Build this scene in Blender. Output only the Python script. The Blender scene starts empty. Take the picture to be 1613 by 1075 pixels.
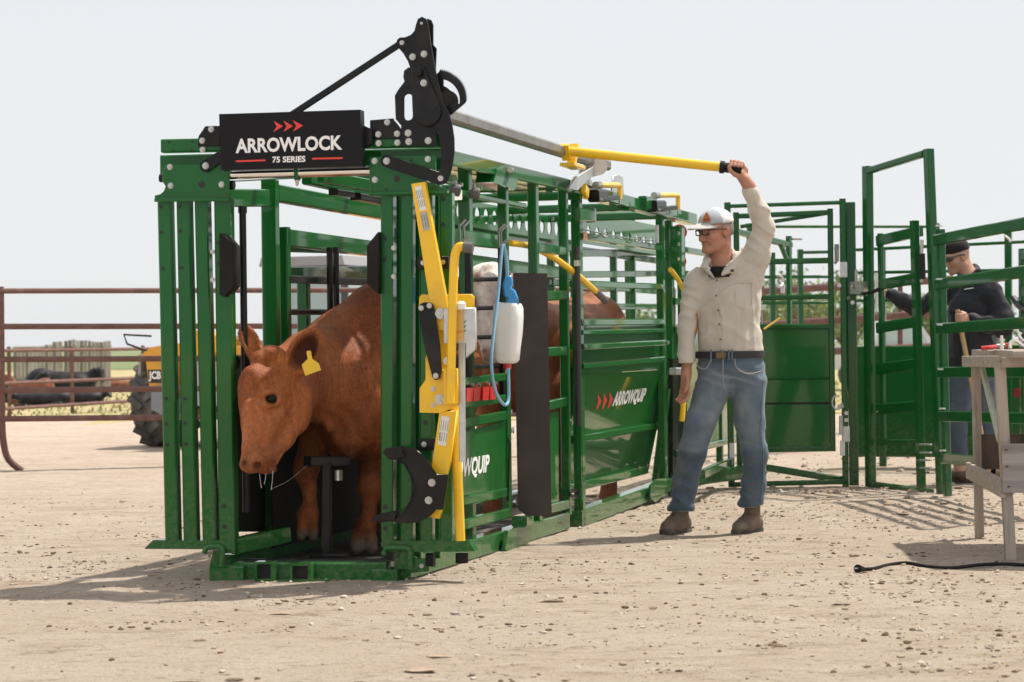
import bpy, bmesh, math, random
import numpy as np
from mathutils import Vector, Matrix
random.seed(7); RNG = np.random.default_rng(7)
SC = bpy.context.scene
COL = SC.collection
# ------------------------------------------------------------------ camera
FPX, IMW, IMH = 3500.0, 1613.0, 1075.0      # focal length in photo pixels, photo size
HOR, ROLL, CAMH = 542.0, 0.012, 1.07        # horizon row, roll, camera height
cam_d = bpy.data.cameras.new('camera'); cam = bpy.data.objects.new('camera', cam_d); COL.objects.link(cam)
cam.location = (0, 0, CAMH)
cam.rotation_euler = (Matrix.Rotation(math.pi/2, 3, 'X') @ Matrix.Rotation(-ROLL, 3, 'Z')).to_euler()
cam_d.sensor_fit = 'HORIZONTAL'; cam_d.sensor_width = 36.0; cam_d.lens = 36.0*FPX/IMW
cam_d.shift_y = (HOR-IMH/2)/IMW
cam_d.clip_start = 0.1; cam_d.clip_end = 3000
cam_d.dof.use_dof = True; cam_d.dof.focus_distance = 11.2; cam_d.dof.aperture_fstop = 5.6
SC.camera = cam
# ------------------------------------------------------------------ sky, sun, exposure
SUND = Vector((0.45, 0.28, 1.0)).normalized()
SUN_EL = math.asin(SUND.z); SUN_AZ = math.atan2(SUND.x, SUND.y)
wd = bpy.data.worlds.new('World'); SC.world = wd; wd.use_nodes = True
nt = wd.node_tree; nt.nodes.clear()
w_out = nt.nodes.new('ShaderNodeOutputWorld'); w_bg = nt.nodes.new('ShaderNodeBackground')
w_sky = nt.nodes.new('ShaderNodeTexSky'); w_sky.sky_type = 'NISHITA'; w_sky.sun_disc = False
w_sky.sun_elevation = SUN_EL; w_sky.sun_rotation = SUN_AZ
w_sky.altitude = 300; w_sky.air_density = 1.0; w_sky.dust_density = 1.5; w_sky.ozone_density = 1.5
w_mix = nt.nodes.new('ShaderNodeMix'); w_mix.data_type = 'RGBA'            # smoke haze: the clear sky veiled by an even pale grey
w_mix.inputs['Factor'].default_value = 0.90; w_mix.inputs['B'].default_value = (6.75, 6.86, 6.98, 1)
w_bg.inputs['Strength'].default_value = 0.1
nt.links.new(w_sky.outputs[0], w_mix.inputs['A']); nt.links.new(w_mix.outputs['Result'], w_bg.inputs['Color'])
nt.links.new(w_bg.outputs[0], w_out.inputs['Surface'])
sun_d = bpy.data.lights.new('sun', 'SUN'); sun = bpy.data.objects.new('sun', sun_d); COL.objects.link(sun)
sun_d.energy = 4.4; sun_d.angle = math.radians(1.2); sun_d.color = (1.0, 0.93, 0.83)
sun.rotation_euler = SUND.to_track_quat('Z', 'Y').to_euler(); sun.location = (6, 4, 12)
SC.view_settings.view_transform = 'Standard'; SC.view_settings.look = 'None'
SC.view_settings.exposure = 0.36; SC.view_settings.gamma = 1.0
SC.view_settings.use_curve_mapping = False
# ------------------------------------------------------------------ measuring the place: rays through photo points met with real planes
CAMP = np.array([0, 0, CAMH])
def ray(x, y):
    u = (x-IMW/2)/FPX; v = -(y-HOR)/FPX
    c, s = math.cos(ROLL), math.sin(ROLL)
    return np.array([u*c+v*s, 1.0, v*c-u*s])
def at(x, y, Y):
    return CAMP+ray(x, y)*Y
def gp(x, y, z=0.0):
    d = ray(x, y); return CAMP+d*((z-CAMH)/d[2])
def on_plane(x, y, p, n):
    d = ray(x, y); return CAMP+d*(np.dot(p-CAMP, n)/np.dot(d, n))
def proj(p):
    q = np.asarray(p)-CAMP; u0, v0 = q[0]/q[1], q[2]/q[1]
    c, s = math.cos(ROLL), math.sin(ROLL)
    return (u0*c-v0*s)*FPX+IMW/2, HOR-(u0*s+v0*c)*FPX
TH = math.atan(1058/FPX); PH = math.radians(10.7)
AX = np.array([math.sin(TH), math.cos(TH), 0]); BL = np.array([-math.cos(TH), math.sin(TH), 0]); ZZ = np.array([0, 0, 1.0])
FL = np.array([-math.cos(PH), math.sin(PH), 0]); FN = np.array([-math.sin(PH), -math.cos(PH), 0])
ORG = gp(645, 916)
def S(x, y, b=0.0):            # point of the chute's side plane, b metres towards its left wall
    return on_plane(x, y, ORG+BL*b, BL)
def F(x, y, d=0.0):            # point of the head gate's plane, d metres out towards the viewer
    return on_plane(x, y, ORG+FN*d, FN)
def L(a, b, z):                # chute coordinates: along, across, up
    return ORG+AX*a+BL*b+ZZ*z
# ------------------------------------------------------------------ mesh building
def nrm(v):
    v = np.asarray(v, float); return v/(np.linalg.norm(v)+1e-12)
class MB:
    def __init__(s): s.v = []; s.f = []
    def add(s, vs, fs):
        o = len(s.v); s.v += [tuple(map(float, p)) for p in vs]; s.f += [tuple(i+o for i in f) for f in fs]; return s
    def bar(s, p0, p1, w, h, side=None, ch=None):
        """rectangular tube from p0 to p1: w along `side`, h along the third axis; chamfered edges"""
        p0 = np.asarray(p0, float); p1 = np.asarray(p1, float); d = nrm(p1-p0)
        if side is None: side = np.cross(d, ZZ) if abs(d[2]) < .9 else AX
        side = np.asarray(side, float); side = nrm(side-d*np.dot(side, d)); up = np.cross(side, d)
        c = min(w, h)*.16 if ch is None else ch
        a, b = w/2, h/2
        pr = [(-a+c, -b), (a-c, -b), (a, -b+c), (a, b-c), (a-c, b), (-a+c, b), (-a, b-c), (-a, -b+c)]
        vs = [p0+side*x+up*y for x, y in pr]+[p1+side*x+up*y for x, y in pr]
        fs = [(i, (i+1) % 8, 8+(i+1) % 8, 8+i) for i in range(8)]+[tuple(range(7, -1, -1)), tuple(range(8, 16))]
        return s.add(vs, fs)
    def cyl(s, p0, p1, r0, r1=None, n=14):
        r1 = r0 if r1 is None else r1
        p0 = np.asarray(p0, float); p1 = np.asarray(p1, float); d = nrm(p1-p0)
        a = nrm(np.cross(d, ZZ if abs(d[2]) < .9 else AX)); b = np.cross(d, a)
        an = [2*math.pi*i/n for i in range(n)]
        vs = [p0+(a*math.cos(t)+b*math.sin(t))*r0 for t in an]+[p1+(a*math.cos(t)+b*math.sin(t))*r1 for t in an]
        fs = [(i, (i+1) % n, n+(i+1) % n, n+i) for i in range(n)]+[tuple(range(n-1, -1, -1)), tuple(range(n, 2*n))]
        return s.add(vs, fs)
    def tube(s, pts, r, n=10, sub=0):
        P = [np.asarray(p, float) for p in pts]
        if sub:
            Q = []
            for i in range(len(P)-1):
                a, b = P[max(i-1, 0)], P[min(i+2, len(P)-1)]; p, q = P[i], P[i+1]
                for k in range(sub):
                    t = k/sub
                    Q.append(.5*((2*p)+(-a+q)*t+(2*a-5*p+4*q-b)*t*t+(-a+3*p-3*q+b)*t**3))
            P = Q+[P[-1]]
        m = len(P); R = r if hasattr(r, '__len__') else [r]*m
        if len(R) != m: R = list(np.interp(np.linspace(0, 1, m), np.linspace(0, 1, len(R)), R))
        d0 = nrm(P[1]-P[0]); a = nrm(np.cross(d0, ZZ if abs(d0[2]) < .9 else AX)); vs = []; fs = []
        for i in range(m):
            d = nrm(P[min(i+1, m-1)]-P[max(i-1, 0)]); a = nrm(a-d*np.dot(a, d)); b = np.cross(d, a)
            vs += [P[i]+(a*math.cos(2*math.pi*k/n)+b*math.sin(2*math.pi*k/n))*R[i] for k in range(n)]
        for i in range(m-1):
            fs += [(i*n+k, i*n+(k+1) % n, (i+1)*n+(k+1) % n, (i+1)*n+k) for k in range(n)]
        fs += [tuple(range(n-1, -1, -1)), tuple(range((m-1)*n, m*n))]
        return s.add(vs, fs)
    def lathe(s, c, prof, axis=ZZ, n=20, sq=0.0, side=None, ky=1.0):
        axis = nrm(axis); a = nrm(np.cross(axis, AX if abs(np.dot(axis, AX)) < .9 else ZZ)) if side is None else nrm(side); b = np.cross(axis, a)
        vs = []; fs = []; m = len(prof)
        for r, z in prof:
            for k in range(n):
                t = 2*math.pi*k/n; ct, st = math.cos(t), math.sin(t)
                q = 1.0/(abs(ct)**(2+6*sq)+abs(st)**(2+6*sq))**(1/(2+6*sq))
                vs.append(np.asarray(c)+axis*z+(a*ct+b*st*ky)*r*q)
        for i in range(m-1):
            fs += [(i*n+k, i*n+(k+1) % n, (i+1)*n+(k+1) % n, (i+1)*n+k) for k in range(n)]
        fs += [tuple(range(n-1, -1, -1)), tuple(range((m-1)*n, m*n))]
        return s.add(vs, fs)
    def prism(s, pts, ext):
        """planar polygon (convex or mildly concave, no holes) swept along ext"""
        P = [np.asarray(p, float) for p in pts]; n = len(P); e = np.asarray(ext, float)
        nn = sum(np.cross(P[i]-P[0], P[i+1]-P[0]) for i in range(1, n-1))
        if np.dot(nn, e) > 0: P = P[::-1]
        return s.add(P+[p+e for p in P], [tuple(range(n)), tuple(range(2*n-1, n-1, -1))]+[(i, n+i, n+(i+1) % n, (i+1) % n) for i in range(n)])
def link(o, parent=None, off=None):
    COL.objects.link(o)
    if parent is not None: o.parent = parent
    return o
def mesh_from(name, v, f, mat, smooth=False):
    me = bpy.data.meshes.new(name); me.from_pydata([tuple(p) for p in v], [], [tuple(q) for q in f])
    if mat is not None: me.materials.append(mat)
    if smooth is True: me.polygons.foreach_set('use_smooth', [True]*len(me.polygons))
    me.update(); return me
def smooth_by_angle(me, deg=35):
    me.polygons.foreach_set('use_smooth', [True]*len(me.polygons))
    try: me.set_sharp_from_angle(angle=math.radians(deg))
    except Exception: pass
def root_loc(parent):
    q = np.zeros(3)
    while parent is not None:
        q = q+np.array(parent.location); parent = parent.parent
    return q
def obj(name, mb, mat, parent=None, smooth=False, label=None):
    """ONE mesh object from world coordinates; its origin is the parent's origin (or its own base when top-level)"""
    v = np.array(mb.v, float)
    if parent is None:
        base = np.array([(v[:, 0].min()+v[:, 0].max())/2, (v[:, 1].min()+v[:, 1].max())/2, v[:, 2].min()])
    else: base = root_loc(parent)
    me = mesh_from(name, v-base, mb.f, mat)
    bm = bmesh.new(); bm.from_mesh(me); bmesh.ops.recalc_face_normals(bm, faces=bm.faces); bm.to_mesh(me); bm.free()
    if smooth: smooth_by_angle(me, smooth if not isinstance(smooth, bool) else 35)
    o = bpy.data.objects.new(name, me)
    if parent is None: o.location = base
    link(o, parent)
    if label: o['label'] = label
    return o
def tag(o, label=None, cat=None, group=None, kind=None):
    if label: o['label'] = label
    if cat: o['category'] = cat
    if group: o['group'] = group
    if kind: o['kind'] = kind
    return o
def thing(name, label, cat, loc=(0, 0, 0), rz=0.0, group=None):
    o = bpy.data.objects.new(name, None); COL.objects.link(o); o.location = tuple(map(float, loc)); o.rotation_euler = (0, 0, rz)
    o.empty_display_size = .2
    return tag(o, label, cat, group)
def copy_tree(o, parent=None):
    c = o.copy(); COL.objects.link(c)
    if parent is not None: c.parent = parent
    for ch in list(o.children): copy_tree(ch, c)
    return c
def plate(name, outs, frame, thick, mat, parent=None, bevel=0.002, smooth=False, label=None):
    """a cut steel plate: 2D outlines (the first outer, the rest holes) given as world points lying in a plane; thickness along frame normal"""
    n = nrm(frame)
    c0 = np.asarray(outs[0][0], float); u = nrm(np.asarray(outs[0][1], float)-c0); u = nrm(u-n*np.dot(u, n)); w = np.cross(n, u)
    cu = bpy.data.curves.new(name, 'CURVE'); cu.dimensions = '2D'; cu.fill_mode = 'BOTH'; cu.extrude = thick/2-bevel; cu.bevel_depth = bevel; cu.bevel_resolution = 0
    for o_ in outs:
        sp = cu.splines.new('POLY'); sp.points.add(len(o_)-1); sp.use_cyclic_u = True
        for i, p in enumerate(o_):
            q = np.asarray(p, float)-c0; sp.points[i].co = (np.dot(q, u), np.dot(q, w), 0, 1)
    tmp = bpy.data.objects.new('tmp', cu); me = bpy.data.meshes.new_from_object(tmp); bpy.data.objects.remove(tmp); bpy.data.curves.remove(cu)
    M = Matrix((tuple(u)+(0,), tuple(w)+(0,), tuple(n)+(0,), (0, 0, 0, 1))).transposed()
    M.translation = Vector(c0-(root_loc(parent) if parent is not None else 0))
    me.transform(M); me.name = name; me.materials.clear(); me.materials.append(mat)
    o = bpy.data.objects.new(name, me); link(o, parent)
    if label: o['label'] = label
    return o
def circ(c, r, frame, n=16):
    nn = nrm(frame); a = nrm(np.cross(nn, ZZ)); b = np.cross(nn, a)
    return [np.asarray(c)+a*r*math.cos(2*math.pi*k/n)+b*r*math.sin(2*math.pi*k/n) for k in range(n)]
def hull_outline(pts, n=12):
    """rounded outline round a chain of (point, radius) discs in a plane given by 2D coords: convex hull of the discs"""
    P = []
    for (x, y), r in pts:
        P += [(x+r*math.cos(2*math.pi*k/n), y+r*math.sin(2*math.pi*k/n)) for k in range(n)]
    P = sorted(set((round(a, 5), round(b, 5)) for a, b in P))
    def half(Q):
        h = []
        for p in Q:
            while len(h) > 1 and (h[-1][0]-h[-2][0])*(p[1]-h[-2][1])-(h[-1][1]-h[-2][1])*(p[0]-h[-2][0]) <= 0: h.pop()
            h.append(p)
        return h
    lo = half(P); up = half(P[::-1]); return lo[:-1]+up[:-1]
def text(name, s, origin, right, up, height, mat, parent, width=None, bold=0.0, thick=.001, shear=0.0, align='LEFT'):
    """flat print: real letter shapes a hair proud of the surface"""
    cu = bpy.data.curves.new(name, 'FONT'); cu.body = s; cu.offset = bold; cu.extrude = .01; cu.resolution_u = 3; cu.align_x = align
    tmp = bpy.data.objects.new('tmp', cu); me = bpy.data.meshes.new_from_object(tmp); bpy.data.objects.remove(tmp); bpy.data.curves.remove(cu)
    n = len(me.vertices); co = np.zeros(n*3); me.vertices.foreach_get('co', co); co = co.reshape(-1, 3)
    co[:, 0] += shear*2.2*co[:, 1]
    mn, mx = co.min(0), co.max(0); k = height/(mx[1]-mn[1]); kx = k if width is None else width/(mx[0]-mn[0])
    right = nrm(right); up = nrm(up); nn = np.cross(right, up)
    cx = mn[0] if align == 'LEFT' else (mn[0]+mx[0])/2
    q = np.asarray(origin)+np.outer((co[:, 0]-cx)*kx, right)+np.outer((co[:, 1]-mn[1])*k, up)+np.outer((co[:, 2]+.01)/.02*thick, nn)
    q -= root_loc(parent)
    me.vertices.foreach_set('co', q.ravel()); me.update(); me.name = name; me.materials.clear(); me.materials.append(mat)
    o = bpy.data.objects.new(name, me); link(o, parent); return o
# ------------------------------------------------------------------ noise for real relief
_LAT = np.random.default_rng(3).random((64, 64, 64)).astype(np.float32)
def vnoise(p):
    p = np.asarray(p, np.float32); i = np.floor(p).astype(int); f = p-i; f = f*f*(3-2*f)
    r = 0
    for dx in (0, 1):
        for dy in (0, 1):
            for dz in (0, 1):
                w = (f[..., 0] if dx else 1-f[..., 0])*(f[..., 1] if dy else 1-f[..., 1])*(f[..., 2] if dz else 1-f[..., 2])
                r = r+w*_LAT[(i[..., 0]+dx) % 64, (i[..., 1]+dy) % 64, (i[..., 2]+dz) % 64]
    return r*2-1
def fbm(p, o=4):
    r = 0; a = 1.0; p = np.asarray(p, np.float32)
    for k in range(o): r = r+a*vnoise(p+17.3*k); a *= .5; p = p*2.03
    return r
# ------------------------------------------------------------------ smooth-blended solids (bodies, clothes, boots) meshed by surface nets
class Solid:
    def __init__(s, lo, hi, h, fine=(None, None, None), hf=None):
        s.h = h; s.ax = []
        for i in range(3):
            if fine[i] is None: s.ax.append(np.arange(lo[i], hi[i]+h, h))
            else:
                a, b = fine[i]; x = a; pre = []; st = hf
                while x > lo[i]: st = min(st*1.12, h); x -= st; pre.append(x)
                mid = list(np.arange(a, b, hf)); x = mid[-1]; post = []; st = hf
                while x < hi[i]: st = min(st*1.12, h); x += st; post.append(x)
                s.ax.append(np.array(pre[::-1]+mid+post))
        s.ax = [q.astype(np.float32) for q in s.ax]; s.n = np.array([len(q) for q in s.ax])
        s.F = np.full(tuple(s.n), 1.0, np.float32)
    def _blk(s, mn, mx, m):
        a = np.array([np.clip(np.searchsorted(s.ax[i], mn[i]-m)-1, 0, s.n[i]) for i in range(3)]); b = np.array([np.clip(np.searchsorted(s.ax[i], mx[i]+m)+1, 0, s.n[i]) for i in range(3)])
        if np.any(b <= a): return None
        sl = tuple(slice(a[i], b[i]) for i in range(3))
        X, Y, Z = s.ax[0][sl[0]][:, None, None], s.ax[1][sl[1]][None, :, None], s.ax[2][sl[2]][None, None, :]
        return sl, X, Y, Z
    def _join(s, sl, d, k, cut):
        A = s.F[sl]
        if cut: A, d = -A, d
        if k <= 0: r = np.minimum(A, d)
        else:
            h = np.clip(.5+.5*(A-d)/k, 0, 1); r = A*(1-h)+d*h-k*h*(1-h)
        s.F[sl] = -r if cut else r
    def cone(s, p0, p1, r0, r1=None, k=.03, cut=False):
        r1 = r0 if r1 is None else r1; p0 = np.asarray(p0, float); p1 = np.asarray(p1, float); rm = max(r0, r1)
        B = s._blk(np.minimum(p0, p1)-rm, np.maximum(p0, p1)+rm, k+.03+s.h*2)
        if B is None: return s
        sl, X, Y, Z = B; d = p1-p0; L2 = float(d@d)+1e-9
        t = np.clip(((X-p0[0])*d[0]+(Y-p0[1])*d[1]+(Z-p0[2])*d[2])/L2, 0, 1)
        D = np.sqrt((X-p0[0]-t*d[0])**2+(Y-p0[1]-t*d[1])**2+(Z-p0[2]-t*d[2])**2)-(r0+(r1-r0)*t)
        s._join(sl, D.astype(np.float32), k, cut); return s
    def chain(s, pts, k=.03):
        for (p, r), (q, r2) in zip(pts[:-1], pts[1:]): s.cone(p, q, r, r2, k)
        return s
    def ell(s, c, rad, axes=None, k=.03, cut=False):
        c = np.asarray(c, float); rad = np.asarray(rad, float); R = np.eye(3) if axes is None else np.array([nrm(a) for a in axes]); rm = rad.max()
        B = s._blk(c-rm, c+rm, k+.03+s.h*2)
        if B is None: return s
        sl, X, Y, Z = B; X = X-c[0]; Y = Y-c[1]; Z = Z-c[2]
        q = [(R[i][0]*X+R[i][1]*Y+R[i][2]*Z) for i in range(3)]
        k0 = np.sqrt(sum((q[i]/rad[i])**2 for i in range(3))); k1 = np.sqrt(sum((q[i]/rad[i]**2)**2 for i in range(3)))+1e-6
        s._join(sl, (k0*(k0-1)/k1).astype(np.float32), k, cut); return s
    def box(s, c, half, axes=None, r=.01, k=.01, cut=False):
        c = np.asarray(c, float); half = np.asarray(half, float)-r; R = np.eye(3) if axes is None else np.array([nrm(a) for a in axes]); rm = np.linalg.norm(half)+r
        B = s._blk(c-rm, c+rm, k+.03)
        if B is None: return s
        sl, X, Y, Z = B; X = X-c[0]; Y = Y-c[1]; Z = Z-c[2]
        q = [np.abs(R[i][0]*X+R[i][1]*Y+R[i][2]*Z)-half[i] for i in range(3)]
        D = np.sqrt(sum(np.maximum(a, 0)**2 for a in q))+np.minimum(np.maximum(np.maximum(q[0], q[1]), q[2]), 0)-r
        s._join(sl, D.astype(np.float32), k, cut); return s
    def halfspace(s, p, n, k=.0):
        """keep only the side n points away from"""
        n = nrm(n); X, Y, Z = s.ax[0][:, None, None], s.ax[1][None, :, None], s.ax[2][None, None, :]
        D = (X-p[0])*n[0]+(Y-p[1])*n[1]+(Z-p[2])*n[2]; s.F = np.maximum(s.F, D.astype(np.float32)); return s
    def hit(s, x, y, t0, t1, n=500):
        """where the ray through a photo point first meets the solid"""
        d = ray(x, y); T = np.linspace(t0, t1, n); P = CAMP+T[:, None]*d
        I = [np.clip(np.searchsorted(s.ax[i], P[:, i]), 0, s.n[i]-1) for i in range(3)]; k = np.argmax(s.F[I[0], I[1], I[2]] < 0); return P[k]
    def mesh(s):
        F = s.F; neg = F < 0; n = F.shape
        C = np.zeros((n[0]-1, n[1]-1, n[2]-1), np.int8)
        for a in (0, 1):
            for b in (0, 1):
                for c in (0, 1): C += neg[a:n[0]-1+a, b:n[1]-1+b, c:n[2]-1+c]
        act = (C > 0) & (C < 8); idx = np.argwhere(act); num = np.full(act.shape, -1, np.int64); num[act] = np.arange(len(idx))
        acc = np.zeros((len(idx), 3)); cnt = np.zeros(len(idx))
        cor = [np.array(c) for c in ((0,0,0),(1,0,0),(0,1,0),(1,1,0),(0,0,1),(1,0,1),(0,1,1),(1,1,1))]
        val = [F[idx[:,0]+c[0], idx[:,1]+c[1], idx[:,2]+c[2]].astype(float) for c in cor]
        for i, j in ((0,1),(2,3),(4,5),(6,7),(0,2),(1,3),(4,6),(5,7),(0,4),(1,5),(2,6),(3,7)):
            m = (val[i] < 0) != (val[j] < 0); t = np.where(m, val[i]/(val[i]-val[j]+1e-12), 0)
            acc += np.where(m[:, None], cor[i]+(cor[j]-cor[i])*t[:, None], 0); cnt += m
        T = idx+acc/np.maximum(cnt, 1)[:, None]; V = np.stack([np.interp(T[:, i], np.arange(s.n[i]), s.ax[i]) for i in range(3)], 1)
        Q = []
        for ax in range(3):
            e = [slice(None)]*3; f = [slice(None)]*3; e[ax] = slice(0, -1); f[ax] = slice(1, None)
            cr = neg[tuple(e)] != neg[tuple(f)]; I = np.argwhere(cr); u, v = (ax+1) % 3, (ax+2) % 3
            I = I[(I[:, u] > 0) & (I[:, v] > 0) & (I[:, u] < n[u]-1) & (I[:, v] < n[v]-1)]
            ins = neg[I[:,0], I[:,1], I[:,2]]
            def g(du, dv):
                J = I.copy(); J[:, u] -= du; J[:, v] -= dv; return num[J[:,0], J[:,1], J[:,2]]
            q = np.stack([g(1, 1), g(0, 1), g(0, 0), g(1, 0)], 1); q[~ins] = q[~ins][:, ::-1]; Q.append(q)
        return V, np.concatenate(Q)
def relax(V, Q, it=2, w=.5):
    for _ in range(it):
        acc = np.zeros_like(V); cnt = np.zeros(len(V))
        for a, b in ((0,1),(1,2),(2,3),(3,0)):
            np.add.at(acc, Q[:, a], V[Q[:, b]]); np.add.at(acc, Q[:, b], V[Q[:, a]]); np.add.at(cnt, Q[:, a], 1); np.add.at(cnt, Q[:, b], 1)
        V = V*(1-w)+w*acc/np.maximum(cnt, 1)[:, None]
    return V
def vnormals(V, Q):
    n = np.cross(V[Q[:,2]]-V[Q[:,0]], V[Q[:,3]]-V[Q[:,1]]); N = np.zeros_like(V)
    for k in range(4): np.add.at(N, Q[:, k], n)
    return N/(np.linalg.norm(N, axis=1)[:, None]+1e-12)
def solid_obj(name, V, Q, mat, parent=None, cols=None, label=None):
    base = root_loc(parent) if parent is not None else np.array([V[:,0].mean(), V[:,1].mean(), V[:,2].min()])
    me = bpy.data.meshes.new(name); n, m = len(V), len(Q)
    me.vertices.add(n); me.vertices.foreach_set('co', (V-base).astype(np.float32).ravel())
    me.loops.add(m*4); me.loops.foreach_set('vertex_index', Q.astype(np.int32).ravel())
    me.polygons.add(m); me.polygons.foreach_set('loop_start', np.arange(0, 4*m, 4, dtype=np.int32))
    me.update(calc_edges=True); me.validate()
    me.polygons.foreach_set('use_smooth', np.ones(len(me.polygons), bool)); me.materials.append(mat)
    for an, cv in (cols or {}).items():
        at_ = me.color_attributes.new(an, 'FLOAT_COLOR', 'POINT'); c4 = np.ones((n, 4), np.float32); c4[:, :cv.shape[1]] = cv; at_.data.foreach_set('color', c4.ravel())
    o = bpy.data.objects.new(name, me)
    if parent is None: o.location = tuple(base)
    link(o, parent)
    if label: o['label'] = label
    return o
# ------------------------------------------------------------------ materials
def pbr(name, col, rough=.5, metal=0.0, coat=0.0, spec=.5, var=0.0, vscale=8.0, bump=0.0, bscale=60.0, bdist=.002, cior=1.5, dirt=None, dscale=3.0, damt=.4, sheen=0.0, rvar=0.0, attr=None, stretch=None, dust=0.0):
    m = bpy.data.materials.new(name); m.use_nodes = True; t = m.node_tree; N = t.nodes; K = t.links; b = N['Principled BSDF']
    b.inputs['Base Color'].default_value = (*col, 1); b.inputs['Roughness'].default_value = rough; b.inputs['Metallic'].default_value = metal
    b.inputs['Coat Weight'].default_value = coat; b.inputs['Coat Roughness'].default_value = .05; b.inputs['Coat IOR'].default_value = cior; b.inputs['Specular IOR Level'].default_value = spec
    if sheen: b.inputs['Sheen Weight'].default_value = sheen; b.inputs['Sheen Roughness'].default_value = .4
    tc = N.new('ShaderNodeTexCoord'); src = None; vec = tc.outputs['Object']
    if stretch:
        mp_ = N.new('ShaderNodeMapping'); mp_.inputs['Scale'].default_value = stretch; K.new(vec, mp_.inputs[0]); vec = mp_.outputs[0]
    def noise(sc, det=4):
        n = N.new('ShaderNodeTexNoise'); n.inputs['Scale'].default_value = sc; n.inputs['Detail'].default_value = det; K.new(vec, n.inputs['Vector']); return n
    if attr:
        a = N.new('ShaderNodeVertexColor'); a.layer_name = attr; src = a.outputs['Color']
    if var:
        n = noise(vscale); r = N.new('ShaderNodeMapRange'); r.inputs[1].default_value = .25; r.inputs[2].default_value = .75; r.inputs[3].default_value = 1-var; r.inputs[4].default_value = 1+var
        K.new(n.outputs['Fac'], r.inputs[0]); v = N.new('ShaderNodeVectorMath'); v.operation = 'SCALE'
        if src: K.new(src, v.inputs[0])
        else: v.inputs[0].default_value = col
        K.new(r.outputs[0], v.inputs['Scale']); src = v.outputs[0]
    if dirt:
        n = noise(dscale, 8); r = N.new('ShaderNodeMapRange'); r.inputs[1].default_value = .52; r.inputs[2].default_value = .72; r.inputs[3].default_value = 0; r.inputs[4].default_value = damt
        K.new(n.outputs['Fac'], r.inputs[0]); x = N.new('ShaderNodeMix'); x.data_type = 'RGBA'
        if src: K.new(src, x.inputs['A'])
        else: x.inputs['A'].default_value = (*col, 1)
        x.inputs['B'].default_value = (*dirt, 1); K.new(r.outputs[0], x.inputs['Factor']); src = x.outputs['Result']
        if coat: 
            q = N.new('ShaderNodeMath'); q.operation = 'MULTIPLY_ADD'; K.new(r.outputs[0], q.inputs[0]); q.inputs[1].default_value = -coat; q.inputs[2].default_value = coat; K.new(q.outputs[0], b.inputs['Coat Weight'])
    if dust:      # dry dirt splashed and settled on the lowest half metre
        sp = N.new('ShaderNodeSeparateXYZ'); K.new(tc.outputs['Object'], sp.inputs[0]); hr = N.new('ShaderNodeMapRange'); hr.inputs[1].default_value = .55; hr.inputs[2].default_value = .02; K.new(sp.outputs['Z'], hr.inputs[0])
        n = noise(38, 10); n.inputs['Roughness'].default_value = .75; nr = N.new('ShaderNodeMapRange'); nr.inputs[1].default_value = .42; nr.inputs[2].default_value = .66; K.new(n.outputs['Fac'], nr.inputs[0])
        q = N.new('ShaderNodeMath'); q.operation = 'MULTIPLY'; K.new(hr.outputs[0], q.inputs[0]); K.new(nr.outputs[0], q.inputs[1]); q2 = N.new('ShaderNodeMath'); q2.operation = 'MULTIPLY'; K.new(q.outputs[0], q2.inputs[0]); q2.inputs[1].default_value = dust
        x = N.new('ShaderNodeMix'); x.data_type = 'RGBA'; K.new(src, x.inputs['A']); x.inputs['B'].default_value = (.46, .37, .28, 1); K.new(q2.outputs[0], x.inputs['Factor']); src = x.outputs['Result']
    if src: K.new(src, b.inputs['Base Color'])
    if rvar:
        n = noise(5.0); r = N.new('ShaderNodeMapRange'); r.inputs[3].default_value = rough-rvar; r.inputs[4].default_value = rough+rvar; K.new(n.outputs['Fac'], r.inputs[0]); K.new(r.outputs[0], b.inputs['Roughness'])
    if bump:
        n = noise(bscale, 5); u = N.new('ShaderNodeBump'); u.inputs['Strength'].default_value = bump; u.inputs['Distance'].default_value = bdist; K.new(n.outputs['Fac'], u.inputs['Height']); K.new(u.outputs[0], b.inputs['Normal'])
    return m
GREEN = pbr('green_paint', (.0008, .108, .0130), .42, coat=1.0, cior=1.36, spec=.15, var=.06, vscale=2.5, dirt=(.12, .13, .07), dscale=6.0, damt=.05, bump=.04, bscale=14, bdist=.004, dust=.20)
GREEN2 = pbr('green_paint_dusty', (.0010, .088, .0140), .42, coat=.9, cior=1.36, spec=.15, var=.08, vscale=2.5, dirt=(.15, .15, .09), dscale=5.0, damt=.08, bump=.04, bscale=10, bdist=.004, dust=.24)
GREENP = pbr('green_sheet_paint', (.0008, .115, .0120), .35, coat=1.0, cior=1.42, spec=.15, var=.05, vscale=1.5, bump=.18, bscale=3.0, bdist=.01, dirt=(.15, .15, .09), dscale=4.0, damt=.06, dust=.16)
BLACK = pbr('black_paint', (.005, .005, .006), .34, coat=.15, spec=.22, var=.1, bump=.04, bscale=25, dirt=(.12, .10, .08), dscale=7, damt=.12)
RUBBER = pbr('black_rubber', (.012, .011, .011), .62, var=.15, vscale=5, dirt=(.10, .08, .06), dscale=3, damt=.10, bump=.1, bscale=60, spec=.2)
HDPE = pbr('black_plastic_board', (.055, .045, .042), .55, var=.12, vscale=4, dirt=(.15, .12, .10), dscale=5, damt=.22, spec=.3)
YELLOW = pbr('yellow_paint', (.90, .54, .008), .35, coat=.35, var=.05, vscale=4, dirt=(.30, .22, .10), dscale=9, damt=.14)
ZINC = pbr('zinc_plate', (.50, .50, .48), .28, metal=1.0, var=.12, vscale=25, rvar=.08)
CHROME = pbr('chrome', (.78, .77, .75), .10, metal=1.0)
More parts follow.
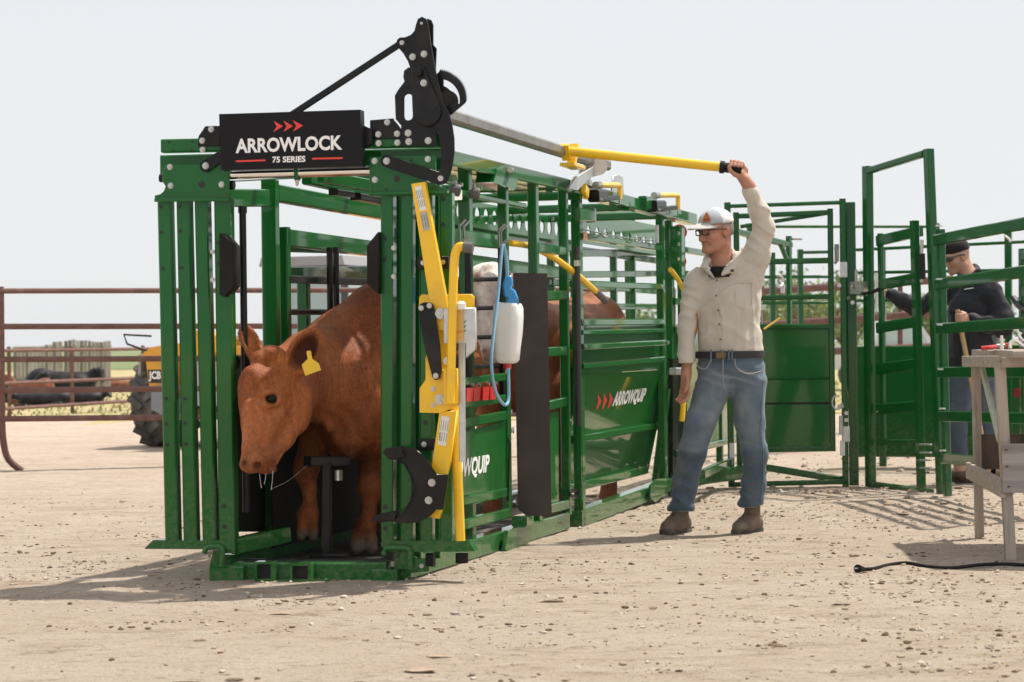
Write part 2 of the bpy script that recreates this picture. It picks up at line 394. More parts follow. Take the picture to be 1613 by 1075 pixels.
STEEL = pbr('bare_steel', (.27, .26, .245), .42, metal=.85, var=.25, vscale=14, dirt=(.16, .12, .09), dscale=9, damt=.45, rvar=.08)
GALV = pbr('galvanised_sheet', (.55, .57, .58), .38, metal=.75, var=.12, vscale=20)
RED = pbr('red_plastic', (.55, .015, .015), .35, coat=.3)
SIGNRED = pbr('sign_red_print', (.75, .05, .04), .5)
WHITE = pbr('white_print', (.88, .88, .88), .5)
WHITEP = pbr('white_translucent_plastic', (.82, .82, .80), .35, var=.03)
BLUE = pbr('blue_plastic', (.02, .26, .62), .30, coat=.3)
HOSE = pbr('blue_hose', (.22, .42, .60), .25, coat=.4)
RUST = pbr('rusty_pipe', (.15, .070, .055), .62, var=.22, vscale=7, dirt=(.26, .17, .14), dscale=9, damt=.5, bump=.1, bscale=80)
WOODG = pbr('weathered_wood', (.37, .315, .265), .85, var=.28, vscale=26, dirt=(.17, .13, .10), dscale=34, damt=.75, bump=.5, bscale=70, bdist=.004, stretch=(.07, 1, 1))
WOODV = pbr('weathered_wood_upright', (.37, .315, .265), .85, var=.28, vscale=26, dirt=(.17, .13, .10), dscale=34, damt=.75, bump=.5, bscale=70, bdist=.004, stretch=(1, 1, .07))
WOODF = pbr('grey_plank', (.33, .31, .28), .85, var=.25, vscale=3, bump=.3, bscale=30)
PLY = pbr('grey_plywood', (.33, .305, .29), .85, var=.2, vscale=16, dirt=(.17, .15, .14), dscale=22, damt=.7, bump=.3, bscale=40, bdist=.003, stretch=(.10, 1, 1))
WOODD = pbr('dark_stained_board', (.085, .060, .042), .8, var=.5, vscale=18, bump=.3, bscale=60, stretch=(1, 1, .3))
PALEG = pbr('pale_green_board', (.42, .47, .38), .75, var=.15)
TAN = pbr('new_wood', (.50, .33, .17), .7, var=.12)
TYRE = pbr('tyre_rubber', (.085, .080, .072), .8, var=.3, vscale=4, dirt=(.20, .17, .14), dscale=3, damt=.7)
MACHY = pbr('machine_yellow', (.72, .34, .015), .4, coat=.25, dirt=(.30, .22, .13), dscale=3, damt=.35)
GLASS = pbr('window_glass', (.34, .46, .48), .12, spec=.8, coat=.6)
LABEL = pbr('paper_label', (.78, .77, .74), .5)
SILVER = pbr('silver_label', (.42, .42, .43), .4, metal=.3)
INK = pbr('black_print', (.02, .02, .02), .6)
GREYR = pbr('grey_grip', (.11, .105, .105), .55)
GALVD = pbr('dark_floor_mat', (.03, .028, .026), .8, var=.3, dirt=(.25, .20, .14), dscale=7, damt=.7, bump=.6, bscale=30)
def noise_mix(name, cols, scale, rough=.9, bump=.3, bscale=40, bdist=.01, det=8):
    m = bpy.data.materials.new(name); m.use_nodes = True; t = m.node_tree; N = t.nodes; K = t.links; b = N['Principled BSDF']; b.inputs['Roughness'].default_value = rough; b.inputs['Specular IOR Level'].default_value = .2
    tc = N.new('ShaderNodeTexCoord'); n = N.new('ShaderNodeTexNoise'); n.inputs['Scale'].default_value = scale; n.inputs['Detail'].default_value = det; n.inputs['Roughness'].default_value = .65
    K.new(tc.outputs['Object'], n.inputs['Vector']); r = N.new('ShaderNodeValToRGB'); e = r.color_ramp.elements
    while len(e) < len(cols): e.new(.5)
    for i, (p, c) in enumerate(cols): e[i].position = p; e[i].color = (*c, 1)
    K.new(n.outputs['Fac'], r.inputs[0]); K.new(r.outputs[0], b.inputs['Base Color'])
    n2 = N.new('ShaderNodeTexNoise'); n2.inputs['Scale'].default_value = bscale; n2.inputs['Detail'].default_value = 6; K.new(tc.outputs['Object'], n2.inputs['Vector'])
    u = N.new('ShaderNodeBump'); u.inputs['Strength'].default_value = bump; u.inputs['Distance'].default_value = bdist; K.new(n2.outputs['Fac'], u.inputs['Height']); K.new(u.outputs[0], b.inputs['Normal'])
    return m
def ground_material():
    m = bpy.data.materials.new('packed_dirt'); m.use_nodes = True; t = m.node_tree; N = t.nodes; K = t.links; b = N['Principled BSDF']; b.inputs['Roughness'].default_value = .95; b.inputs['Specular IOR Level'].default_value = .15
    tc = N.new('ShaderNodeTexCoord')
    def noise(sc, det=6, rg=.6, vec=None):
        n = N.new('ShaderNodeTexNoise'); n.inputs['Scale'].default_value = sc; n.inputs['Detail'].default_value = det; n.inputs['Roughness'].default_value = rg; K.new(vec or tc.outputs['Object'], n.inputs['Vector']); return n.outputs['Fac']
    def ramp(f, a, c):
        r = N.new('ShaderNodeMapRange'); r.inputs[1].default_value = a; r.inputs[2].default_value = c; K.new(f, r.inputs[0]); return r.outputs[0]
    def mix(f, A, B):
        x = N.new('ShaderNodeMix'); x.data_type = 'RGBA'
        for k, v in (('A', A), ('B', B)):
            if isinstance(v, tuple): x.inputs[k].default_value = (*v, 1)
            else: K.new(v, x.inputs[k])
        if isinstance(f, float): x.inputs['Factor'].default_value = f
        else: K.new(f, x.inputs['Factor'])
        return x.outputs['Result']
    def mul(a, c):
        q = N.new('ShaderNodeMath'); q.operation = 'MULTIPLY'; K.new(a, q.inputs[0])
        if isinstance(c, float): q.inputs[1].default_value = c
        else: K.new(c, q.inputs[1])
        return q.outputs[0]
    mp = N.new('ShaderNodeMapping'); mp.inputs['Scale'].default_value = (.55, 1.5, 1); mp.inputs['Rotation'].default_value = (0, 0, .12); K.new(tc.outputs['Object'], mp.inputs[0]); sv = mp.outputs[0]
    c = mix(ramp(noise(.9, 5), .35, .65), (.70, .58, .468), (.63, .505, .39))
    c = mix(mul(ramp(noise(3.0, 9, .75, sv), .47, .66), .75), c, (.77, .66, .55))       # pale dusty scuffs
    c = mix(mul(ramp(noise(2.6, 10, .78, sv), .53, .64), .70), c, (.42, .30, .205))      # darker trodden crumbs
    c = mix(mul(ramp(noise(11, 9, .8, sv), .56, .63), .80), c, (.27, .19, .125))
    c = mix(mul(ramp(noise(26, 7, .8), .57, .64), .75), c, (.30, .22, .15))
    c = mix(mul(ramp(noise(70, 5, .75), .57, .66), .75), c, (.26, .19, .135))            # grit
    c = mix(mul(ramp(noise(48, 6, .75), .58, .68), .8), c, (.78, .71, .62))               # pale grit
    K.new(c, b.inputs['Base Color'])
    u1 = N.new('ShaderNodeBump'); u1.inputs['Strength'].default_value = .9; u1.inputs['Distance'].default_value = .05; K.new(noise(11, 10, .8, sv), u1.inputs['Height'])
    u2 = N.new('ShaderNodeBump'); u2.inputs['Strength'].default_value = 1.0; u2.inputs['Distance'].default_value = .016; K.new(noise(48, 8, .8), u2.inputs['Height']); u3 = N.new('ShaderNodeBump'); u3.inputs['Strength'].default_value = .8; u3.inputs['Distance'].default_value = .09; K.new(noise(3.6, 4, .55, sv), u3.inputs['Height']); K.new(u3.outputs[0], u1.inputs['Normal']); K.new(u1.outputs[0], u2.inputs['Normal'])
    K.new(u2.outputs[0], b.inputs['Normal']); return m
DIRT = ground_material()
STONE = [noise_mix('stone_pale', [(.3, (.42, .355, .285)), (.7, (.60, .53, .45))], 30), noise_mix('stone_grey', [(.3, (.30, .255, .21)), (.7, (.46, .40, .34))], 30), noise_mix('stone_brown', [(.3, (.28, .205, .145)), (.7, (.43, .335, .25))], 30)]
CLOD = noise_mix('dark_clod', [(.3, (.09, .06, .04)), (.7, (.22, .15, .10))], 40)
GRASSM = noise_mix('dry_pasture', [(.3, (.22, .21, .09)), (.48, (.38, .32, .16)), (.7, (.50, .41, .24))], 1.2, bump=.5, bscale=9, bdist=.05)
FIELDM = noise_mix('far_field', [(.35, (.13, .17, .07)), (.65, (.20, .22, .10))], .04, bump=.0)
BERM = noise_mix('berm_soil', [(.35, (.21, .155, .10)), (.65, (.33, .25, .17))], 3, bump=.8, bscale=12, bdist=.04)
# ------------------------------------------------------------------ ground: one sheet to the horizon
def spread(a, b, step, far, grow=1.35):
    c = list(np.arange(a, b+1e-6, step)); s = step; x = b
    while x < far: s = min(s*grow, 60); x += s; c.append(x)
    s = step; x = a; pre = []
    while x > -far: s = min(s*grow, 60); x -= s; pre.append(x)
    return np.array(pre[::-1]+c)
def ground_z(x, y):
    p = np.stack([x*.9, y*.9, 0*x+.5], -1); q = np.stack([x*5, y*5, 0*x+2.5], -1)
    fade = np.clip(1-(np.hypot(x, y-14)-14)/20, 0, 1)
    berm = .16*np.exp(-((y-28.6)/1.1)**2)*np.clip((-1.0-x)/1.5, 0, 1)
    return (.008*fbm(p, 2)+.0065*fbm(q, 4))*fade+.002+berm*(1+.4*vnoise(np.stack([x*2, y*2, 0*x], -1)))
gx = spread(-4.2, 4.2, .024, 900); gy = spread(6.4, 15.0, .024, 1200)
GX, GY = np.meshgrid(gx, gy, indexing='ij'); GZ = ground_z(GX, GY)
nx, ny = GX.shape; ii = np.arange(nx*ny).reshape(nx, ny)
gv = np.stack([GX, GY, GZ], -1).reshape(-1, 3); gq = np.stack([ii[:-1, :-1], ii[1:, :-1], ii[1:, 1:], ii[:-1, 1:]], -1).reshape(-1, 4)
g = solid_obj('ground', gv, gq, DIRT); tag(g, kind='structure')
def sheet(name, pts, z, mat):
    o = obj(name, MB().add([(x, y, z) for x, y in pts], [tuple(range(len(pts)))]), mat); return tag(o, kind='structure')
sheet('pasture', [(-400, 33), (0, 31), (8, 33), (400, 40), (400, 120), (-400, 120)], .012, GRASSM)
sheet('far_field', [(-1200, 110), (1200, 110), (1500, 1400), (-1500, 1400)], .03, FIELDM)
# stones: the larger ones one by one, the gravel as one mass
def stone_mesh(name, seed, mat):
    r = np.random.default_rng(seed); bm = bmesh.new(); bmesh.ops.create_icosphere(bm, subdivisions=2, radius=1)
    ax = r.uniform(.7, 1.2, 3); ax[2] *= .62
    cuts = [nrm(r.normal(size=3)) for _ in range(7)]; cd = r.uniform(.55, .9, 7)
    for v in bm.verts:
        p = np.array(v.co)
        for c, d in zip(cuts, cd):
            e = p@c-d
            if e > 0: p = p-c*e
        p = p*(1+.08*r.normal()); v.co = p*ax
    me = bpy.data.meshes.new(name); bm.to_mesh(me); bm.free(); me.materials.append(mat)
    return me
SM = [stone_mesh('stone', 10+i, STONE[i % 3]) for i in range(9)]
BIGST = [(490, 985, 9), (560, 738, 0), (1208, 903, 5), (862, 940, 6), (970, 936, 5), (1331, 960, 9), (1503, 970, 9), (1606, 966, 8), (1445, 958, 5), (1388, 915, 6), (1170, 975, 6), (1352, 995, 5), (1208, 975, 6), (863, 1016, 7), (337, 1025, 7), (350, 1061, 9), (440, 1056, 8), (262, 1052, 8), (319, 1062, 6), (98, 1062, 7), (174, 962, 7), (326, 986, 6), (386, 1005, 6), (264, 876, 7), (281, 882, 7), (67, 894, 6), (133, 897, 5), (6, 893, 5), (193, 791, 9), (238, 798, 5), (131, 779, 5), (80, 812, 6), (167, 814, 4), (1100, 870, 4), (1310, 870, 6), (1255, 890, 4), (1440, 800, 11), (1512, 806, 10), (1435, 803, 6), (1580, 790, 10), (1555, 788, 8), (1563, 800, 9), (1262, 768, 7), (1217, 768, 8), (1240, 772, 6), (1318, 765, 6), (1290, 770, 5), (1170, 770, 8), (1135, 765, 7), (1340, 790, 5), (1395, 785, 6), (700, 925, 5), (742, 960, 4), (905, 1040, 6), (1015, 1012, 4), (1075, 1030, 5), (640, 985, 5), (560, 1010, 4), (720, 1030, 6), (1280, 1035, 6), (1460, 1055, 7), (1550, 1040, 5), (1230, 1060, 5), (1600, 925, 6), (820, 900, 5), (985, 900, 4), (1130, 920, 5), (1060, 960, 4), (230, 935, 4), (120, 960, 5), (45, 985, 5), (28, 940, 5), (20, 1010, 6)]
kinds = ['pale', 'grey', 'brown']; seen = set()
def place_words(x, y):
    col = ['at the far left', 'left of the chute shadow', 'below the slatted left door', 'in front of the base frame', 'below the side of the chute', 'below the logo panel', "under the tan man's feet", 'right of the tan man', 'left of the cord plug', 'beside the bench shadow', 'at the far right'][min(10, int(x/147))]
    row = 'beside the pens' if y < 800 else ('level with the chute base' if y < 905 else ('in the bare middle ground' if y < 975 else ('in the near foreground' if y < 1030 else 'at the bottom edge')))
    return col, row
for i, (x, y, s) in enumerate(BIGST):
    if s == 0: continue
    k = i % 9; c_, r_ = place_words(x, y); big = 'large' if s >= 8 else ('middling' if s >= 6 else 'small'); lab = f'{big} {kinds[k % 3]} stone {c_}, {r_}'
    if lab in seen: continue
    seen.add(lab); p = gp(x, y); r = s*.5*p[1]/FPX*1.15
    o = bpy.data.objects.new('stone', SM[k]); COL.objects.link(o); o.location = (p[0], p[1], float(ground_z(np.array(p[0]), np.array(p[1])))+r*.22); o.scale = (r*1.15, r*1.15, r)
    o.rotation_euler = (0, 0, random.random()*6.28); tag(o, lab, 'stone', 'loose stones on the dirt yard')
def gravel(name, n, rlo, rhi, mats, zone, seed, flat=.75, cluster=None):
    r = np.random.default_rng(seed); P = []; Q = []; mi = []; o_ = 0
    base = []
    for k in range(6):
        bm = bmesh.new(); bmesh.ops.create_icosphere(bm, subdivisions=1, radius=1)
        for v in bm.verts: v.co *= 1+.28*r.normal()
        bm.verts.ensure_lookup_table(); base.append((np.array([v.co[:] for v in bm.verts]), np.array([[v.index for v in f.verts] for f in bm.faces]))); bm.free()
    xs, ys = zone(r, n)
    zs = ground_z(xs, ys); rad = rlo*(rhi/rlo)**(r.random(n)**2.2)
    for i in range(n):
        b, f = base[r.integers(6)]; t = r.random()*6.28; c, s_ = math.cos(t), math.sin(t)
        q = b*np.array([1.2, .9, flat])*rad[i]; q = np.stack([q[:, 0]*c-q[:, 1]*s_, q[:, 0]*s_+q[:, 1]*c, q[:, 2]], 1)+(xs[i], ys[i], zs[i]+rad[i]*.12)
        P.append(q); Q.append(f+o_); o_ += len(b); mi += [r.integers(len(mats))]*len(f)
    V = np.concatenate(P); T = np.concatenate(Q)
    me = bpy.data.meshes.new(name); me.from_pydata(V.tolist(), [], T.tolist())
    for m in mats: me.materials.append(m)
    me.polygons.foreach_set('material_index', np.array(mi, np.int32)); me.update()
    o = bpy.data.objects.new(name, me); COL.objects.link(o); return o
def fan(y0, y1, pw):
    def z(r, n):
        y = y0+(y1-y0)*r.random(n)**pw; x = (r.random(n)-.5)*y*.50+.0*y; return x, y
    return z
def patchy(y0, y1):
    def z(r, n):
        m = n*5; y = y0+(y1-y0)*r.random(m)**.9; x = (r.random(m)-.5)*y*.50
        w = vnoise(np.stack([x*1.1, y*1.6, 0*x+3.3], -1))+.5*vnoise(np.stack([x*4, y*5, 0*x+1.3], -1))+.25*np.clip((x-.2)/1.5, -1, 1); k = np.argsort(-(w+.55*r.normal(size=m)))[:n]; return x[k], y[k]
    return z
tag(gravel('gravel', 4600, .003, .015, [STONE[0], STONE[2], STONE[2], STONE[0], STONE[1], CLOD], patchy(6.8, 16), 5), 'small gravel scattered over the packed dirt', kind='stuff')
tag(gravel('gravel', 1000, .006, .030, [STONE[0], STONE[2], STONE[2], STONE[1]], lambda r, n: ((lambda y: ((r.random(n)**.8)*y*.24+.02*y, y))(12.5+9*r.random(n))), 6), 'coarser rubble on the trodden dirt under the green pens', kind='stuff')
def clumps(r, n):
    m = n//14; cy = 7+9*r.random(m); cx = (r.random(m)-.5)*cy*.48; k = r.integers(m, size=n)
    return cx[k]+r.normal(size=n)*.10, cy[k]+r.normal(size=n)*.05
tag(gravel('dung_crumbs', 1300, .003, .014, [CLOD, CLOD, STONE[2]], clumps, 8, flat=.5), 'dark crumbs of trodden dung and soil on the yard', kind='stuff')

tag(gravel('dung_flakes', 48, .018, .055, [CLOD, CLOD, STONE[2]], lambda r, n: ((lambda y: ((r.random(n)-.5)*y*.48, y))(7.0+8.5*r.random(n)**1.2)), 21, flat=.12), 'flat dark flakes of dried dung trodden into the yard', kind='stuff')
# ------------------------------------------------------------------ squeeze chute
CH = thing('squeeze_chute', 'dark green steel cattle squeeze chute holding the red cow, black sign across its head gate', 'cattle chute', ORG)
def fbar(name, x0, y0, x1, y1, wpx, dep, d=0.0, mat=GREEN, parent=None, label=None):
    p0, p1 = F(x0, y0, d)-FN*dep/2, F(x1, y1, d)-FN*dep/2; w = wpx*((p0[1]+p1[1])/2)/FPX; dr = nrm(p1-p0)
    return obj(name, MB().bar(p0, p1, w, dep, side=np.cross(dr, FN), ch=.006), mat, parent or CH, label=label)
def sbar(name, x0, y0, x1, y1, h, dep, b=0.0, mat=GREEN, parent=None, label=None):
    p0, p1 = S(x0, y0, b)+BL*dep/2, S(x1, y1, b)+BL*dep/2
    return obj(name, MB().bar(p0, p1, dep, h, side=BL, ch=.006), mat, parent or CH, label=label)
def spost(name, xr, y0, y1, b=0.0, w=.05, dep=.05, mat=GREEN, parent=None, ym=None):
    m = S(xr, (y0+y1)/2 if ym is None else ym, b); t = S(xr, y0, b); q = S(xr, y1, b); c = m+AX*w/2+BL*dep/2
    return obj(name, MB().bar((c[0], c[1], q[2]), (c[0], c[1], t[2]), dep, w, side=BL, ch=.006), mat, parent or CH)
_bm = MB().cyl((0, 0, 0), (0, -.18, 0), 1.15, n=14).cyl((0, -.16, 0), (0, -1.15, 0), 1.0, n=6).cyl((0, -1.13, 0), (0, -1.5, 0), .5, .45, n=8)
BOLT_ME = mesh_from('bolt', _bm.v, _bm.f, ZINC)
BOLTB_ME = mesh_from('bolt', _bm.v, _bm.f, BLACK)
def bolt(p, n, r, parent, me=None):
    o = bpy.data.objects.new('bolt', me or BOLT_ME); o.location = tuple(np.asarray(p)-root_loc(parent)); o.scale = (r, r*.75, r)
    o.rotation_euler = Vector(nrm(n)).to_track_quat('-Y', 'Z').to_euler(); link(o, parent); return o
def fbolt(x, y, d, r=.0105, parent=None, me=None): return bolt(F(x, y, d), FN, r, parent or CH, me)
def hole(x, y, d, r, parent=None):       # drilled hole: a solid dark plug painted for the shade inside
    p = F(x, y, d); return obj('hole_shade_plug', MB().cyl(p+FN*.0015, p-FN*.02, r, n=12), INK, parent or CH)
def fplate(name, px, d, th, mat, parent=None, holes=(), label=None):
    return plate(name, [[F(x, y, d-th/2) for x, y in px]]+[[F(x, y, d-th/2) for x, y in h] for h in holes], FN, th, mat, parent or CH, label=label)
z1 = lambda P: [(220+x/2.6875, 150+y/2.6875) for x, y in P]
z2 = lambda P: [(560+x/2.6875, 10+y/2.6875) for x, y in P]
z4 = lambda P: [(560+x/3.162, 360+y/3.162) for x, y in P]
z5 = lambda P: [(560+x/3.162, 600+y/3.162) for x, y in P]
# --- base frame
bf = obj('base_frame', MB().bar(F(372, 903, -.05), F(612, 903, -.05), .09, .105, side=FN, ch=.008), GREEN, CH)
for x0, x1, y0, y1 in ((331, 384, 892, 921), (585, 626, 897, 924)):
    p, q = F(x0, (y0+y1)/2, .02), F(x1, (y0+y1)/2, .02); hh = (y1-y0)*10/FPX
    obj('outrigger_tube', MB().bar(p-FN*.04, q-FN*.04, .10, hh, side=FN, ch=.007), GREEN, CH)
for xc, yc, s in ((417, 900, 27), (474, 904, 30)):
    k = s*10/FPX; c = F(xc, yc, .05); u = FL; v = ZZ; m = MB()
    for a, b_, w, h in ((-.5, 0, .14, 1), (.5, 0, .14, 1), (0, -.5, 1.14, .14), (0, .5, 1.14, .14)):
        cc = c+u*a*k+v*b_*k; m.bar(cc+FN*.015, cc-FN*.05, w*k, h*k, side=u, ch=.003)
    sk = obj('socket_tube', m, GREEN, CH)
    obj('socket_bore', MB().bar(c-FN*.03, c-FN*.05, .9*k, .9*k, side=u, ch=.003), INK, sk)
obj('hitch_plate', MB().prism([F(440, 917, .07), F(520, 917, .07), F(528, 920, .03), F(432, 920, .03)], (0, 0, .012)), GREEN, CH)
for b_ in (-.0, .86):
    obj('base_rail', MB().bar(L(.02, b_+.04, .055), L(2.75, b_+.04, .055), .08, .10, side=BL, ch=.008), GREEN, CH)
fl = obj('floor_mat', MB().bar(L(.1, .45, .035), L(2.8, .45, .035), .80, .03, side=BL, ch=.004), GALVD, CH)
obj('kick_bar', MB().tube([F(385, 884, -.09), F(480, 885, -.09), F(612, 884, -.09)], .013), BLACK, CH)
# --- head gate doors: slats, header plates, foot plates
for side, tops, bots, w in (('l', (257.5, 287.5, 316), (270, 299, 329), 21.5), ('r', (640, 671, 702), (640, 671, 702.5), 20)):
    for a, b_ in zip(tops, bots): 
        s_ = fbar('slat', a, 312 if side == 'l' else 304, b_, 856, w, .065, -.002)
fbar('door_post', 349, 312, 357, 872, 26, .075, 0.0)
fbar('door_post', 609, 302, 609.5, 862, 20, .075, 0.0)
for x, ys in ((252, (475-0,)),): pass
for x, y in z1([(88, 473), (92, 580), (97, 733), (168, 472), (172, 577), (177, 731), (331, 624), (333, 713)]): hole(x, y, 0, .008)
for x, y in [(261.5, 628), (262, 668), (263, 701), (290.5, 628), (291, 667), (292, 700)]: hole(x, y, 0, .008)
for x, y in [(352.5, 797), (353, 830), (606.5, 799), (606.5, 832.5), (606, 376), (606, 409), (669.5, 666), (698, 314), (698, 354)]: hole(x, y, .001, .010)
fplate('header_plate', [(263, 260), (361, 260), (361, 317), (245, 318), (245, 309), (253, 307), (259, 302), (262, 294), (257, 286), (257, 272)], .012, .012, GREEN)
obj('header_lip', MB().bar(F(245, 316, .022), F(361, 315, .022), .035, .014, side=FN), GREEN, CH)
fplate('header_plate', [(583, 248), (686, 245), (687, 292), (706, 300), (706, 307), (583, 309)], .012, .012, GREEN)
obj('header_lip', MB().bar(F(583, 305.5, .020), F(706, 303.5, .020), .035, .014, side=FN), GREEN, CH)
hole(318, 291, .013, .015); hole(625, 282, .013, .015); hole(608, 298, .013, .006); hole(648, 253, .013, .006)
obj('foot_plate', MB().prism([F(241, 851, .012), F(369, 852, .012), F(369, 866, .012), F(227, 865, .012)], -FN*.085), GREEN, CH)
obj('foot_plate', MB().prism([F(610, 852, .012), F(738, 852, .012), F(748, 869, .012), F(650, 870, .012), F(610, 866, .012)], -FN*.085), GREEN, CH)
obj('foot_rail', MB().bar(F(369, 861, -.03), F(452, 842, -.36), .05, .075, ch=.006), GREEN, CH)
for x_, w_ in ((624, 13), (656, 12), (687, 11)): fbar('inner_channel', x_, 250, x_+1, 880, w_, .05, -.12)
# keeper hooks at the bottom of both doors
for x0, x1, y0, y1 in ((322, 350, 862, 893), (604, 645, 864, 897)):
    m = MB().tube([F(x0, y0+10, .03), F(x0+3, y0+2, .03), F(x0+10, y0, .03), F(x1-4, y0, .03), F(x1, y0+6, .03), F(x1, y1, .03)], .013, sub=3)
    m.prism([F(x1-14, y0+5, .0), F(x1, y0+5, .0), F(x1, y1, .0), F(x1-20, y1, .0)], -FN*.012)
    obj('keeper_hook', m, GREEN, CH)
obj('bump_stop', MB().cyl(F(727.5, 872, -.03), F(727.5, 887, -.03), .029, n=16), RUBBER, CH, smooth=True)
obj('bump_stop', MB().bar(F(672, 882, -.02), F(684, 882, -.02), .05, .06, side=FN), RUBBER, CH)
obj('stop_plate', MB().prism([F(646, 880, -.0), F(676, 880, -.0), F(676, 900, -.0), F(646, 903, -.0)], -FN*.014), GREEN, CH); fbolt(664, 892, .001, .009)
# neck pads
fplate('neck_pad', z1([(353, 590), (376, 600), (410, 640), (410, 810), (370, 853), (354, 846)]), .06, .10, RUBBER)
fplate('neck_pad', z1([(975, 640), (1019, 586), (1019, 838), (975, 800)]), .06, .10, RUBBER)
for x, y in [(620, 391), (620, 436), (335, 397), (335, 441)]: fbolt(x, y, -.0, .010)
# --- top beams across the gate, slide rod
obj('top_crossbeam', MB().bar(F(257, 231, -.035), F(700, 221, -.035), .065, .062, side=FN, ch=.006), GREEN, CH)
for x, y in z1([(125, 199), (222, 197), (143, 234), (221, 232)]): hole(x, y, -.002, .006)
obj('upper_slide_bar', MB().bar(F(254, 262, -.10), F(700, 250, -.10), .03, .10, side=FN, ch=.006), GREEN, CH)
sr = obj('slide_rod', MB().cyl(F(361, 275.5, -.02), F(585, 269, -.02), .0225, n=24), CHROME, CH, smooth=True)
obj('rod_collar', MB().bar(F(468, 274, -.02)+FL*.008, F(468, 274, -.02)-FL*.010, .052, .06, side=FN), GREEN, CH)
obj('grease_nipple', MB().cyl(F(468, 283, -.02), F(468, 293, -.02), .011, .006), ZINC, CH)
obj('rod_end_nut', MB().cyl(F(252, 281, -.03), F(257, 281, -.03), .02, n=8), BLACK, CH)
obj('rod_end_nut', MB().cyl(F(362, 292, -.03), F(369, 292, -.03), .022, n=12), BLACK, CH)
# --- black brackets and links on the gate head
fplate('bracket', [(313, 222), (314, 215), (324, 200), (346, 199), (346, 230), (313, 230)], .010, .012, BLACK)
fplate('link_bar', hull_outline([((324.5, 262), 8.5), ((345, 248), 7.5)]), .030, .012, BLACK)
fplate('bracket', z2([(64, 485), (160, 477), (195, 525), (195, 560), (64, 560)]), .010, .012, BLACK)
fplate('link_bar', hull_outline([((609, 254), 9), ((694.7, 282), 9)]), .045, .012, BLACK)
for x, y in [(332.7, 204), (318.6, 222), (319.3, 236.3), (268, 263.5), (269, 293), (349, 291), (590, 254), (674, 251), (590.5, 283.5), (676, 283)]: fbolt(x, y, .012, .0125)
for x, y in [(324, 261.6), (609, 254), (694.7, 281.6)]: fbolt(x, y, .045 if x > 400 else .030, .014)
for x, y in [(610, 193), (596, 212), (625.5, 211), (596.5, 226), (626, 225)]: fbolt(x, y, .010, .0125)
# mechanism tower
slot = [(225+20*math.cos(t), 390+(-20*math.sin(t) if True else 0)) for t in np.linspace(0, math.pi, 8)]+[(225+20*math.cos(t), 466-20*math.sin(t)) for t in np.linspace(math.pi, 2*math.pi, 8)]
fplate('slotted_plate', z2([(210, 320), (205, 300), (208, 275), (225, 262), (250, 262), (330, 330), (345, 440), (342, 592), (196, 592), (196, 505), (173, 478), (169, 380), (180, 360)]), .035, .014, BLACK, holes=[z2(slot)[::-1]])
fplate('swing_plate', z2([(258, 80), (266, 56), (282, 47), (298, 54), (306, 78), (316, 150), (330, 230), (350, 330), (372, 410), (395, 455), (408, 500), (417, 560), (418, 620), (409, 680), (396, 725), (384, 748), (364, 754), (346, 742), (352, 715), (362, 680), (366, 630), (360, 570), (346, 530), (326, 505), (300, 480), (270, 380), (243, 290), (225, 235), (205, 200), (184, 176), (180, 155), (190, 137), (214, 133), (238, 122), (252, 105)]), .052, .012, BLACK)
fplate('crank_plate', z2(hull_outline([((268, 280), 30), ((302, 448), 58)], 20)), .068, .012, BLACK)
fplate('swing_plate', z2([(300, 70), (306, 55), (320, 60), (328, 80), (328, 165), (342, 180), (338, 290), (330, 300), (310, 160)]), -.03, .012, BLACK)
arc = lambda cx, cy, r, a0, a1, n: [(cx+r*math.cos(math.radians(t)), cy-r*math.sin(math.radians(t))) for t in np.linspace(a0, a1, n)]
teeth = []
for i, t in enumerate(np.linspace(86, -2, 48)): 
    rr = 122 if i % 2 else 113; teeth.append((348+rr*math.cos(math.radians(t)), 392-rr*math.sin(math.radians(t))))
gslot = arc(352, 398, 92, 78, -12, 10)+arc(352, 398, 62, -8, 72, 8)
fplate('gear_quadrant', z2([(335, 300)]+teeth+[(462, 410), (400, 462), (360, 440), (330, 380)]), -.012, .014, BLACK, holes=[z2(gslot)])
obj('cam_block', MB().cyl(F(705, 160, -.01), F(705, 160, -.05), .05, n=20), BLACK, CH, smooth=True)
p0, p1 = F(633, 67.7, .03), F(452, 186, .03)
obj('link_rod', MB().bar(p0, p1, .016, .030, side=FN, ch=.004), BLACK, CH)
obj('link_eye', MB().cyl(F(633, 67.7, .06), F(633, 67.7, .03), .0245, n=18), BLACK, CH, smooth=True)
for x, y, r in [(633, 67.7, .013), (650, 90, .018), (668, 85.5, .018), (667.5, 131, .0185), (643, 210, .0185), (644, 223.5, .0185), (674.6, 222, .0185), (664, 37, .008)]: fbolt(x, y, .06 if y < 150 and x < 660 else (.07 if y == 131 else (.058 if y < 100 else .035)), r*.75)
obj('pivot_boss', MB().cyl(F(657.5, 113.5, .068), F(657.5, 113.5, .105), .020, n=6), BLACK, CH)
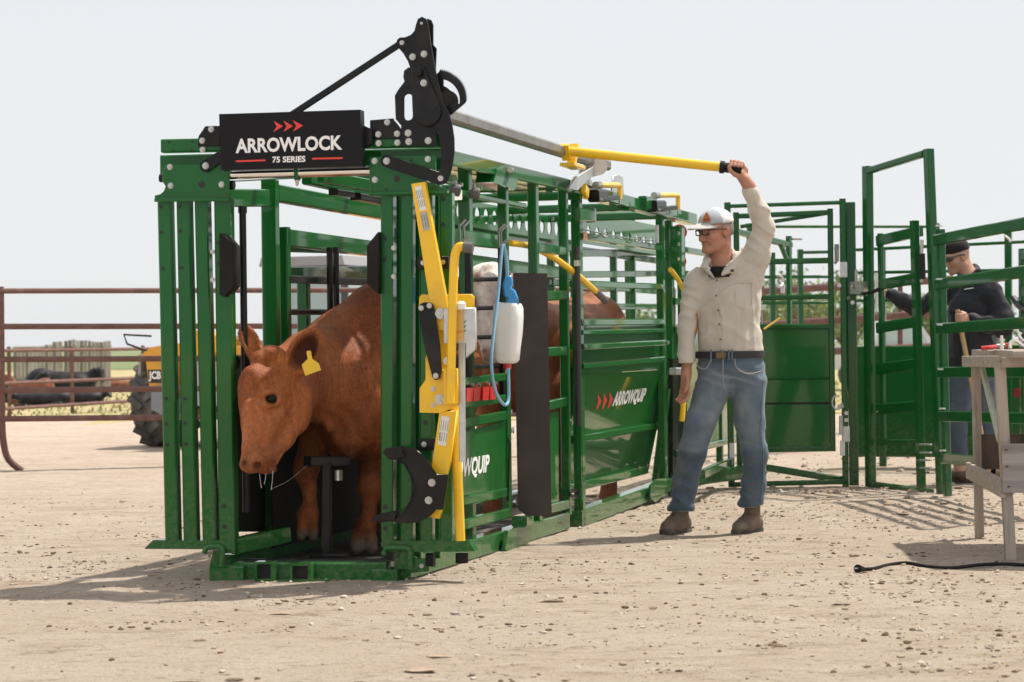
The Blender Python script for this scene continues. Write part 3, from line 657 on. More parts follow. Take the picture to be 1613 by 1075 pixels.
# --- the sign
sg = [(345, 180), (567.5, 173), (569.5, 262), (348, 268)]; DS = .10
sp = obj('sign', MB().prism([F(x, y, DS) for x, y in sg], -FN*.07), pbr('sign_black', (.0065, .0065, .009), .45, spec=.2), CH)
obj('sign_arm', MB().prism([F(568, 196, .04), F(586, 204, .04), F(586, 226, .04), F(568, 236, .04)], -FN*.04), BLACK, CH)
z8 = lambda x, y: (320+x/5.76, 150+y/5.76)
def ftext(s, a, b, hpx, mat, d, parent, bold):
    p, q = F(*a, d), F(*b, d); r = q-p; up = nrm(ZZ-nrm(r)*np.dot(ZZ, nrm(r)))
    return text('lettering', s, p, r, up, hpx*p[1]/FPX, mat, parent, width=np.linalg.norm(r), bold=bold)
ftext('ARROWLOCK', (371.2, 242), (539.2, 236.3), 23, WHITE, DS+.0005, sp, .032)
ftext('75 SERIES', (429, 256.8), (481.2, 255.5), 9.7, WHITE, DS+.0005, sp, .03)
for P in ([(640, 235), (725, 283), (637, 337), (668, 285)], [(728, 232), (815, 281), (728, 335), (757, 283)], [(812, 228), (907, 277), (815, 333), (845, 280)]):
    plate('arrow_mark', [[F(*z8(*p), DS+.001) for p in P]], FN, .001, SIGNRED, sp, bevel=0)
for a, b_ in (((371.6, 254.7), (418, 253)), ((491.9, 250.5), (539.6, 249.5))):
    plate('stripe', [[F(a[0], a[1]-1.6, DS+.001), F(b_[0], b_[1]-1.6, DS+.001), F(b_[0], b_[1]+1.2, DS+.001), F(a[0], a[1]+1.2, DS+.001)]], FN, .001, SIGNRED, sp, bevel=0)
# --- yellow head holder on the right door
HH = CH
yd = .13
fplate('head_holder_arm', [(650, 291), (670, 288), (683, 360), (706, 484), (702, 520), (684, 520), (678, 470), (674, 446)], yd, .04, YELLOW)
fplate('head_holder_plate', z4([(330, 332), (578, 330), (590, 342), (590, 395), (470, 400), (470, 700), (410, 708), (350, 655), (380, 540), (345, 470), (318, 400), (320, 345)]), yd-.045, .010, YELLOW)
fplate('head_holder_plate', z4([(352, 650), (415, 708), (512, 700), (512, 880), (425, 918), (322, 916), (322, 797), (352, 756)]), yd, .012, YELLOW)
fplate('lower_arm', z5([(424, 160), (506, 150), (475, 400), (455, 470), (430, 640), (418, 684), (343, 668), (385, 440)]), yd-.01, .045, YELLOW)
fplate('link_plate', z4([(316, 400), (325, 378), (345, 370), (375, 372), (388, 385), (400, 450), (420, 580), (428, 705), (420, 745), (400, 755), (385, 740), (340, 560), (322, 440)]), yd+.03, .012, BLACK)
fplate('clamp_channel', z4([(445, 700), (510, 700), (512, 872), (445, 876)]), yd+.05, .05, YELLOW)
ht = [F(*p, yd+.075) for p in z4([(472, 868), (478, 640), (484, 400), (489, 220), (493, 150), (503, 108), (520, 90), (545, 93)])]
obj('handle_tube', MB().tube(ht, .0200, n=14, sub=3), YELLOW, CH, smooth=True)
obj('handle_grip', MB().cyl(F(*z4([(538, 93)])[0], yd+.075), F(*z4([(585, 97)])[0], yd+.075), .0245, n=16), GREYR, CH, smooth=True)
obj('slide_tube', MB().tube([F(*p, .06) for p in z5([(492, 60), (496, 180), (523, 797)])], .022, n=14), YELLOW, CH, smooth=True)
# zinc ratchet box and rod
fplate('ratchet_box', z4([(445, 402), (597, 398), (600, 560), (598, 600), (555, 640), (555, 570), (445, 572)]), yd+.045, .03, GALV)
obj('ratchet_block', MB().prism([F(*p, yd+.052) for p in z4([(497, 402), (538, 402), (538, 562), (497, 562)])], -FN*.02), pbr('amber_yellow', (.66, .42, .12), .4), CH)
text('lettering', 'NNO', F(*z4([(498, 522)])[0], yd+.0525), F(*z4([(535, 522)])[0], yd)-F(*z4([(498, 522)])[0], yd), ZZ, .012, pbr('orange_print', (.7, .22, .02), .5), CH, width=.034, bold=.03)
for y in (465, 488, 510): obj('slot_mark', MB().bar(F(*z4([(541, y+5)])[0], yd+.046), F(*z4([(550, y-5)])[0], yd+.046), .004, .004, side=FN), GREEN, CH)
obj('ratchet_knob', MB().lathe(F(*z4([(527, 375)])[0], yd+.06), [(.003, -.03), (.021, -.025), (.021, .0), (.012, .01), (.006, .012)], axis=ZZ, n=14), pbr('white_enamel', (.8, .78, .72), .3), CH, smooth=True)
obj('ratchet_rod', MB().bar(F(727.5, 540, yd), F(728.5, 728, yd), .028, .02, side=FL, ch=.004), GALV, CH)
for x, y, r, d in [(327, 397, .013, yd+.03), (368, 385, .013, yd+.03), (400, 735, .014, yd+.03), (423, 425, .027, yd+.01), (421, 852, .026, yd+.0), (386, 800, .012, yd), (388, 880, .011, yd), (455, 660, .018, yd+.01), (522, 378, .01, yd+.05)]: fbolt(*z4([(x, y)])[0], d, r*.82)
for P, bs in (([(312, 145), (465, 141), (465, 200), (312, 204)], [(336, 172), (436, 168)]),):
    fplate('pivot_bracket', z4(P), .03, .03, BLACK)
    for q in bs: fbolt(*z4([q])[0], .031, .010)
fplate('pivot_bracket', z5([(318, 290), (398, 292), (398, 342), (318, 346)]), .03, .03, BLACK); fbolt(*z5([(341, 317)])[0], .031, .011)
def label(P, mat, d, parent=None, lines=0):
    o = plate('label', [[F(*p, d) for p in P]], FN, .001, mat, parent or CH, bevel=0)
    a, b_, c, e = [np.array(p, float) for p in P]
    for k in range(lines):          # unreadable small print: rows of tiny dashes
        t = .12+.76*k/max(lines-1, 1)
        for s0, s1 in ((.15, .5), (.55, .85)):
            q0 = a+(b_-a)*t+(e-a)*s0; q1 = a+(b_-a)*t+(e-a)*s1
            obj('print_line', MB().bar(F(*q0, d+.001), F(*q1, d+.001), .0018, .0006, side=FL), INK, o)
label(z2([(250, 766), (279, 760), (300, 862), (272, 868)]), LABEL, yd+.002, lines=4)
label(z2([(274, 876), (301, 870), (314, 945), (288, 952)]), SILVER, yd+.002, lines=3)
label(z5([(428, 174), (470, 182), (450, 326), (409, 318)]), LABEL, yd-.008, lines=4)
for k in range(3): obj('print_mark', MB().bar(F(*z5([(416+k*0, 262+k*15)])[0], yd-.006), F(*z5([(426, 270+k*15)])[0], yd-.006), .006, .001, side=FN), INK, CH)
# black head scoop
sc_out = [(150, 356), (178, 334), (240, 328), (300, 343), (350, 383), (385, 440), (405, 468), (462, 470), (436, 640), (402, 640), (372, 672), (305, 705), (215, 708), (165, 694), (200, 690), (240, 652), (272, 602), (287, 530), (272, 470), (243, 415), (206, 392)]
fplate('head_scoop', z5(sc_out), yd+.05, .015, BLACK)
inn = z5([(160, 372), (206, 392), (243, 415), (272, 470), (287, 530), (272, 602), (240, 652), (200, 690), (100, 703)])
m = MB()
for (a, b_) in zip(inn[:-1], inn[1:]): m.prism([F(*a, yd+.06), F(*b_, yd+.06), F(b_[0]+1.8, b_[1]+1, yd+.06), F(a[0]+1.8, a[1]+1, yd+.06)], -FN*.09)
obj('scoop_lip', m, BLACK, CH)
fplate('scoop_tip', z5([(150, 356), (165, 336), (225, 330), (255, 372), (205, 390), (180, 388)]), yd+.075, .09, BLACK)
fplate('scoop_tip', z5([(95, 690), (108, 668), (215, 648), (200, 690), (118, 704)]), yd+.06, .08, BLACK)
for q in ((380, 508), (364, 596)): fbolt(*z5([q])[0], yd+.05, .015)
# --- kneeling post in front of the cow's chest
pk = at(515, 872, 10.55)
kp = obj('brisket_post', MB().bar(at(515, 874, 10.5), at(515, 730, 10.5), .042, .042, side=FL, ch=.005), BLACK, CH)
obj('brisket_bar', MB().bar(at(484, 727, 10.44), at(545, 727, 10.62), .05, .052, side=ZZ, ch=.006), BLACK, CH)
obj('brisket_base', MB().bar(at(488, 877, 10.45), at(548, 877, 10.45), .07, .02, side=FN), BLACK, CH)
obj('hose_stub', MB().cyl(at(533, 741, 10.5), at(533, 757, 10.5), .02, n=12), ZINC, CH)
# --- left wall of the squeeze
BW = .86
spost('wall_post', 436, 284, 868, BW, .06, .075); spost('wall_post', 424, 300, 868, BW+.06, .05, .035)
spost('wall_post', 455, 358, 850, BW, .05, .045)
spost('wall_post', 485, 447, 640, BW+.10, .05, .06, mat=GREEN)
sbar('gate_side_beam', 363, 312, 425, 312, .085, .05, BW, label=None)
sbar('upper_rail', 440, 304, 905, 388, .085, .05, BW)
sbar('mid_rail', 452, 374, 900, 432, .085, .05, BW)
for y0, y1, h in ((440, 452, .04), (492, 492, .03)): sbar('black_rail', 455, y0, 800, y1, h, .03, BW, mat=BLACK)
sbar('side_rail', 455, 432, 640, 428, .075, .04, BW+.05); sbar('side_rail', 455, 392, 640, 398, .035, .03, BW+.08)
for x in (519, 529): 
    p = S(x, 390, BW-.05); q = S(x, 600, BW-.05); obj('black_upright', MB().cyl((p[0], p[1], q[2]), p, .0165, n=10), BLACK, CH, smooth=True)
p = at(382, 326, 10.35); obj('hydraulic_rod', MB().cyl((p[0], p[1], .3), p, .0165, n=14), BLACK, CH, smooth=True)
obj('rod_cap', MB().cyl(p+ZZ*.0, p+ZZ*-.03, .021, n=14), BLACK, CH, smooth=True)
sbar('lower_rail', 440, 838, 800, 768, .08, .05, BW); 
obj('side_curtain', MB().prism([at(371, 562, 10.4), at(434, 562, 11.02), at(434, 838, 11.02), at(371, 838, 10.4)], BL*.012), RUBBER, CH)
obj('side_curtain', MB().prism([L(.42, BW-.02, .10), L(2.8, BW-.02, .10), L(2.8, BW-.02, 1.0), L(.42, BW-.02, 1.0)], BL*.012), RUBBER, CH)
obj('curtain_bar', MB().bar(at(371, 564, 10.38), at(412, 563, 10.9), .03, .02), BLACK, CH)
# roof cross members seen under the beams
obj('roof_rail', MB().bar(S(483, 283, .62), S(700, 330, .62), .05, .05, side=BL), GREEN, CH)
obj('roof_rail', MB().bar(S(505, 278, .50), S(716, 318, .50), .03, .06, side=BL), GREEN, CH)
for a_ in (.35, 1.55, 2.45): obj('roof_crossbar', MB().bar(L(a_, -.02, 1.95), L(a_, BW, 1.95), .04, .05, side=AX), GREEN, CH)
obj('roof_latch', MB().bar(S(525, 303, .6), S(552, 307, .6), .05, .03).bar(S(560, 310, .6), S(600, 318, .6), .06, .035), BLACK, CH)

# ------------------------------------------------------------------ near side of the squeeze
def sbolt(x, y, b, r=.011, parent=None): return bolt(S(x, y, b), -BL, r, parent or CH)
sbar('top_beam', 700, 246, 896, 292, .075, .06, -.02)
sbar('top_beam_lip', 712, 259, 894, 299, .014, .09, -.03)
z7 = lambda x, y: (700+x/3.84, 200+y/3.84)
spost('wall_post', 800, 296, 806); spost('wall_post', 847, 288, 822, w=.06); spost('wall_post', 894.5, 300, 812); spost('end_post', 915.5, 290, 832, w=.07, dep=.055)
spost('front_post', 742, 272, 880, b=.02, w=.06, dep=.06)
sbar('mid_rail', 690, 370, 786, 381, .075, .03, .0)
sbar('rail', 712, 300, 830, 325, .028, .03, .0); sbar('rail', 847, 390, 892, 396, .05, .03, .0)
sbar('rail', 700, 347, 895, 342, .045, .04, BW-.02)
# two strips of slotted plate on the far wall
def slotted(name, x0, y0, x1, y1, hz, n, z0=None, par=None, frac=(.18, .82), w=.62):
    p, q = S(x0, y0, BW-.06), S(x1, y1, BW-.06); q[2] = p[2]; d = q-p; o = [[p, q, q-ZZ*hz, p-ZZ*hz]]
    for k in range(n):
        c = p+d*(k+.5)/n; r = np.linalg.norm(d)/n*w/2; u = nrm(d); zt, zb = -hz*frac[0]-r, -hz*frac[1]+r
        o.append([c+u*r*math.cos(t)+ZZ*(zt+r*math.sin(t)) for t in np.linspace(0, math.pi, 6)]+[c+u*r*math.cos(t)+ZZ*(zb+r*math.sin(t)) for t in np.linspace(math.pi, 2*math.pi, 6)])
    return plate(name, o, BL, .008, GREEN, par or CH, bevel=.001)
slotted('slotted_plate', 715, 312, 892, 326, .16, 14)
def slat_rail(nm, x0, y0, x1, y1, hpx, b=.0, dep=.04, par=None, mat=GREEN):
    p = S((x0+x1)/2, (y0+y1)/2, b); return sbar(nm, x0, y0, x1, y1, hpx*p[1]/FPX, dep, b, mat, par)
for a in ((700, 606, 797, 594, 13), (700, 641, 797, 628, 13), (700, 673, 799, 655, 16), (715, 792, 802, 776, 15), (690, 838, 806, 808, 16)): slat_rail('drop_bar', *a)
sh = plate('side_sheet', [[S(700, 690, .02), S(800, 662, .02), S(800, 772, .02), S(700, 800, .02)]], BL, .006, GREENP, CH)
t = text('lettering', 'ARROWQUIP', S(693, 764, .0155), AX, ZZ, .105, WHITE, sh, width=np.linalg.norm(S(765, 750, .0155)-S(686, 766, .0155)), bold=.03, shear=.12)
for k, x in enumerate((741, 752, 766.5, 778)):
    y0 = 614-(x-741)*.07
    p = S(x, y0+8, -.012)
    o = obj('red_latch', MB().prism([p-AX*.055+ZZ*.033, p+AX*.055+ZZ*.033, p+AX*.03-ZZ*.033, p-AX*.065-ZZ*.033], BL*.02), RED, CH)
    sbolt(x+2, y0-7, -.002, .011)
# latch hooks on the mid rail
for x, y in ((724, 366), (731, 367), (786, 372), (789, 374)):
    p = S(x, y, -.02); obj('hook', MB().bar(p-ZZ*.06, p+ZZ*.035, .016, .008).bar(p+ZZ*.03, p+ZZ*.06+AX*.03-BL*.02, .014, .008).bar(p-ZZ*.05, p-ZZ*.02+AX*.02-BL*.035, .014, .008), STEEL, CH)
for x, y in ((797, 378), (845, 340)): pass
# black ladder grid in front of the second cow
for x in (737.5, 789): 
    p, q = S(x, 388, .03), S(x, 640, .03); obj('black_upright', MB().bar((p[0], p[1], q[2]), p, .03, .03, side=BL), BLACK, CH)
for y in (440, 485, 531, 577): slat_rail('black_rung', 736, y+1, 790, y, 7, b=.035, mat=BLACK)
# rubber splash board standing out from the side
bx = np.array([1, -.03, 0]); a0 = S(835, 620, -.06)
def facing(x, y): return on_plane(x, y, a0, np.array([.03, 1, 0]))
obj('splash_board', MB().prism([facing(*p) for p in ((808, 430), (862, 431), (869, 813), (830, 813), (816, 803))], (0, .012, 0)), HDPE, CH)
for x, y in ((806, 650), (809, 678), (812, 792)): bolt(facing(x, y), (-1, -.2, 0), .016, CH)
m = MB().tube([S(800, 690, -.03), S(803, 700, -.04), S(800, 790, -.03)], .006); obj('latch_cord', m, BLACK, CH)
# low cross pieces right of the board
slat_rail('rail', 862, 467, 893, 465, 15); slat_rail('rail', 862, 555, 893, 553, 15); slat_rail('rail', 864, 640, 893, 633, 15); slat_rail('rail', 869, 802, 897, 795, 15)
obj('side_sheet', MB().prism([S(866, 650, .02), S(880, 648, .02), S(880, 798, .02), S(866, 803, .02)], BL*.006), GREENP, CH)
# rounded skid at the join of the base rails
obj('skid_plate', MB().prism([S(x, y, -.02) for x, y in ((790, 866), (795, 836), (812, 830), (832, 830), (833, 850), (820, 862), (800, 870))], -BL*.02), GREEN, CH)
obj('skid_bracket', MB().bar(S(818, 822, -.05), S(830, 818, .03), .08, .06), GREEN, CH)
# hand bar and its collar, beside the end post
p, q = S(908.5, 388, -.06), S(908.5, 672, -.06); q = np.array([p[0], p[1], q[2]])
obj('hand_bar', MB().cyl(q, p, .0185, n=14), pbr('dark_grip', (.035, .036, .037), .45), CH, smooth=True)
obj('bar_ring', MB().cyl(p-ZZ*.115, p-ZZ*.082, .0205, n=14), ZINC, CH)
obj('hand_bar_rod', MB().bar(q, q-ZZ*.42, .02, .03), GREEN, CH)
obj('spring_clip', MB().tube([S(905+8*math.cos(t), 776+5*math.sin(t)+t*.3, -.05) for t in np.linspace(0, 12, 30)], .008), BLACK, CH)
for x, y in ((908, 402), (893, 425), (894, 300), (869, 345)): sbolt(x, y, -.01, .012)
# cast latch block beside the top of the end post
obj('latch_block', MB().bar(S(908, 339, -.03), S(931, 339, -.03), .05, .075, side=BL), GREEN, CH); obj('latch_face', MB().bar(S(929, 339, -.02), S(932, 339, -.02), .055, .09, side=BL), ZINC, CH)
# saddle over the top beam
for dx in (0, 14):
    c = [S(x+dx, y+dx*.3, -.035) for x, y in ((778, 287), (783, 266), (790, 261), (798, 263), (802, 275), (800, 288), (796, 296))]
    obj('saddle_plate', MB().prism(c, BL*.10), GREEN, CH)
obj('saddle_bolt', MB().cyl(S(803, 268, -.05), S(812, 270, .05), .015, n=10), ZINC, CH)
# spring knobs and rods behind the header
for x, y in ((719, 300), (749, 305)):
    obj('knob', MB().lathe(S(x, y, -.03), [(.008, -.04), (.02, -.02), (.03, 0), (.03, .012), (.012, .02)], axis=-BL*.6-ZZ*.05+AX*.5, n=14), GREYR, CH, smooth=True)
    obj('knob_rod', MB().cyl(S(x-6, y+1, .02), S(x+50, y+12, .02), .006, n=8), ZINC, CH); sbolt(x-4, y-12, -.02, .012); sbolt(x+7, y-9, -.02, .01)
obj('small_plate', MB().prism([S(713, 303, -.01), S(728, 300, -.01), S(728, 315, -.01), S(716, 316, -.01)], BL*.004), LABEL, CH)
# balance arm over the top: grey pipe with yellow hand lever
b0 = -.04
obj('balance_arm', MB().bar(S(700, 181, b0), S(955, 261, b0), .062, .062, side=BL, ch=.012), STEEL, CH)
obj('arm_eye', MB().cyl(S(942, 262, b0-.05), S(942, 262, b0+.05), .055, n=20), GALV, CH, smooth=True)
pl = [S(x, y, b0-.02) for x, y in ((896, 297), (905, 280), (925, 268), (943, 257), (952, 268), (940, 276), (928, 280), (915, 292), (908, 300))]
plate('arm_bracket', [pl], BL, .02, GALV, CH)
plate('arm_bracket', [[S(x, y, b0+.10) for x, y in ((912, 265), (922, 258), (930, 262), (930, 300), (912, 296))]], BL, .006, GALV, CH)
lv0, lv1 = S(889, 238, b0-.02), None
# lever runs out level towards the man's hand
HAND = at(1160, 266, 12.30)
m = MB().cyl(lv0, lv0+(HAND-lv0)*.905, .0265, n=16); obj('hand_lever', m, YELLOW, CH, smooth=True)
obj('lever_clamp', MB().bar(S(905, 229, b0-.05), S(900, 262, b0-.05), .05, .03, side=BL).bar(S(889, 228, b0-.03), S(893, 252, b0-.03), .05, .025, side=BL).bar(S(893, 259, b0-.03), S(911, 265, b0-.03), .085, .02, side=BL), YELLOW, CH)
gr = MB().cyl(lv0+(HAND-lv0)*.905, lv0+(HAND-lv0)*.93, .035, n=16).cyl(lv0+(HAND-lv0)*.93, HAND+(HAND-lv0)*.005, .028, n=16).cyl(HAND+(HAND-lv0)*.004, HAND+(HAND-lv0)*.03, .034, .028, n=16)
obj('lever_grip', gr, RUBBER, CH, smooth=True)
# yellow bent pull handle behind the rails
pts = [S(803, 383, .10), S(835, 388, .08), S(870, 405, .02), S(905, 430, -.04), S(938, 459, -.08)]
obj('pull_handle', MB().tube(pts, .0185, n=12, sub=5), YELLOW, CH, smooth=True)
obj('pull_grip', MB().cyl(pts[-1], S(954, 474, -.10), .021, n=12), GREYR, CH, smooth=True)
# ------------------------------------------------------------------ palpation cage behind the squeeze
PC = thing('palpation_cage', 'dark green rear cage with sheeted logo door, between squeeze and tan shirted man', 'cattle cage', L(3.0, 0, 0))
k = dict(parent=PC)
DA0, DA1, DZ0, DZ1 = 3.12, 5.36, .885, .20       # the sheeted door leans in towards its foot
def DR(a, z, o=0.0): t = (DZ0-z)/(DZ0-DZ1); return L(a, .03+.13*t+o, z)
_d0 = DR(DA0, DZ0); _dn = nrm(np.cross(DR(DA1, DZ0)-_d0, DR(DA0, DZ1)-_d0)); _dn = _dn if np.dot(_dn, BL) < 0 else -_dn
sbar('top_beam', 898, 293, 1098, 345, .075, .06, -.02, **k)
sbar('top_beam_lip', 905, 302, 1098, 353, .014, .09, -.03, **k)
spost('end_post', 1046, 335, 778, w=.06, **k); spost('end_post', 1060, 348, 782, w=.05, dep=.05, **k)
sbar('base_rail', 917, 818, 1048, 770, .10, .08, **k)
obj('base_rail', MB().bar(L(2.85, BW, .05), L(5.3, BW, .05), .08, .10, side=BL), GREEN, PC)
obj('skid_plate', MB().prism([S(x, y, -.02) for x, y in ((1022, 785), (1022, 765), (1032, 755), (1047, 754), (1049, 765), (1040, 782), (1030, 792))], -BL*.012), GREEN, PC)
slat_rail('rail', 915, 371, 1043, 391, 10, par=PC); slat_rail('rail', 916, 447, 1047, 452, 10, par=PC)
dr = obj('door_sheet', MB().prism([L(DA0, .03, 1.20), L(DA1, .03, 1.20), L(DA1, .03, DZ0), L(DA0, .03, DZ0)], BL*.006), GREENP, PC)
dr = obj('door_sheet', MB().prism([DR(DA0, DZ0-.002), DR(DA1, DZ0-.002), DR(DA1-.1, DZ1), DR(DA0, DZ1)], BL*.006), GREENP, PC)
slat_rail('sheet_frame', 919, 508, 1048, 507, 10, par=PC, b=-.01); slat_rail('sheet_ledge', 919, 524, 1048, 521, 7, par=PC, b=-.01)
slat_rail('sheet_ledge', 921, 547, 1050, 540, 9, par=PC, b=-.05, dep=.09); slat_rail('sheet_ledge', 920, 577, 1048, 566, 9, par=PC, b=-.02)
for x, y in ((921, 547), (1051, 540), (918, 507)): sbolt(x, y, -.055, .014, PC)
for z_, w_ in ((.50, .045), (.205, .055)): obj('sheet_rib', MB().bar(DR(DA0, z_, -.02), DR(DA1-.05-.1*(z_ < .3), z_, -.02), .04, w_, side=BL), GREEN, PC)
obj('sheet_edge', MB().bar(DR(DA1-.02, DZ0, -.01), DR(DA1-.12, DZ1, -.01), .04, .05, side=BL), GREEN, PC)
obj('brace', MB().bar(L(DA1+.05, .03, .75), L(DA1-.02, .10, .12), .05, .05, side=BL), GREEN, PC)
for a_ in (4.9, 5.15): bolt(DR(a_, .235, -.04), -BL, .012, PC)
# logo on the door sheet
def on_door(x, y):
    n = _dn
    return on_plane(x, y, _d0, n)+n*.002, n
q0, dn = on_door(963, 644); q1, _ = on_door(1014, 636); up = nrm(ZZ-dn*np.dot(ZZ, dn))
text('lettering', 'ARROWQUIP', q0, q1-q0, up, 27*q0[1]/FPX, WHITE, dr, width=np.linalg.norm(q1-q0), bold=.035, shear=.15)
for k_ in range(3):
    x = 938+k_*9.2; y = 634-k_*1.2
    P = [on_door(x+3.2, y-14)[0], on_door(x+8.8, y-2)[0], on_door(x, y+14)[0], on_door(x+3.2, y-1)[0]]
    plate('arrow_mark', [P], dn, .001, SIGNRED, dr, bevel=0)
# far wall of the cage
spost('wall_post', 1000, 345, 560, BW, .05, .05, **k) ; spost('wall_post', 912, 400, 780, BW-.02, .06, .06, **k)
for y0, y1, h in ((399, 398, 11), (433, 431, 10), (484, 483, 10), (560, 545, 12)):
    slat_rail('far_rail', 905, y0, 1060, y1, h, b=BW, par=PC)
obj('tie_bar', MB().bar(S(934, 460, BW+.1), S(940, 620, BW+.1), .04, .04), GREEN, PC)
obj('tie_bar', MB().bar(S(989, 410, BW+.1), S(991, 510, BW+.1), .05, .05), GREEN, PC)
slotted('slotted_plate', 905, 329, 1062, 335, .24, 13, par=PC, frac=(.42, .80), w=.5)
sbar('far_top_beam', 905, 330, 1062, 336, .05, .05, BW, **k)
for a_ in (3.0, 4.2, 5.25): obj('roof_crossbar', MB().bar(L(a_, -.02, 1.93), L(a_, BW, 1.93), .05, .05, side=AX), GREEN, PC)
# wire with eye bolts
obj('tie_wire', MB().tube([S(917, 361, -.02), S(960, 371, -.02), S(1005, 378, -.02), S(1034, 379, -.02)], .005, n=6), ZINC, PC)
for x, y in ((953, 370), (1005, 378)): obj('eye_bolt', MB().tube([S(x+4.5*math.cos(t), y+4.5*math.sin(t), -.03) for t in np.linspace(0, 6.28, 14)], .005, n=6), ZINC, PC)
obj('strike_plate', MB().bar(S(1035, 355, -.02), S(1035, 383, -.02), .03, .02), GALV, PC)
# top latches
for x, y in ((948, 306), (1040, 322)):
    ob = obj('top_latch', MB().bar(S(x-13, y+3, -.06), S(x+2, y+3, -.06), .07, .075, side=BL).bar(S(x, y+8, -.06), S(x+22, y+5, -.06), .05, .028, side=BL), BLACK, PC)
    obj('latch_bow', MB().tube([S(x-8, y-14, -.05), S(x+26, y-14, -.05), S(x+28, y-12, -.05), S(x+28, y+8, -.05)], .017, n=8), YELLOW, PC)
    obj('latch_pin', MB().cyl(S(x-10, y-14, -.06), S(x-3, y-14, -.06), .022, n=10).bar(S(x+28, y+6, -.05), S(x+28, y+16, -.05), .016, .01), ZINC, PC)
    sbolt(x-2, y+9, -.10, .010, PC)
plate('top_plate', [[S(x, y, .06) for x, y in ((963, 300), (965, 278), (974, 276), (980, 280), (982, 310))]], BL, .01, GALV, PC)
plate('top_plate', [[S(x, y, .06) for x, y in ((924, 310), (926, 285), (931, 284), (934, 312))]], BL, .01, GALV, PC)
obj('yellow_stop', MB().bar(S(919, 296, -.04), S(924, 306, -.04), .03, .06), YELLOW, PC)
obj('green_stop', MB().bar(S(1012, 320, -.03), S(1028, 322, -.03), .06, .09, side=BL), GREEN, PC)
obj('orange_sticker', MB().bar(S(919, 372, -.012), S(925, 373, -.012), .002, .045, side=BL), pbr('orange_sticker', (.62, .30, .16), .6), PC)
# tail end: red roller block, black boards, yellow lever
rb = obj('roller_block', MB().bar(S(1066, 358, -.05), S(1066, 440, -.05), .09, .12, side=BL), GREEN, PC)
obj('red_roller', MB().cyl(S(1070, 366, .0), S(1070, 366, .03), .055, n=18), RED, PC, smooth=True); obj('red_roller', MB().cyl(S(1070, 412, .0), S(1070, 412, .03), .05, n=18), RED, PC, smooth=True)
for y in (368, 385, 408): sbolt(1068, y, -.097, .012, PC)
spost('tail_post', 1079, 360, 790, w=.06, b=-.02, **k)
obj('tail_board', MB().prism([S(1060, 565, .0), S(1078, 562, .0), S(1078, 745, .0), S(1060, 752, .0)], BL*.03), BLACK, PC)
obj('tail_lever', MB().tube([S(1056, 425, -.08), S(1068, 441, -.08), S(1082, 470, -.08), S(1098, 520, -.10)], .0165, n=10, sub=3), YELLOW, PC, smooth=True)
obj('tail_lever', MB().tube([S(1078, 612, -.14), S(1076, 635, -.14), S(1074, 664, -.13)], .02, n=10), YELLOW, PC, smooth=True)
obj('lever_bracket', MB().bar(S(1060, 585, -.06), S(1070, 585, -.06), .05, .05, side=BL), GALV, PC)
sbar('tail_base', 1048, 768, 1095, 748, .09, .07, -.0, **k)
# ------------------------------------------------------------------ spray bottle hung on the side rail
bb = -.13
cb = S(799, 573, bb); tb = S(799, 477, bb); Hb = (tb-cb)[2]
SB = thing('spray_bottle', 'white plastic spray bottle with blue trigger gun and hose hanging by the black splash board', 'spray bottle', cb)
prof = [(.030, 0), (.046, .006), (.056, .02), (.060, Hb*.25), (.068, Hb*.5), (.071, Hb*.75), (.069, Hb*.92), (.060, Hb*.985), (.040, Hb)]
obj('bottle', MB().lathe(cb, prof, axis=nrm(np.array([.03, 0, 1])), n=28, sq=.35), WHITEP, SB, smooth=50)
obj('cap', MB().cyl(cb-ZZ*.002, cb-ZZ*.028, .021, n=16), RED, SB); obj('hose_tail', MB().cyl(cb-ZZ*.028, cb-ZZ*.05, .010, n=10), WHITEP, SB)
hz = [S(x, y, bb-.02) for x, y in ((791, 386), (789, 410), (784, 470), (777, 530), (774, 575), (779, 612), (789, 633), (797, 638), (801, 628), (801, 600), (800.5, 580))]
obj('hose', MB().tube(hz, .0085, n=10, sub=4), HOSE, SB, smooth=True)
obj('hose', MB().tube([S(x, y, bb) for x, y in ((793, 386), (797, 405), (799, 430), (800, 446))], .010, n=10, sub=4), HOSE, SB, smooth=True)
obj('gun_collar', MB().cyl(S(800, 428, bb), S(802, 446, bb), .013, n=12), GREYR, SB)
gun = plate('trigger_gun', [[S(x, y, bb) for x, y in z4([(740, 285), (752, 248), (772, 245), (778, 275), (768, 305), (790, 318), (802, 350), (806, 376), (756, 378), (762, 350), (745, 330)])]], np.array([0, -1, 0]), .035, BLUE, SB, bevel=.008)
obj('trigger', MB().tube([S(x, y, bb-.01) for x, y in z4([(772, 268), (782, 290), (780, 312)])], .007), GREYR, SB)
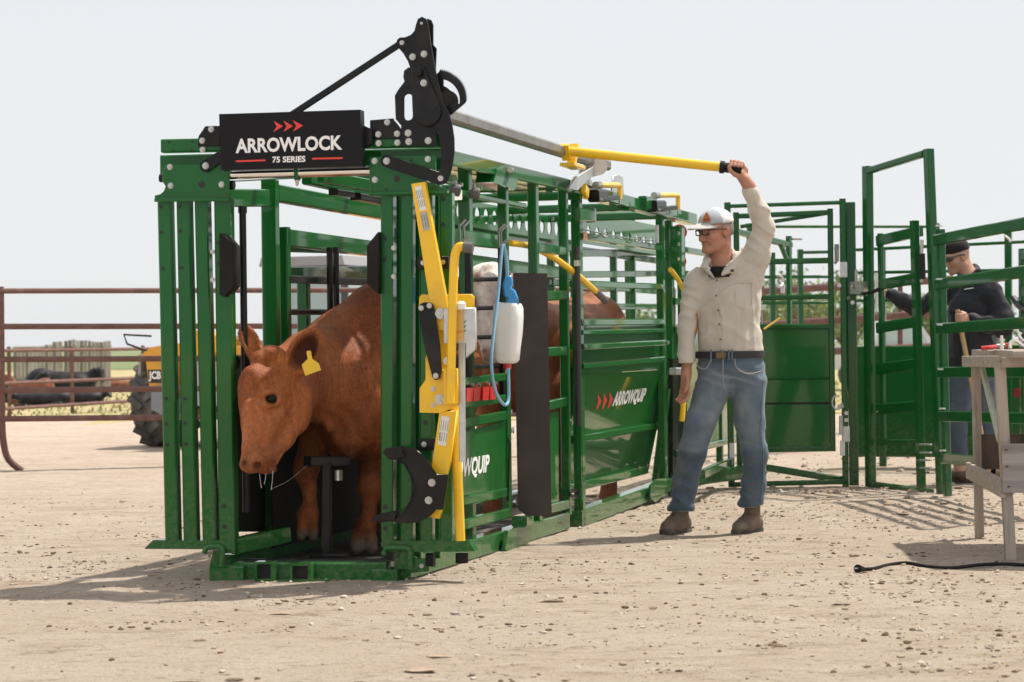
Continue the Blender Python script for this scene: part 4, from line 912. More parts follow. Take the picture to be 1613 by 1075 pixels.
# ------------------------------------------------------------------ the red cow in the head gate
def cowhide(name, base, dark, light, attr=None):
    m = bpy.data.materials.new(name); m.use_nodes = True; t = m.node_tree; N = t.nodes; K = t.links; b = N['Principled BSDF']
    b.inputs['Roughness'].default_value = .46; b.inputs['Specular IOR Level'].default_value = .16; b.inputs['Sheen Weight'].default_value = .04; b.inputs['Sheen Roughness'].default_value = .35; b.inputs['Sheen Tint'].default_value = (1, .72, .5, 1)
    tc = N.new('ShaderNodeTexCoord'); mp = N.new('ShaderNodeMapping'); mp.inputs['Scale'].default_value = (1, 1, .45); K.new(tc.outputs['Object'], mp.inputs[0])
    n1 = N.new('ShaderNodeTexNoise'); n1.inputs['Scale'].default_value = 5; n1.inputs['Detail'].default_value = 6; K.new(mp.outputs[0], n1.inputs['Vector'])
    n2 = N.new('ShaderNodeTexNoise'); n2.inputs['Scale'].default_value = 130; n2.inputs['Detail'].default_value = 4; K.new(mp.outputs[0], n2.inputs['Vector'])
    r = N.new('ShaderNodeValToRGB'); e = r.color_ramp.elements; e[0].position = .3; e[0].color = (*dark, 1); e[1].position = .5; e[1].color = (*base, 1); q = e.new(.72); q.color = (*light, 1); K.new(n1.outputs['Fac'], r.inputs[0])
    src = r.outputs[0]
    if attr:
        a = N.new('ShaderNodeVertexColor'); a.layer_name = attr; x = N.new('ShaderNodeMix'); x.data_type = 'RGBA'; x.blend_type = 'MULTIPLY'; x.inputs['Factor'].default_value = 1; K.new(src, x.inputs['A']); K.new(a.outputs['Color'], x.inputs['B']); src = x.outputs['Result']
    mp3 = N.new('ShaderNodeMapping'); mp3.inputs['Scale'].default_value = (1, 1, .28); mp3.inputs['Rotation'].default_value = (.5, .3, 0); K.new(tc.outputs['Object'], mp3.inputs[0])
    n3 = N.new('ShaderNodeTexNoise'); n3.inputs['Scale'].default_value = 34; n3.inputs['Detail'].default_value = 5; n3.inputs['Roughness'].default_value = .7; n3.inputs['Distortion'].default_value = .8; K.new(mp3.outputs[0], n3.inputs['Vector'])
    r3 = N.new('ShaderNodeMapRange'); r3.inputs[1].default_value = .3; r3.inputs[2].default_value = .7; r3.inputs[3].default_value = .70; r3.inputs[4].default_value = 1.22; K.new(n3.outputs['Fac'], r3.inputs[0])
    vs = N.new('ShaderNodeVectorMath'); vs.operation = 'SCALE'; K.new(src, vs.inputs[0]); K.new(r3.outputs[0], vs.inputs['Scale']); src = vs.outputs[0]
    x = N.new('ShaderNodeMix'); x.data_type = 'RGBA'; x.blend_type = 'OVERLAY'; x.inputs['Factor'].default_value = .55; K.new(src, x.inputs['A']); K.new(n2.outputs['Fac'], x.inputs['B']); K.new(x.outputs['Result'], b.inputs['Base Color'])
    u0 = N.new('ShaderNodeBump'); u0.inputs['Strength'].default_value = .5; u0.inputs['Distance'].default_value = .010; K.new(n3.outputs['Fac'], u0.inputs['Height'])
    u = N.new('ShaderNodeBump'); u.inputs['Strength'].default_value = .5; u.inputs['Distance'].default_value = .006; K.new(n2.outputs['Fac'], u.inputs['Height']); K.new(u0.outputs[0], u.inputs['Normal']); K.new(u.outputs[0], b.inputs['Normal'])
    return m
HIDE = cowhide('red_hide', (.34, .104, .034), (.22, .064, .022), (.43, .148, .052), 'mark')
def red_cow():
    c = Solid((-1.6, 9.8, .0), (.55, 13.0, 1.5), .020, fine=((-1.28, -.86), (9.88, 10.48), (.44, 1.12)), hf=.0062)
    A = at
    # trunk: from shoulders back along the chute
    axis = [L(.90, .45, .97), L(1.12, .45, .96), L(1.34, .46, .98), L(1.52, .47, 1.0)]
    c.chain([(axis[0], .325), (axis[1], .34), (axis[2], .33), (axis[3], .28)], .06)
    c.chain([(L(.92, .44, 1.18), .19), (L(1.15, .45, 1.15), .21), (L(1.52, .47, 1.16), .17)], .07)
    c.ell(L(.70, .48, .80), (.25, .27, .29), k=.09)                    # brisket
    for s in (-1, 1): c.ell(L(.80, .47+.13*s, .92), (.19, .24, .32), (BL, AX, ZZ), k=.07)        # shoulders
    for s in (-1, 1): c.ell(L(1.46, .47+.15*s, .92), (.20, .26, .36), (BL, AX, ZZ), k=.09)      # rump
    # neck
    c.chain([(A(450, 600, 10.42), .150), (A(500, 595, 10.68), .205), (A(556, 582, 11.0), .27), (L(.90, .45, .98), .325)], .07)
    c.chain([(A(470, 585, 10.5), .13), (A(530, 556, 10.90), .165), (L(.88, .44, 1.19), .19)], .06)
    # dewlap folds
    c.ell(A(534, 690, 10.80), (.055, .16, .12), (np.array([.8, .3, 0]), np.array([-.3, .8, -.3]), ZZ), k=.06)
    for i, (x, y, Y) in enumerate(((508, 640, 10.58), (522, 660, 10.66), (545, 672, 10.72), (566, 650, 10.76))):
        c.cone(A(x, y-25, Y+.02), A(x+12, y+32, Y+.03), .035, .03, k=.035)
    # head
    c.chain([(A(431, 590, 10.31), .112), (A(412, 616, 10.22), .095), (A(410, 645, 10.17), .084), (A(407, 676, 10.12), .064), (A(405, 704, 10.08), .055)], .05)
    c.ell(A(407, 723, 10.055), (.078, .085, .058), (np.array([1, .45, -.15]), np.array([-.45, 1, 0]), ZZ), k=.04)
    c.chain([(A(471, 632, 10.37), .072), (A(462, 660, 10.31), .066), (A(443, 690, 10.22), .049), (A(424, 723, 10.11), .040)], .045)   # jaw
    c.ell(A(464, 628, 10.29), (.085, .05, .10), k=.05)                                        # cheek
    c.ell(A(428, 558, 10.27), (.060, .07, .040), k=.03); c.ell(A(408, 566, 10.22), (.042, .04, .035), k=.025)  # poll tuft
    c.ell(A(397, 600, 10.16), (.055, .05, .07), k=.05)                                         # forehead
    c.cone(A(440, 652, 10.17), A(415, 692, 10.06), .022, .014, k=.04)                          # cheek ridge
    c.cone(A(392, 640, 10.09), A(390, 712, 10.015), .024, .026, k=.04)                          # nose bridge
    c.ell(A(396, 732, 9.995), (.056, .040, .040), (np.array([1, -.35, 0]), np.array([.35, 1, 0]), ZZ), k=.025)   # nose pad
    c.ell(A(408, 727, 9.985), (.026, .03, .026), k=.02)                                        # wing of the nostril
    c.ell(A(420, 739, 10.04), (.045, .05, .022), k=.015)                                       # lower lip
    eye = A(427, 629, 10.090)
    c.ell(A(427, 629, 10.125), (.050, .042, .042), k=.025)                                     # orbit
    c.cone(A(410, 621, 10.085), A(436, 617, 10.095), .013, .013, k=.018)                       # brow
    c.cone(A(418, 640, 10.085), A(436, 637, 10.095), .008, .008, k=.014)                       # lower lid
    for i, (x0, y0, x1, y1) in enumerate(((400, 612, 420, 600), (402, 620, 425, 607), (424, 600, 448, 612))): c.cone(A(x0, y0, 10.12-.0*i), A(x1, y1, 10.14), .007, .006, k=.012)
    eye = c.hit(427, 629, 9.8, 10.5)+ray(427, 629)*.004
    c.ell(eye, (.026, .030, .0135), (np.array([1, .3, -.12]), np.array([-.3, 1, 0]), np.array([.12, 0, 1])), k=.004, cut=True)
    n1_, n2_ = c.hit(405, 734, 9.7, 10.4), c.hit(384, 730, 9.7, 10.4)
    c.ell(n1_, (.0170, .030, .0120), (np.array([1, 0, .6]), np.array([0, 1, 0]), np.array([-.6, 0, 1])), k=.006, cut=True)   # nostrils
    c.ell(n2_, (.009, .020, .014), k=.006, cut=True)
    c.cone(A(405, 745, 9.98), A(440, 729, 10.06), .006, .005, k=.008, cut=True)                  # mouth line
    def groove(pts, r=.008, k=.012):
        H = [c.hit(x, y, 9.7, 10.6)+ray(x, y)*.002 for x, y in pts]
        for p0_, p1_ in zip(H[:-1], H[1:]):
            if np.linalg.norm(p1_-p0_) < .06: c.cone(p0_, p1_, r, r, k=k, cut=True)
    groove([(403, 622), (411, 612), (424, 606), (440, 610)]); groove([(398, 632), (403, 616), (414, 602), (430, 596)], .007); groove([(447, 616), (455, 628), (456, 640)], .007); groove([(413, 644), (424, 648), (437, 646)], .007)
    groove([(430, 672), (418, 690), (412, 706)], .007, .02); groove([(466, 650), (458, 672), (444, 690)], .006, .02); groove([(392, 590), (398, 604), (396, 622)], .006, .015); groove([(412, 745), (424, 738), (436, 727), (441, 714)], .006, .008)
    groove([(388, 722), (396, 716), (406, 720)], .005)
    # ears: cupped leaves
    def ear(base, tip, wide, face):
        base, tip = np.array(base), np.array(tip); d = tip-base; l = np.linalg.norm(d); u = nrm(d); f = nrm(np.array(face)-u*np.dot(face, u)); w = np.cross(u, f)
        c.ell(base+d*.52, (l*.60, wide, .026), (u, w, f), k=.010); c.cone(base-u*.04, base+u*.03, .034, .030, k=.03)
        c.ell(base+d*.57+f*.026, (l*.47, wide*.74, .036), (u, w, f), k=.004, cut=True)
    ear(A(458, 588, 10.27), A(498, 526, 10.22), .074, (-.30, -1, -.15)); ear(A(406, 566, 10.34), A(385, 519, 10.36), .043, (.30, -.9, .25))
    # forelegs
    c.chain([(A(508, 660, 11.05), .135), (A(498, 690, 10.95), .085), (A(484, 733, 10.82), .062), (A(481, 748, 10.79), .056), (A(486, 768, 10.80), .037), (A(488, 797, 10.80), .035), (A(484, 813, 10.75), .051), (A(483, 826, 10.73), .050)], .022)
    for dx in (-9.5, 9.5): c.chain([(A(483.5+dx*.8, 832, 10.70), .033), (A(484+dx, 846, 10.67), .027)], .005)
    c.chain([(A(594, 655, 11.08), .15), (A(590, 700, 11.0), .095), (A(586, 752, 10.9), .066), (A(584, 768, 10.88), .060), (A(582, 790, 10.9), .039), (A(580, 810, 10.88), .037), (A(575, 832, 10.85), .053), (A(574, 842, 10.83), .052)], .022)
    for dx in (-11.5, 11.5): c.chain([(A(574+dx*.85, 850, 10.80), .038), (A(574+dx, 866, 10.76), .036)], .005)
    # hind legs
    for s in (-1, 1): c.chain([(L(1.42, .48+.16*s, .78), .16), (L(1.28, .48+.17*s, .60), .11), (L(1.56, .48+.17*s, .50), .062), (L(1.50, .48+.17*s, .24), .043), (L(1.45, .48+.17*s, .12), .055), (L(1.41, .48+.17*s, .07), .055)], .04)
    c.chain([(L(1.70, .48, 1.16), .035), (L(1.76, .48, 1.03), .028), (L(1.77, .48, .55), .022), (L(1.77, .48, .40), .045)], .02)
    V, Q = c.mesh(); V = relax(V, Q, 2); Nn = vnormals(V, Q)
    # muscle and skin relief
    px = np.array([proj(v) for v in V]) if False else None
    w = fbm(V*np.array([5, 5, 5]), 3)*.006+.0025*fbm(V*22, 2)
    hm = np.exp(-((V-A(420, 640, 10.15))**2).sum(1)/.05)
    neckc = A(540, 640, 10.72); nm = np.exp(-((V-neckc)**2).sum(1)/.045)
    fold = np.sin((V[:, 0]*.9+V[:, 2]*.55)*70+3*vnoise(V*6))*.006*nm
    V = V+Nn*(w*(1-.7*hm)+fold)[:, None]
    # painted shade on body and lower legs; natural dusty hooves, pale muzzle rims
    col = np.ones((len(V), 3), np.float32)
    u = (V-CAMP); U0 = u[:, 0]/u[:, 1]; V0 = u[:, 2]/u[:, 1]; cs, sn = math.cos(ROLL), math.sin(ROLL)
    PX = (U0*cs-V0*sn)*FPX+IMW/2; PY = HOR-(U0*sn+V0*cs)*FPX
    def paint(m, c_):
        m = np.clip(m, 0, 1)[:, None]; col[:] = col*(1-m)+np.array(c_)*m
    z = V[:, 2]
    body_ = np.clip((V[:, 1]-10.42)/.25, 0, 1); paint(body_*np.clip(.45+.5*fbm(V*3.1+4, 3), 0, .8), (.70, .62, .60))      # painted shade: darker red over neck and barrel, in patches
    paint(np.clip(.35+1.1*fbm(V*8+9, 4), 0, .85)*(z < .60)*(V[:, 1] > 10.5), (.40, .36, .40))           # mud and painted shade on the shanks, blotchy
    ht = 1/(1+np.exp((V[:, 2]-.135)*90)); hoof = ht*(V[:, 1] > 10.5)
    hoof = np.maximum(hoof, 1/(1+np.exp(-(PY-836)*.6))*(np.abs(PX-484) < 40)*(V[:, 1] > 10.5))
    paint(hoof*.95, (.30, .80, 1.9))
    nose = np.exp(-((V-A(397, 732, 9.985))**2).sum(1)/.0030); paint(nose*.7, (1.2, 1.35, 1.5))
    ring = np.exp(-((np.linalg.norm(V-eye, axis=1)-.044)/.012)**2); paint(ring*.45, (1.25, 1.35, 1.3))
    for q_, w_, c_ in ((A(440, 645, 10.18), .006, (1.30, 1.32, 1.3)), (A(405, 660, 10.08), .004, (1.18, 1.2, 1.2)), (A(425, 560, 10.2), .003, (.72, .66, .62)), (A(432, 700, 10.12), .003, (.78, .74, .74)), (A(470, 650, 10.28), .004, (.82, .78, .76))): paint(np.exp(-((V-q_)**2).sum(1)/w_)*.7*(.7+.5*vnoise(V*30)), c_)
    lid = np.exp(-((np.linalg.norm(V-eye, axis=1)-.024)/.006)**2); paint(lid*.6, (.22, .18, .18))
    chin = np.exp(-((V-A(425, 740, 10.03))**2).sum(1)/.0022); paint(chin*.6, (.42, .5, .62))
    mz = np.exp(-((V-A(408, 733, 10.0))**2).sum(1)/.0050)*np.clip(.5+.9*fbm(V*40, 3), 0, 1); paint(mz*.65, (.50, .46, .50))
    for q in (n1_+ray(405, 734)*.010, n2_+ray(384, 730)*.008): paint(np.exp(-((V-q)**2).sum(1)/.00055)*.99, (.07, .05, .06))
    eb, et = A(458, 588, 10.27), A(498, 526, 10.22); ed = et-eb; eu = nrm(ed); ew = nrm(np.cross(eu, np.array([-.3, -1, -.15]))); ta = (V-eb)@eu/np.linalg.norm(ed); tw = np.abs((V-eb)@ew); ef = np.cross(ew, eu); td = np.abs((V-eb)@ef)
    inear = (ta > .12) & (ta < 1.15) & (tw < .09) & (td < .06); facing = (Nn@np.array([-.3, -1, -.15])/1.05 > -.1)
    inner = inear*facing*np.clip(1.25-np.sqrt(((ta-.57)/.42)**2+(tw/.052)**2), 0, 1)*2.2; paint(inner*.95, (.20, .16, .17)); paint(inear*np.clip(np.sqrt(((ta-.55)/.5)**2+(tw/.062)**2)-.85, 0, 1)*4*.6, (1.35, 1.45, 1.4))  # near ear: dark inside, light on its rim painted in
    inner = np.exp(-((V-A(391, 540, 10.35))**2).sum(1)/.0012); paint(inner*.5, (1.3, 1.5, 1.6))
    holes = []  # openings traced back along the sun from the wanted light patches
    for P_ in ([(555, 528), (569, 564), (566, 571), (551, 576), (536, 562)], [(563, 521), (567, 521), (584, 549), (580, 553)], [(572, 502), (575, 501), (591, 523), (588, 526)], [(590, 560), (594, 556), (600, 575), (597, 580)], [(580, 600), (584, 598), (588, 620), (585, 622)]):
        h_ = []
        for x, y in P_:
            q = c.hit(x, y, 10.0, 12.0); t = (1.93-q[2])/SUND.z; h_.append(q+np.array(SUND)*t)
        bs = [float(np.dot(q_-ORG, BL)) for q_ in h_]
        if max(bs) > .085: holes.append([q_+BL*max(0, .066-b_) for q_, b_ in zip(h_, bs)])
    cow = thing('red_cow', 'red brown cow with yellow ear tag, head lowered through the open head gate', 'cow', L(1.3, .5, 0))
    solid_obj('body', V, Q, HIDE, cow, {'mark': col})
    # short coat: fine blades lying back along the body, one mass of hair
    r = np.random.default_rng(12); tri = np.concatenate([Q[:, [0, 1, 2]], Q[:, [0, 2, 3]]]); Pa, Pb, Pc = V[tri[:, 0]], V[tri[:, 1]], V[tri[:, 2]]
    ar = np.linalg.norm(np.cross(Pb-Pa, Pc-Pa), axis=1)/2; cen = (Pa+Pb+Pc)/3; ar = ar*np.where(cen[:, 1] < 11.35, 1.0, .12); ar = ar*np.where(cen[:, 2] < .16, 0, 1); NH = 230000
    k = r.choice(len(tri), NH, p=ar/ar.sum()); u1, u2 = r.random(NH), r.random(NH); fl_ = u1+u2 > 1; u1[fl_] = 1-u1[fl_]; u2[fl_] = 1-u2[fl_]
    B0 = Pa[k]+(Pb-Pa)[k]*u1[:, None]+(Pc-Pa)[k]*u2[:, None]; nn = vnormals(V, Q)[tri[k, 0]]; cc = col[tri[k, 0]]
    headm = np.clip(1-np.linalg.norm(B0-A(418, 650, 10.2), axis=1)/.34, 0, 1)*2.2; headm = np.clip(headm, 0, 1)[:, None]
    flow = (1-headm)*(AX*.75-ZZ*.7+.25*np.stack([vnoise(B0*5), vnoise(B0*5+7), vnoise(B0*5+13)], 1))+headm*(B0-A(396, 735, 9.95))/.4
    low = np.clip((.62-B0[:, 2])/.1, 0, 1)[:, None]*(B0[:, 1] > 10.5)[:, None]; flow = flow*(1-low)-ZZ*low+r.normal(size=B0.shape)*.13
    flow = flow-nn*(flow*nn).sum(1)[:, None]; flow /= np.linalg.norm(flow, axis=1)[:, None]+1e-9; sd_ = np.cross(nn, flow)
    ln = (.010+.008*r.random(NH))*(1-.74*headm[:, 0]); wd_ = .0013+.0006*r.random(NH)
    near = np.minimum(np.linalg.norm(B0-eye, axis=1)/.036, np.linalg.norm(B0-A(394, 736, 9.96), axis=1)/.06); ok = (near > 1) & (inner[tri[k, 0]] < .3) & (hoof[tri[k, 0]] < .35)
    B0, nn, cc, flow, sd_, ln, wd_ = B0[ok], nn[ok], cc[ok], flow[ok], sd_[ok], ln[ok], wd_[ok]; NH = len(B0)
    hv = np.stack([B0-sd_*wd_[:, None]-nn*.001, B0+sd_*wd_[:, None]-nn*.001, B0+flow*ln[:, None]+nn*(ln*(.05+.14*r.random(NH)))[:, None]], 1).reshape(-1, 3)
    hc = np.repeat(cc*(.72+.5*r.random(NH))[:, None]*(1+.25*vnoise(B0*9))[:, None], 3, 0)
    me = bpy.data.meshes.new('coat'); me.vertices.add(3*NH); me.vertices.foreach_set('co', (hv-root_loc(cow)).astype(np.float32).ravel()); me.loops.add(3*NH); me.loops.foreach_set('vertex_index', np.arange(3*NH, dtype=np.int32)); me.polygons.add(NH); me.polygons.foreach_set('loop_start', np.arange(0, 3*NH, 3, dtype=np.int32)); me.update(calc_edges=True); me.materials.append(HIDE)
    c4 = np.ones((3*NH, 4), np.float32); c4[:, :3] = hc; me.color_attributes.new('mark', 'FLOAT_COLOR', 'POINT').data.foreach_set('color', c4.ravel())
    ho = bpy.data.objects.new('coat', me); link(ho, cow); ho['kind'] = 'stuff'
    rp = [[L(a_, b_, 1.93) for a_, b_ in ((.12, .055), (1.5, .055), (1.5, .40), (.80, .40), (.72, .30), (.12, .30))]]+[h_[::-1] for h_ in holes]  # added plate that shades the cow; holes shaped for sun patches
    plate('shade_plate', rp, ZZ, .010, GREEN, CH)
    obj('shade_plate', MB().prism([L(1.55, .065, 1.93), L(2.7, .065, 1.93), L(2.7, .40, 1.93), L(1.55, .40, 1.93)], (0, 0, .01)), GREEN, CH)  # second plate added for shade, farther back
    e = MB(); R = .0235
    e.lathe(eye+np.array([.002, .012, 0]), [(R*math.sin(t)+1e-4, -R*math.cos(t)) for t in np.linspace(0.05, 3.09, 12)], axis=ZZ, n=18)
    obj('eye', e, pbr('cow_eye', (.003, .002, .002), .04, spec=.2), cow, smooth=True)
    # lashes / tuft
    tagp = A(487, 556, 10.20); m = MB()
    m.cyl(tagp+np.array([0, .02, 0]), tagp-np.array([0, .012, 0]), .010, n=12)
    obj('tag_stud', m, YELLOW, cow)
    P = [A(x, y, Y) for x, y, Y in ((483, 554, 10.182), (489, 553, 10.182), (492, 566, 10.178), (502, 573, 10.175), (505.5, 583, 10.172), (481, 592, 10.168), (475.5, 575, 10.172), (485, 566, 10.178))]
    plate('ear_tag', [P], nrm(np.cross(P[4]-P[6], P[0]-P[5]))*-1, .004, pbr('yellow_tag', (.80, .52, .03), .5), cow, bevel=.001)
    m = MB()
    for x, y, dx, dy in ((409, 747, 3, 22), (419, 747, -3, 16), (430, 742, -3, 30)): m.tube([A(x, y, 9.97), A(x+dx*.3, y+dy*.5, 9.97), A(x+dx, y+dy, 9.97)], [.0012, .0009, .0013], n=5)
    m.tube([A(427, 771, 9.97), A(433, 768, 9.99), A(455, 757, 10.15), A(484, 733, 10.4)], .0007, n=4, sub=4)
    obj('saliva', m, pbr('saliva', (.55, .55, .56), .1, coat=.8), cow)
    return cow
red_cow()
# ------------------------------------------------------------------ people
def skin(name, c): 
    return pbr(name, c, .5, spec=.35, var=.10, vscale=30, attr='tone', bump=.15, bscale=220, bdist=.001)
SKIN = skin('skin', (.5, .3, .2))
def frame(f):
    f = nrm(f); l = nrm(np.cross(ZZ, f)); u = np.cross(f, l); return f, l, u
def add_head(s, C, f, l, u, k=1.0):
    P = lambda a, b, c: C+(f*a+l*b+u*c)*k
    ax = (f, l, u); R = lambda *r: tuple(x*k for x in r)
    s.ell(P(-.008, 0, .03), R(.098, .077, .092), ax, k=.02); s.ell(P(.030, 0, -.035), R(.062, .060, .088), ax, k=.025)
    for b in (-1, 1):
        s.cone(P(-.005, b*.050, -.070), P(.068, b*.018, -.100), .024*k, .020*k, k=.02); s.ell(P(.058, b*.038, -.028), R(.026, .026, .026), ax, k=.02)
        s.ell(P(-.012, b*.080, -.008), R(.026, .010, .033), ax, k=.006); s.ell(P(-.008, b*.086, -.006), R(.014, .006, .020), ax, k=.004, cut=True)
        s.ell(P(.094, b*.031, .000), R(.014, .017, .011), ax, k=.010, cut=True); s.ell(P(.076, b*.031, -.001), R(.013, .015, .012), ax, k=.004)
    s.ell(P(.080, 0, -.102), R(.020, .022, .018), ax, k=.018)
    s.cone(P(.086, 0, .002), P(.108, 0, -.040), .011*k, .014*k, k=.012)
    for b in (-1, 1): s.ell(P(.100, b*.013, -.044), R(.012, .008, .008), ax, k=.006)
    s.cone(P(.082, -.040, .018), P(.082, .040, .018), .013*k, k=.015)
    s.ell(P(.092, 0, -.066), R(.008, .024, .005), ax, k=.006); s.ell(P(.091, 0, -.078), R(.008, .020, .006), ax, k=.006)
    s.ell(P(.104, 0, -.072), R(.010, .024, .002), ax, k=.003, cut=True)
    return P
def folds(V, Nn, amp, sc, seed, stretch=(1, 1, 1)):
    q = V*np.array(stretch)*sc+seed
    r = (1-np.abs(vnoise(q+.6*np.stack([vnoise(V*4+seed), vnoise(V*4+seed+9), vnoise(V*4+seed+5)], 1))))**2-.45
    return V+Nn*(amp*r+amp*.35*fbm(V*sc*2.1+seed, 2))[:, None]
def ridge(q, p=2.2): return (1-np.abs(vnoise(q)))**p-.42
def cloth(name, col, rough=.85, weave=900, var=.10, vs=6, dirt=None, damt=.3, ds=5, attr=None, bump=.25):
    return pbr(name, col, rough, spec=.25, var=var, vscale=vs, bump=bump, bscale=weave/6, bdist=.002, dirt=dirt, dscale=ds, damt=damt, sheen=.15, attr=attr)
SHIRT = cloth('khaki_shirt_cloth', (.555, .505, .44), var=.06); DENIM = cloth('faded_denim', (.13, .19, .26), attr='fade', var=.16, vs=14, dirt=(.33, .28, .22), damt=.30, ds=4)
LEATH = pbr('boot_leather', (.12, .085, .060), .65, var=.2, vscale=12, dirt=(.30, .25, .19), dscale=9, damt=.5, bump=.2, bscale=50)
SOLE = pbr('boot_sole', (.05, .045, .042), .8, dirt=(.28, .23, .17), dscale=9, damt=.6)
BELT = pbr('belt_leather', (.020, .018, .022), .5)
CAPM = cloth('cap_cloth', (.6, .6, .6), attr='panel', var=.03)
BLKT = cloth('black_cotton', (.010, .010, .011)); JACK = cloth('black_softshell', (.020, .021, .029), rough=.7, var=.15)
HAIRG = pbr('grey_hair', (.24, .21, .18), .6, var=.35, vscale=60, bump=.5, bscale=160); HAIRB = pbr('brown_stubble', (.12, .075, .05), .7, var=.3, vscale=60)
FRAMEB = pbr('spectacle_frame', (.012, .010, .012), .25, coat=.5); LENS = pbr('spectacle_lens', (.10, .09, .09), .05, coat=1.0)
def boot(s, heel, toe, ank, r=.051):
    heel, toe, ank = map(np.array, (heel, toe, ank)); d = nrm((toe-heel)*np.array([1, 1, 0]))
    s.chain([(heel+ZZ*.050, r*.86), (heel*.45+toe*.55+ZZ*.046, r*.92), (toe-d*.040+ZZ*.038, r*.88)], .02)
    s.chain([(heel+d*.03+ZZ*.07, .043), (ank, .046)], .03); s.cone(heel+d*.06+ZZ*.08, toe-d*.09+ZZ*.056, .042, .034, k=.03)
def sole(heel, toe, w=.0475):
    heel, toe = np.array(heel), np.array(toe); d = nrm(toe-heel); n = np.cross(ZZ, d); L_ = np.linalg.norm(toe-heel); c = []
    for t, k in ((-.036, .45), (-.022, .8), (.02, .92), (.09, .86), (.14, .98), (.18, 1.02), (L_-.01, .84), (L_+.010, .45)): c.append((t, k*w))
    pts = [heel+d*t+n*k for t, k in c]+[heel+d*t-n*k for t, k in c[::-1]]
    return [p+ZZ*.004 for p in pts]
def man_in_cap():
    Y0 = 12.41; p = lambda x, y, dy=0.0: at(x, y, Y0+dy)
    man = thing('person', 'man in white cap, tan shirt and faded jeans, one arm raised to the yellow lever', 'person', gp(1120, 840))
    f, l, u = frame((-.82, -.55, -.10)); C = p(1127, 364, -.02)
    # ---- body: one continuous skin surface
    s = Solid(p(1055, 860, -.4)-np.array([0, 0, .02]), p(1232, 240, .35)+np.array([0, 0, .03]), .013, fine=((p(1068, 0)[0], p(1200, 0)[0]), (Y0-.22, Y0+.12), (p(0, 412)[2], p(0, 250)[2])), hf=.0052)
    P = add_head(s, C, f, l, u)
    s.chain([(P(-.030, 0, -.06), .058), (p(1136, 415, .02), .060), (p(1140, 432, .03), .075)], .03)
    s.ell(p(1141, 465, .02), (.15, .09, .15), k=.06); s.ell(p(1149, 535, .02), (.145, .095, .13), k=.06); s.ell(p(1151, 580, .02), (.155, .10, .09), k=.05)
    s.chain([(p(1100, 444, .02), .05), (p(1084, 520, .0), .042), (p(1081, 590, -.04), .026)], .03)
    s.chain([(p(1180, 432, .02), .055), (p(1205, 354, -.02), .045), (p(1181, 296, -.09), .029), (p(1174, 284, -.10), .027)], .03)
    for hx, kx, axx, dk in ((1122, 1100, 1070, -.04), (1180, 1184, 1184, .0)):
        s.chain([(p(hx, 600, .02), .07), (p(kx, 700, dk+.02), .042), (p(axx, 806, .02), .028)], .03)
    # raised hand closed round the grip
    e = nrm(HAND-lv0); bk = nrm(np.cross(e, ZZ)); bk = bk if bk[1] > 0 else -bk; upv = np.cross(bk, e); upv = upv if upv[2] > 0 else -upv
    G = lambda t, b_, v: HAND+e*t+bk*b_+upv*v
    wr = p(1177, 290, -.095)
    s.chain([(wr, .028), (G(.026, .022, -.030), .030)], .02)
    s.ell(G(.020, .030, -.006), (.046, .017, .036), (e, bk, upv), k=.015)
    for i, (t, ln) in enumerate(((-.028, .96), (-.008, 1.0), (.012, .97), (.031, .86))):
        s.chain([(G(t, .036, .014), .0115), (G(t-.002, .020, .038*ln), .0105), (G(t-.003, -.018*ln, .038*ln), .0098), (G(t-.003, -.037*ln, .012), .0090)], .005)
    s.chain([(G(.024, .012, -.036), .016), (G(-.002, -.026, -.036), .0125), (G(-.030, -.040, -.018), .0110), (G(-.040, -.038, .004), .0098)], .008)
    # hanging hand, half closed
    w2 = p(1081, 588, -.045); d = nrm(np.array([-.06, -.05, -1])); sd = np.array([.55, -.80, 0]); pm = np.cross(d, sd)
    H = lambda a, b_, c_: w2+d*a+sd*b_+pm*c_
    s.chain([(w2, .026), (H(.03, 0, 0), .027)], .02); s.ell(H(.062, 0, .004), (.046, .038, .017), (d, sd, pm), k=.015)
    for i, (b_, ln) in enumerate(((-.034, .80), (-.012, .95), (.011, 1.02), (.034, .95))):
        s.chain([(H(.090, b_, .004), .0108), (H(.090+.044*ln, b_*1.02, .008), .0100), (H(.090+.070*ln, b_*.98, .026), .0092), (H(.090+.078*ln, b_*.95, .048), .0082)], .004)
    s.chain([(H(.030, .028, .010), .015), (H(.062, .046, .022), .0120), (H(.092, .046, .034), .0100), (H(.108, .038, .040), .0085)], .008)
    V, Q = s.mesh(); V = relax(V, Q, 1, .35)
    tone = np.ones((len(V), 3), np.float32)*np.array([.46, .225, .150]); 
    def paint(m, c_): m = np.clip(m, 0, 1)[:, None]; tone[:] = tone*(1-m)+np.array(c_)*m
    loc = np.stack([(V-C)@f, (V-C)@l, (V-C)@u], 1); hd = (np.abs(loc) < .14).all(1)
    paint(hd*np.exp(-((loc-np.array([.095, 0, -.035]))**2).sum(1)/.0010)*.6, (.52, .21, .15))
    paint(hd*np.exp(-((loc-np.array([.06, .04, -.04]))**2).sum(1)/.0012)*.5, (.52, .22, .16))
    paint(hd*np.exp(-((loc-np.array([-.01, .085, -.01]))**2).sum(1)/.0015)*.6, (.55, .20, .14))
    paint(hd*np.exp(-((loc-np.array([.094, 0, -.072]))/np.array([.02, .026, .007]))**2).prod(1)*.6 if False else hd*np.exp(-(((loc-np.array([.094, 0, -.072]))/np.array([.02, .024, .006]))**2).sum(1))*.6, (.36, .13, .11))
    stub = np.exp(-(((loc-np.array([.055, 0, -.085]))/np.array([.06, .06, .035]))**2).sum(1))*hd; paint(stub*.45, (.30, .17, .125))
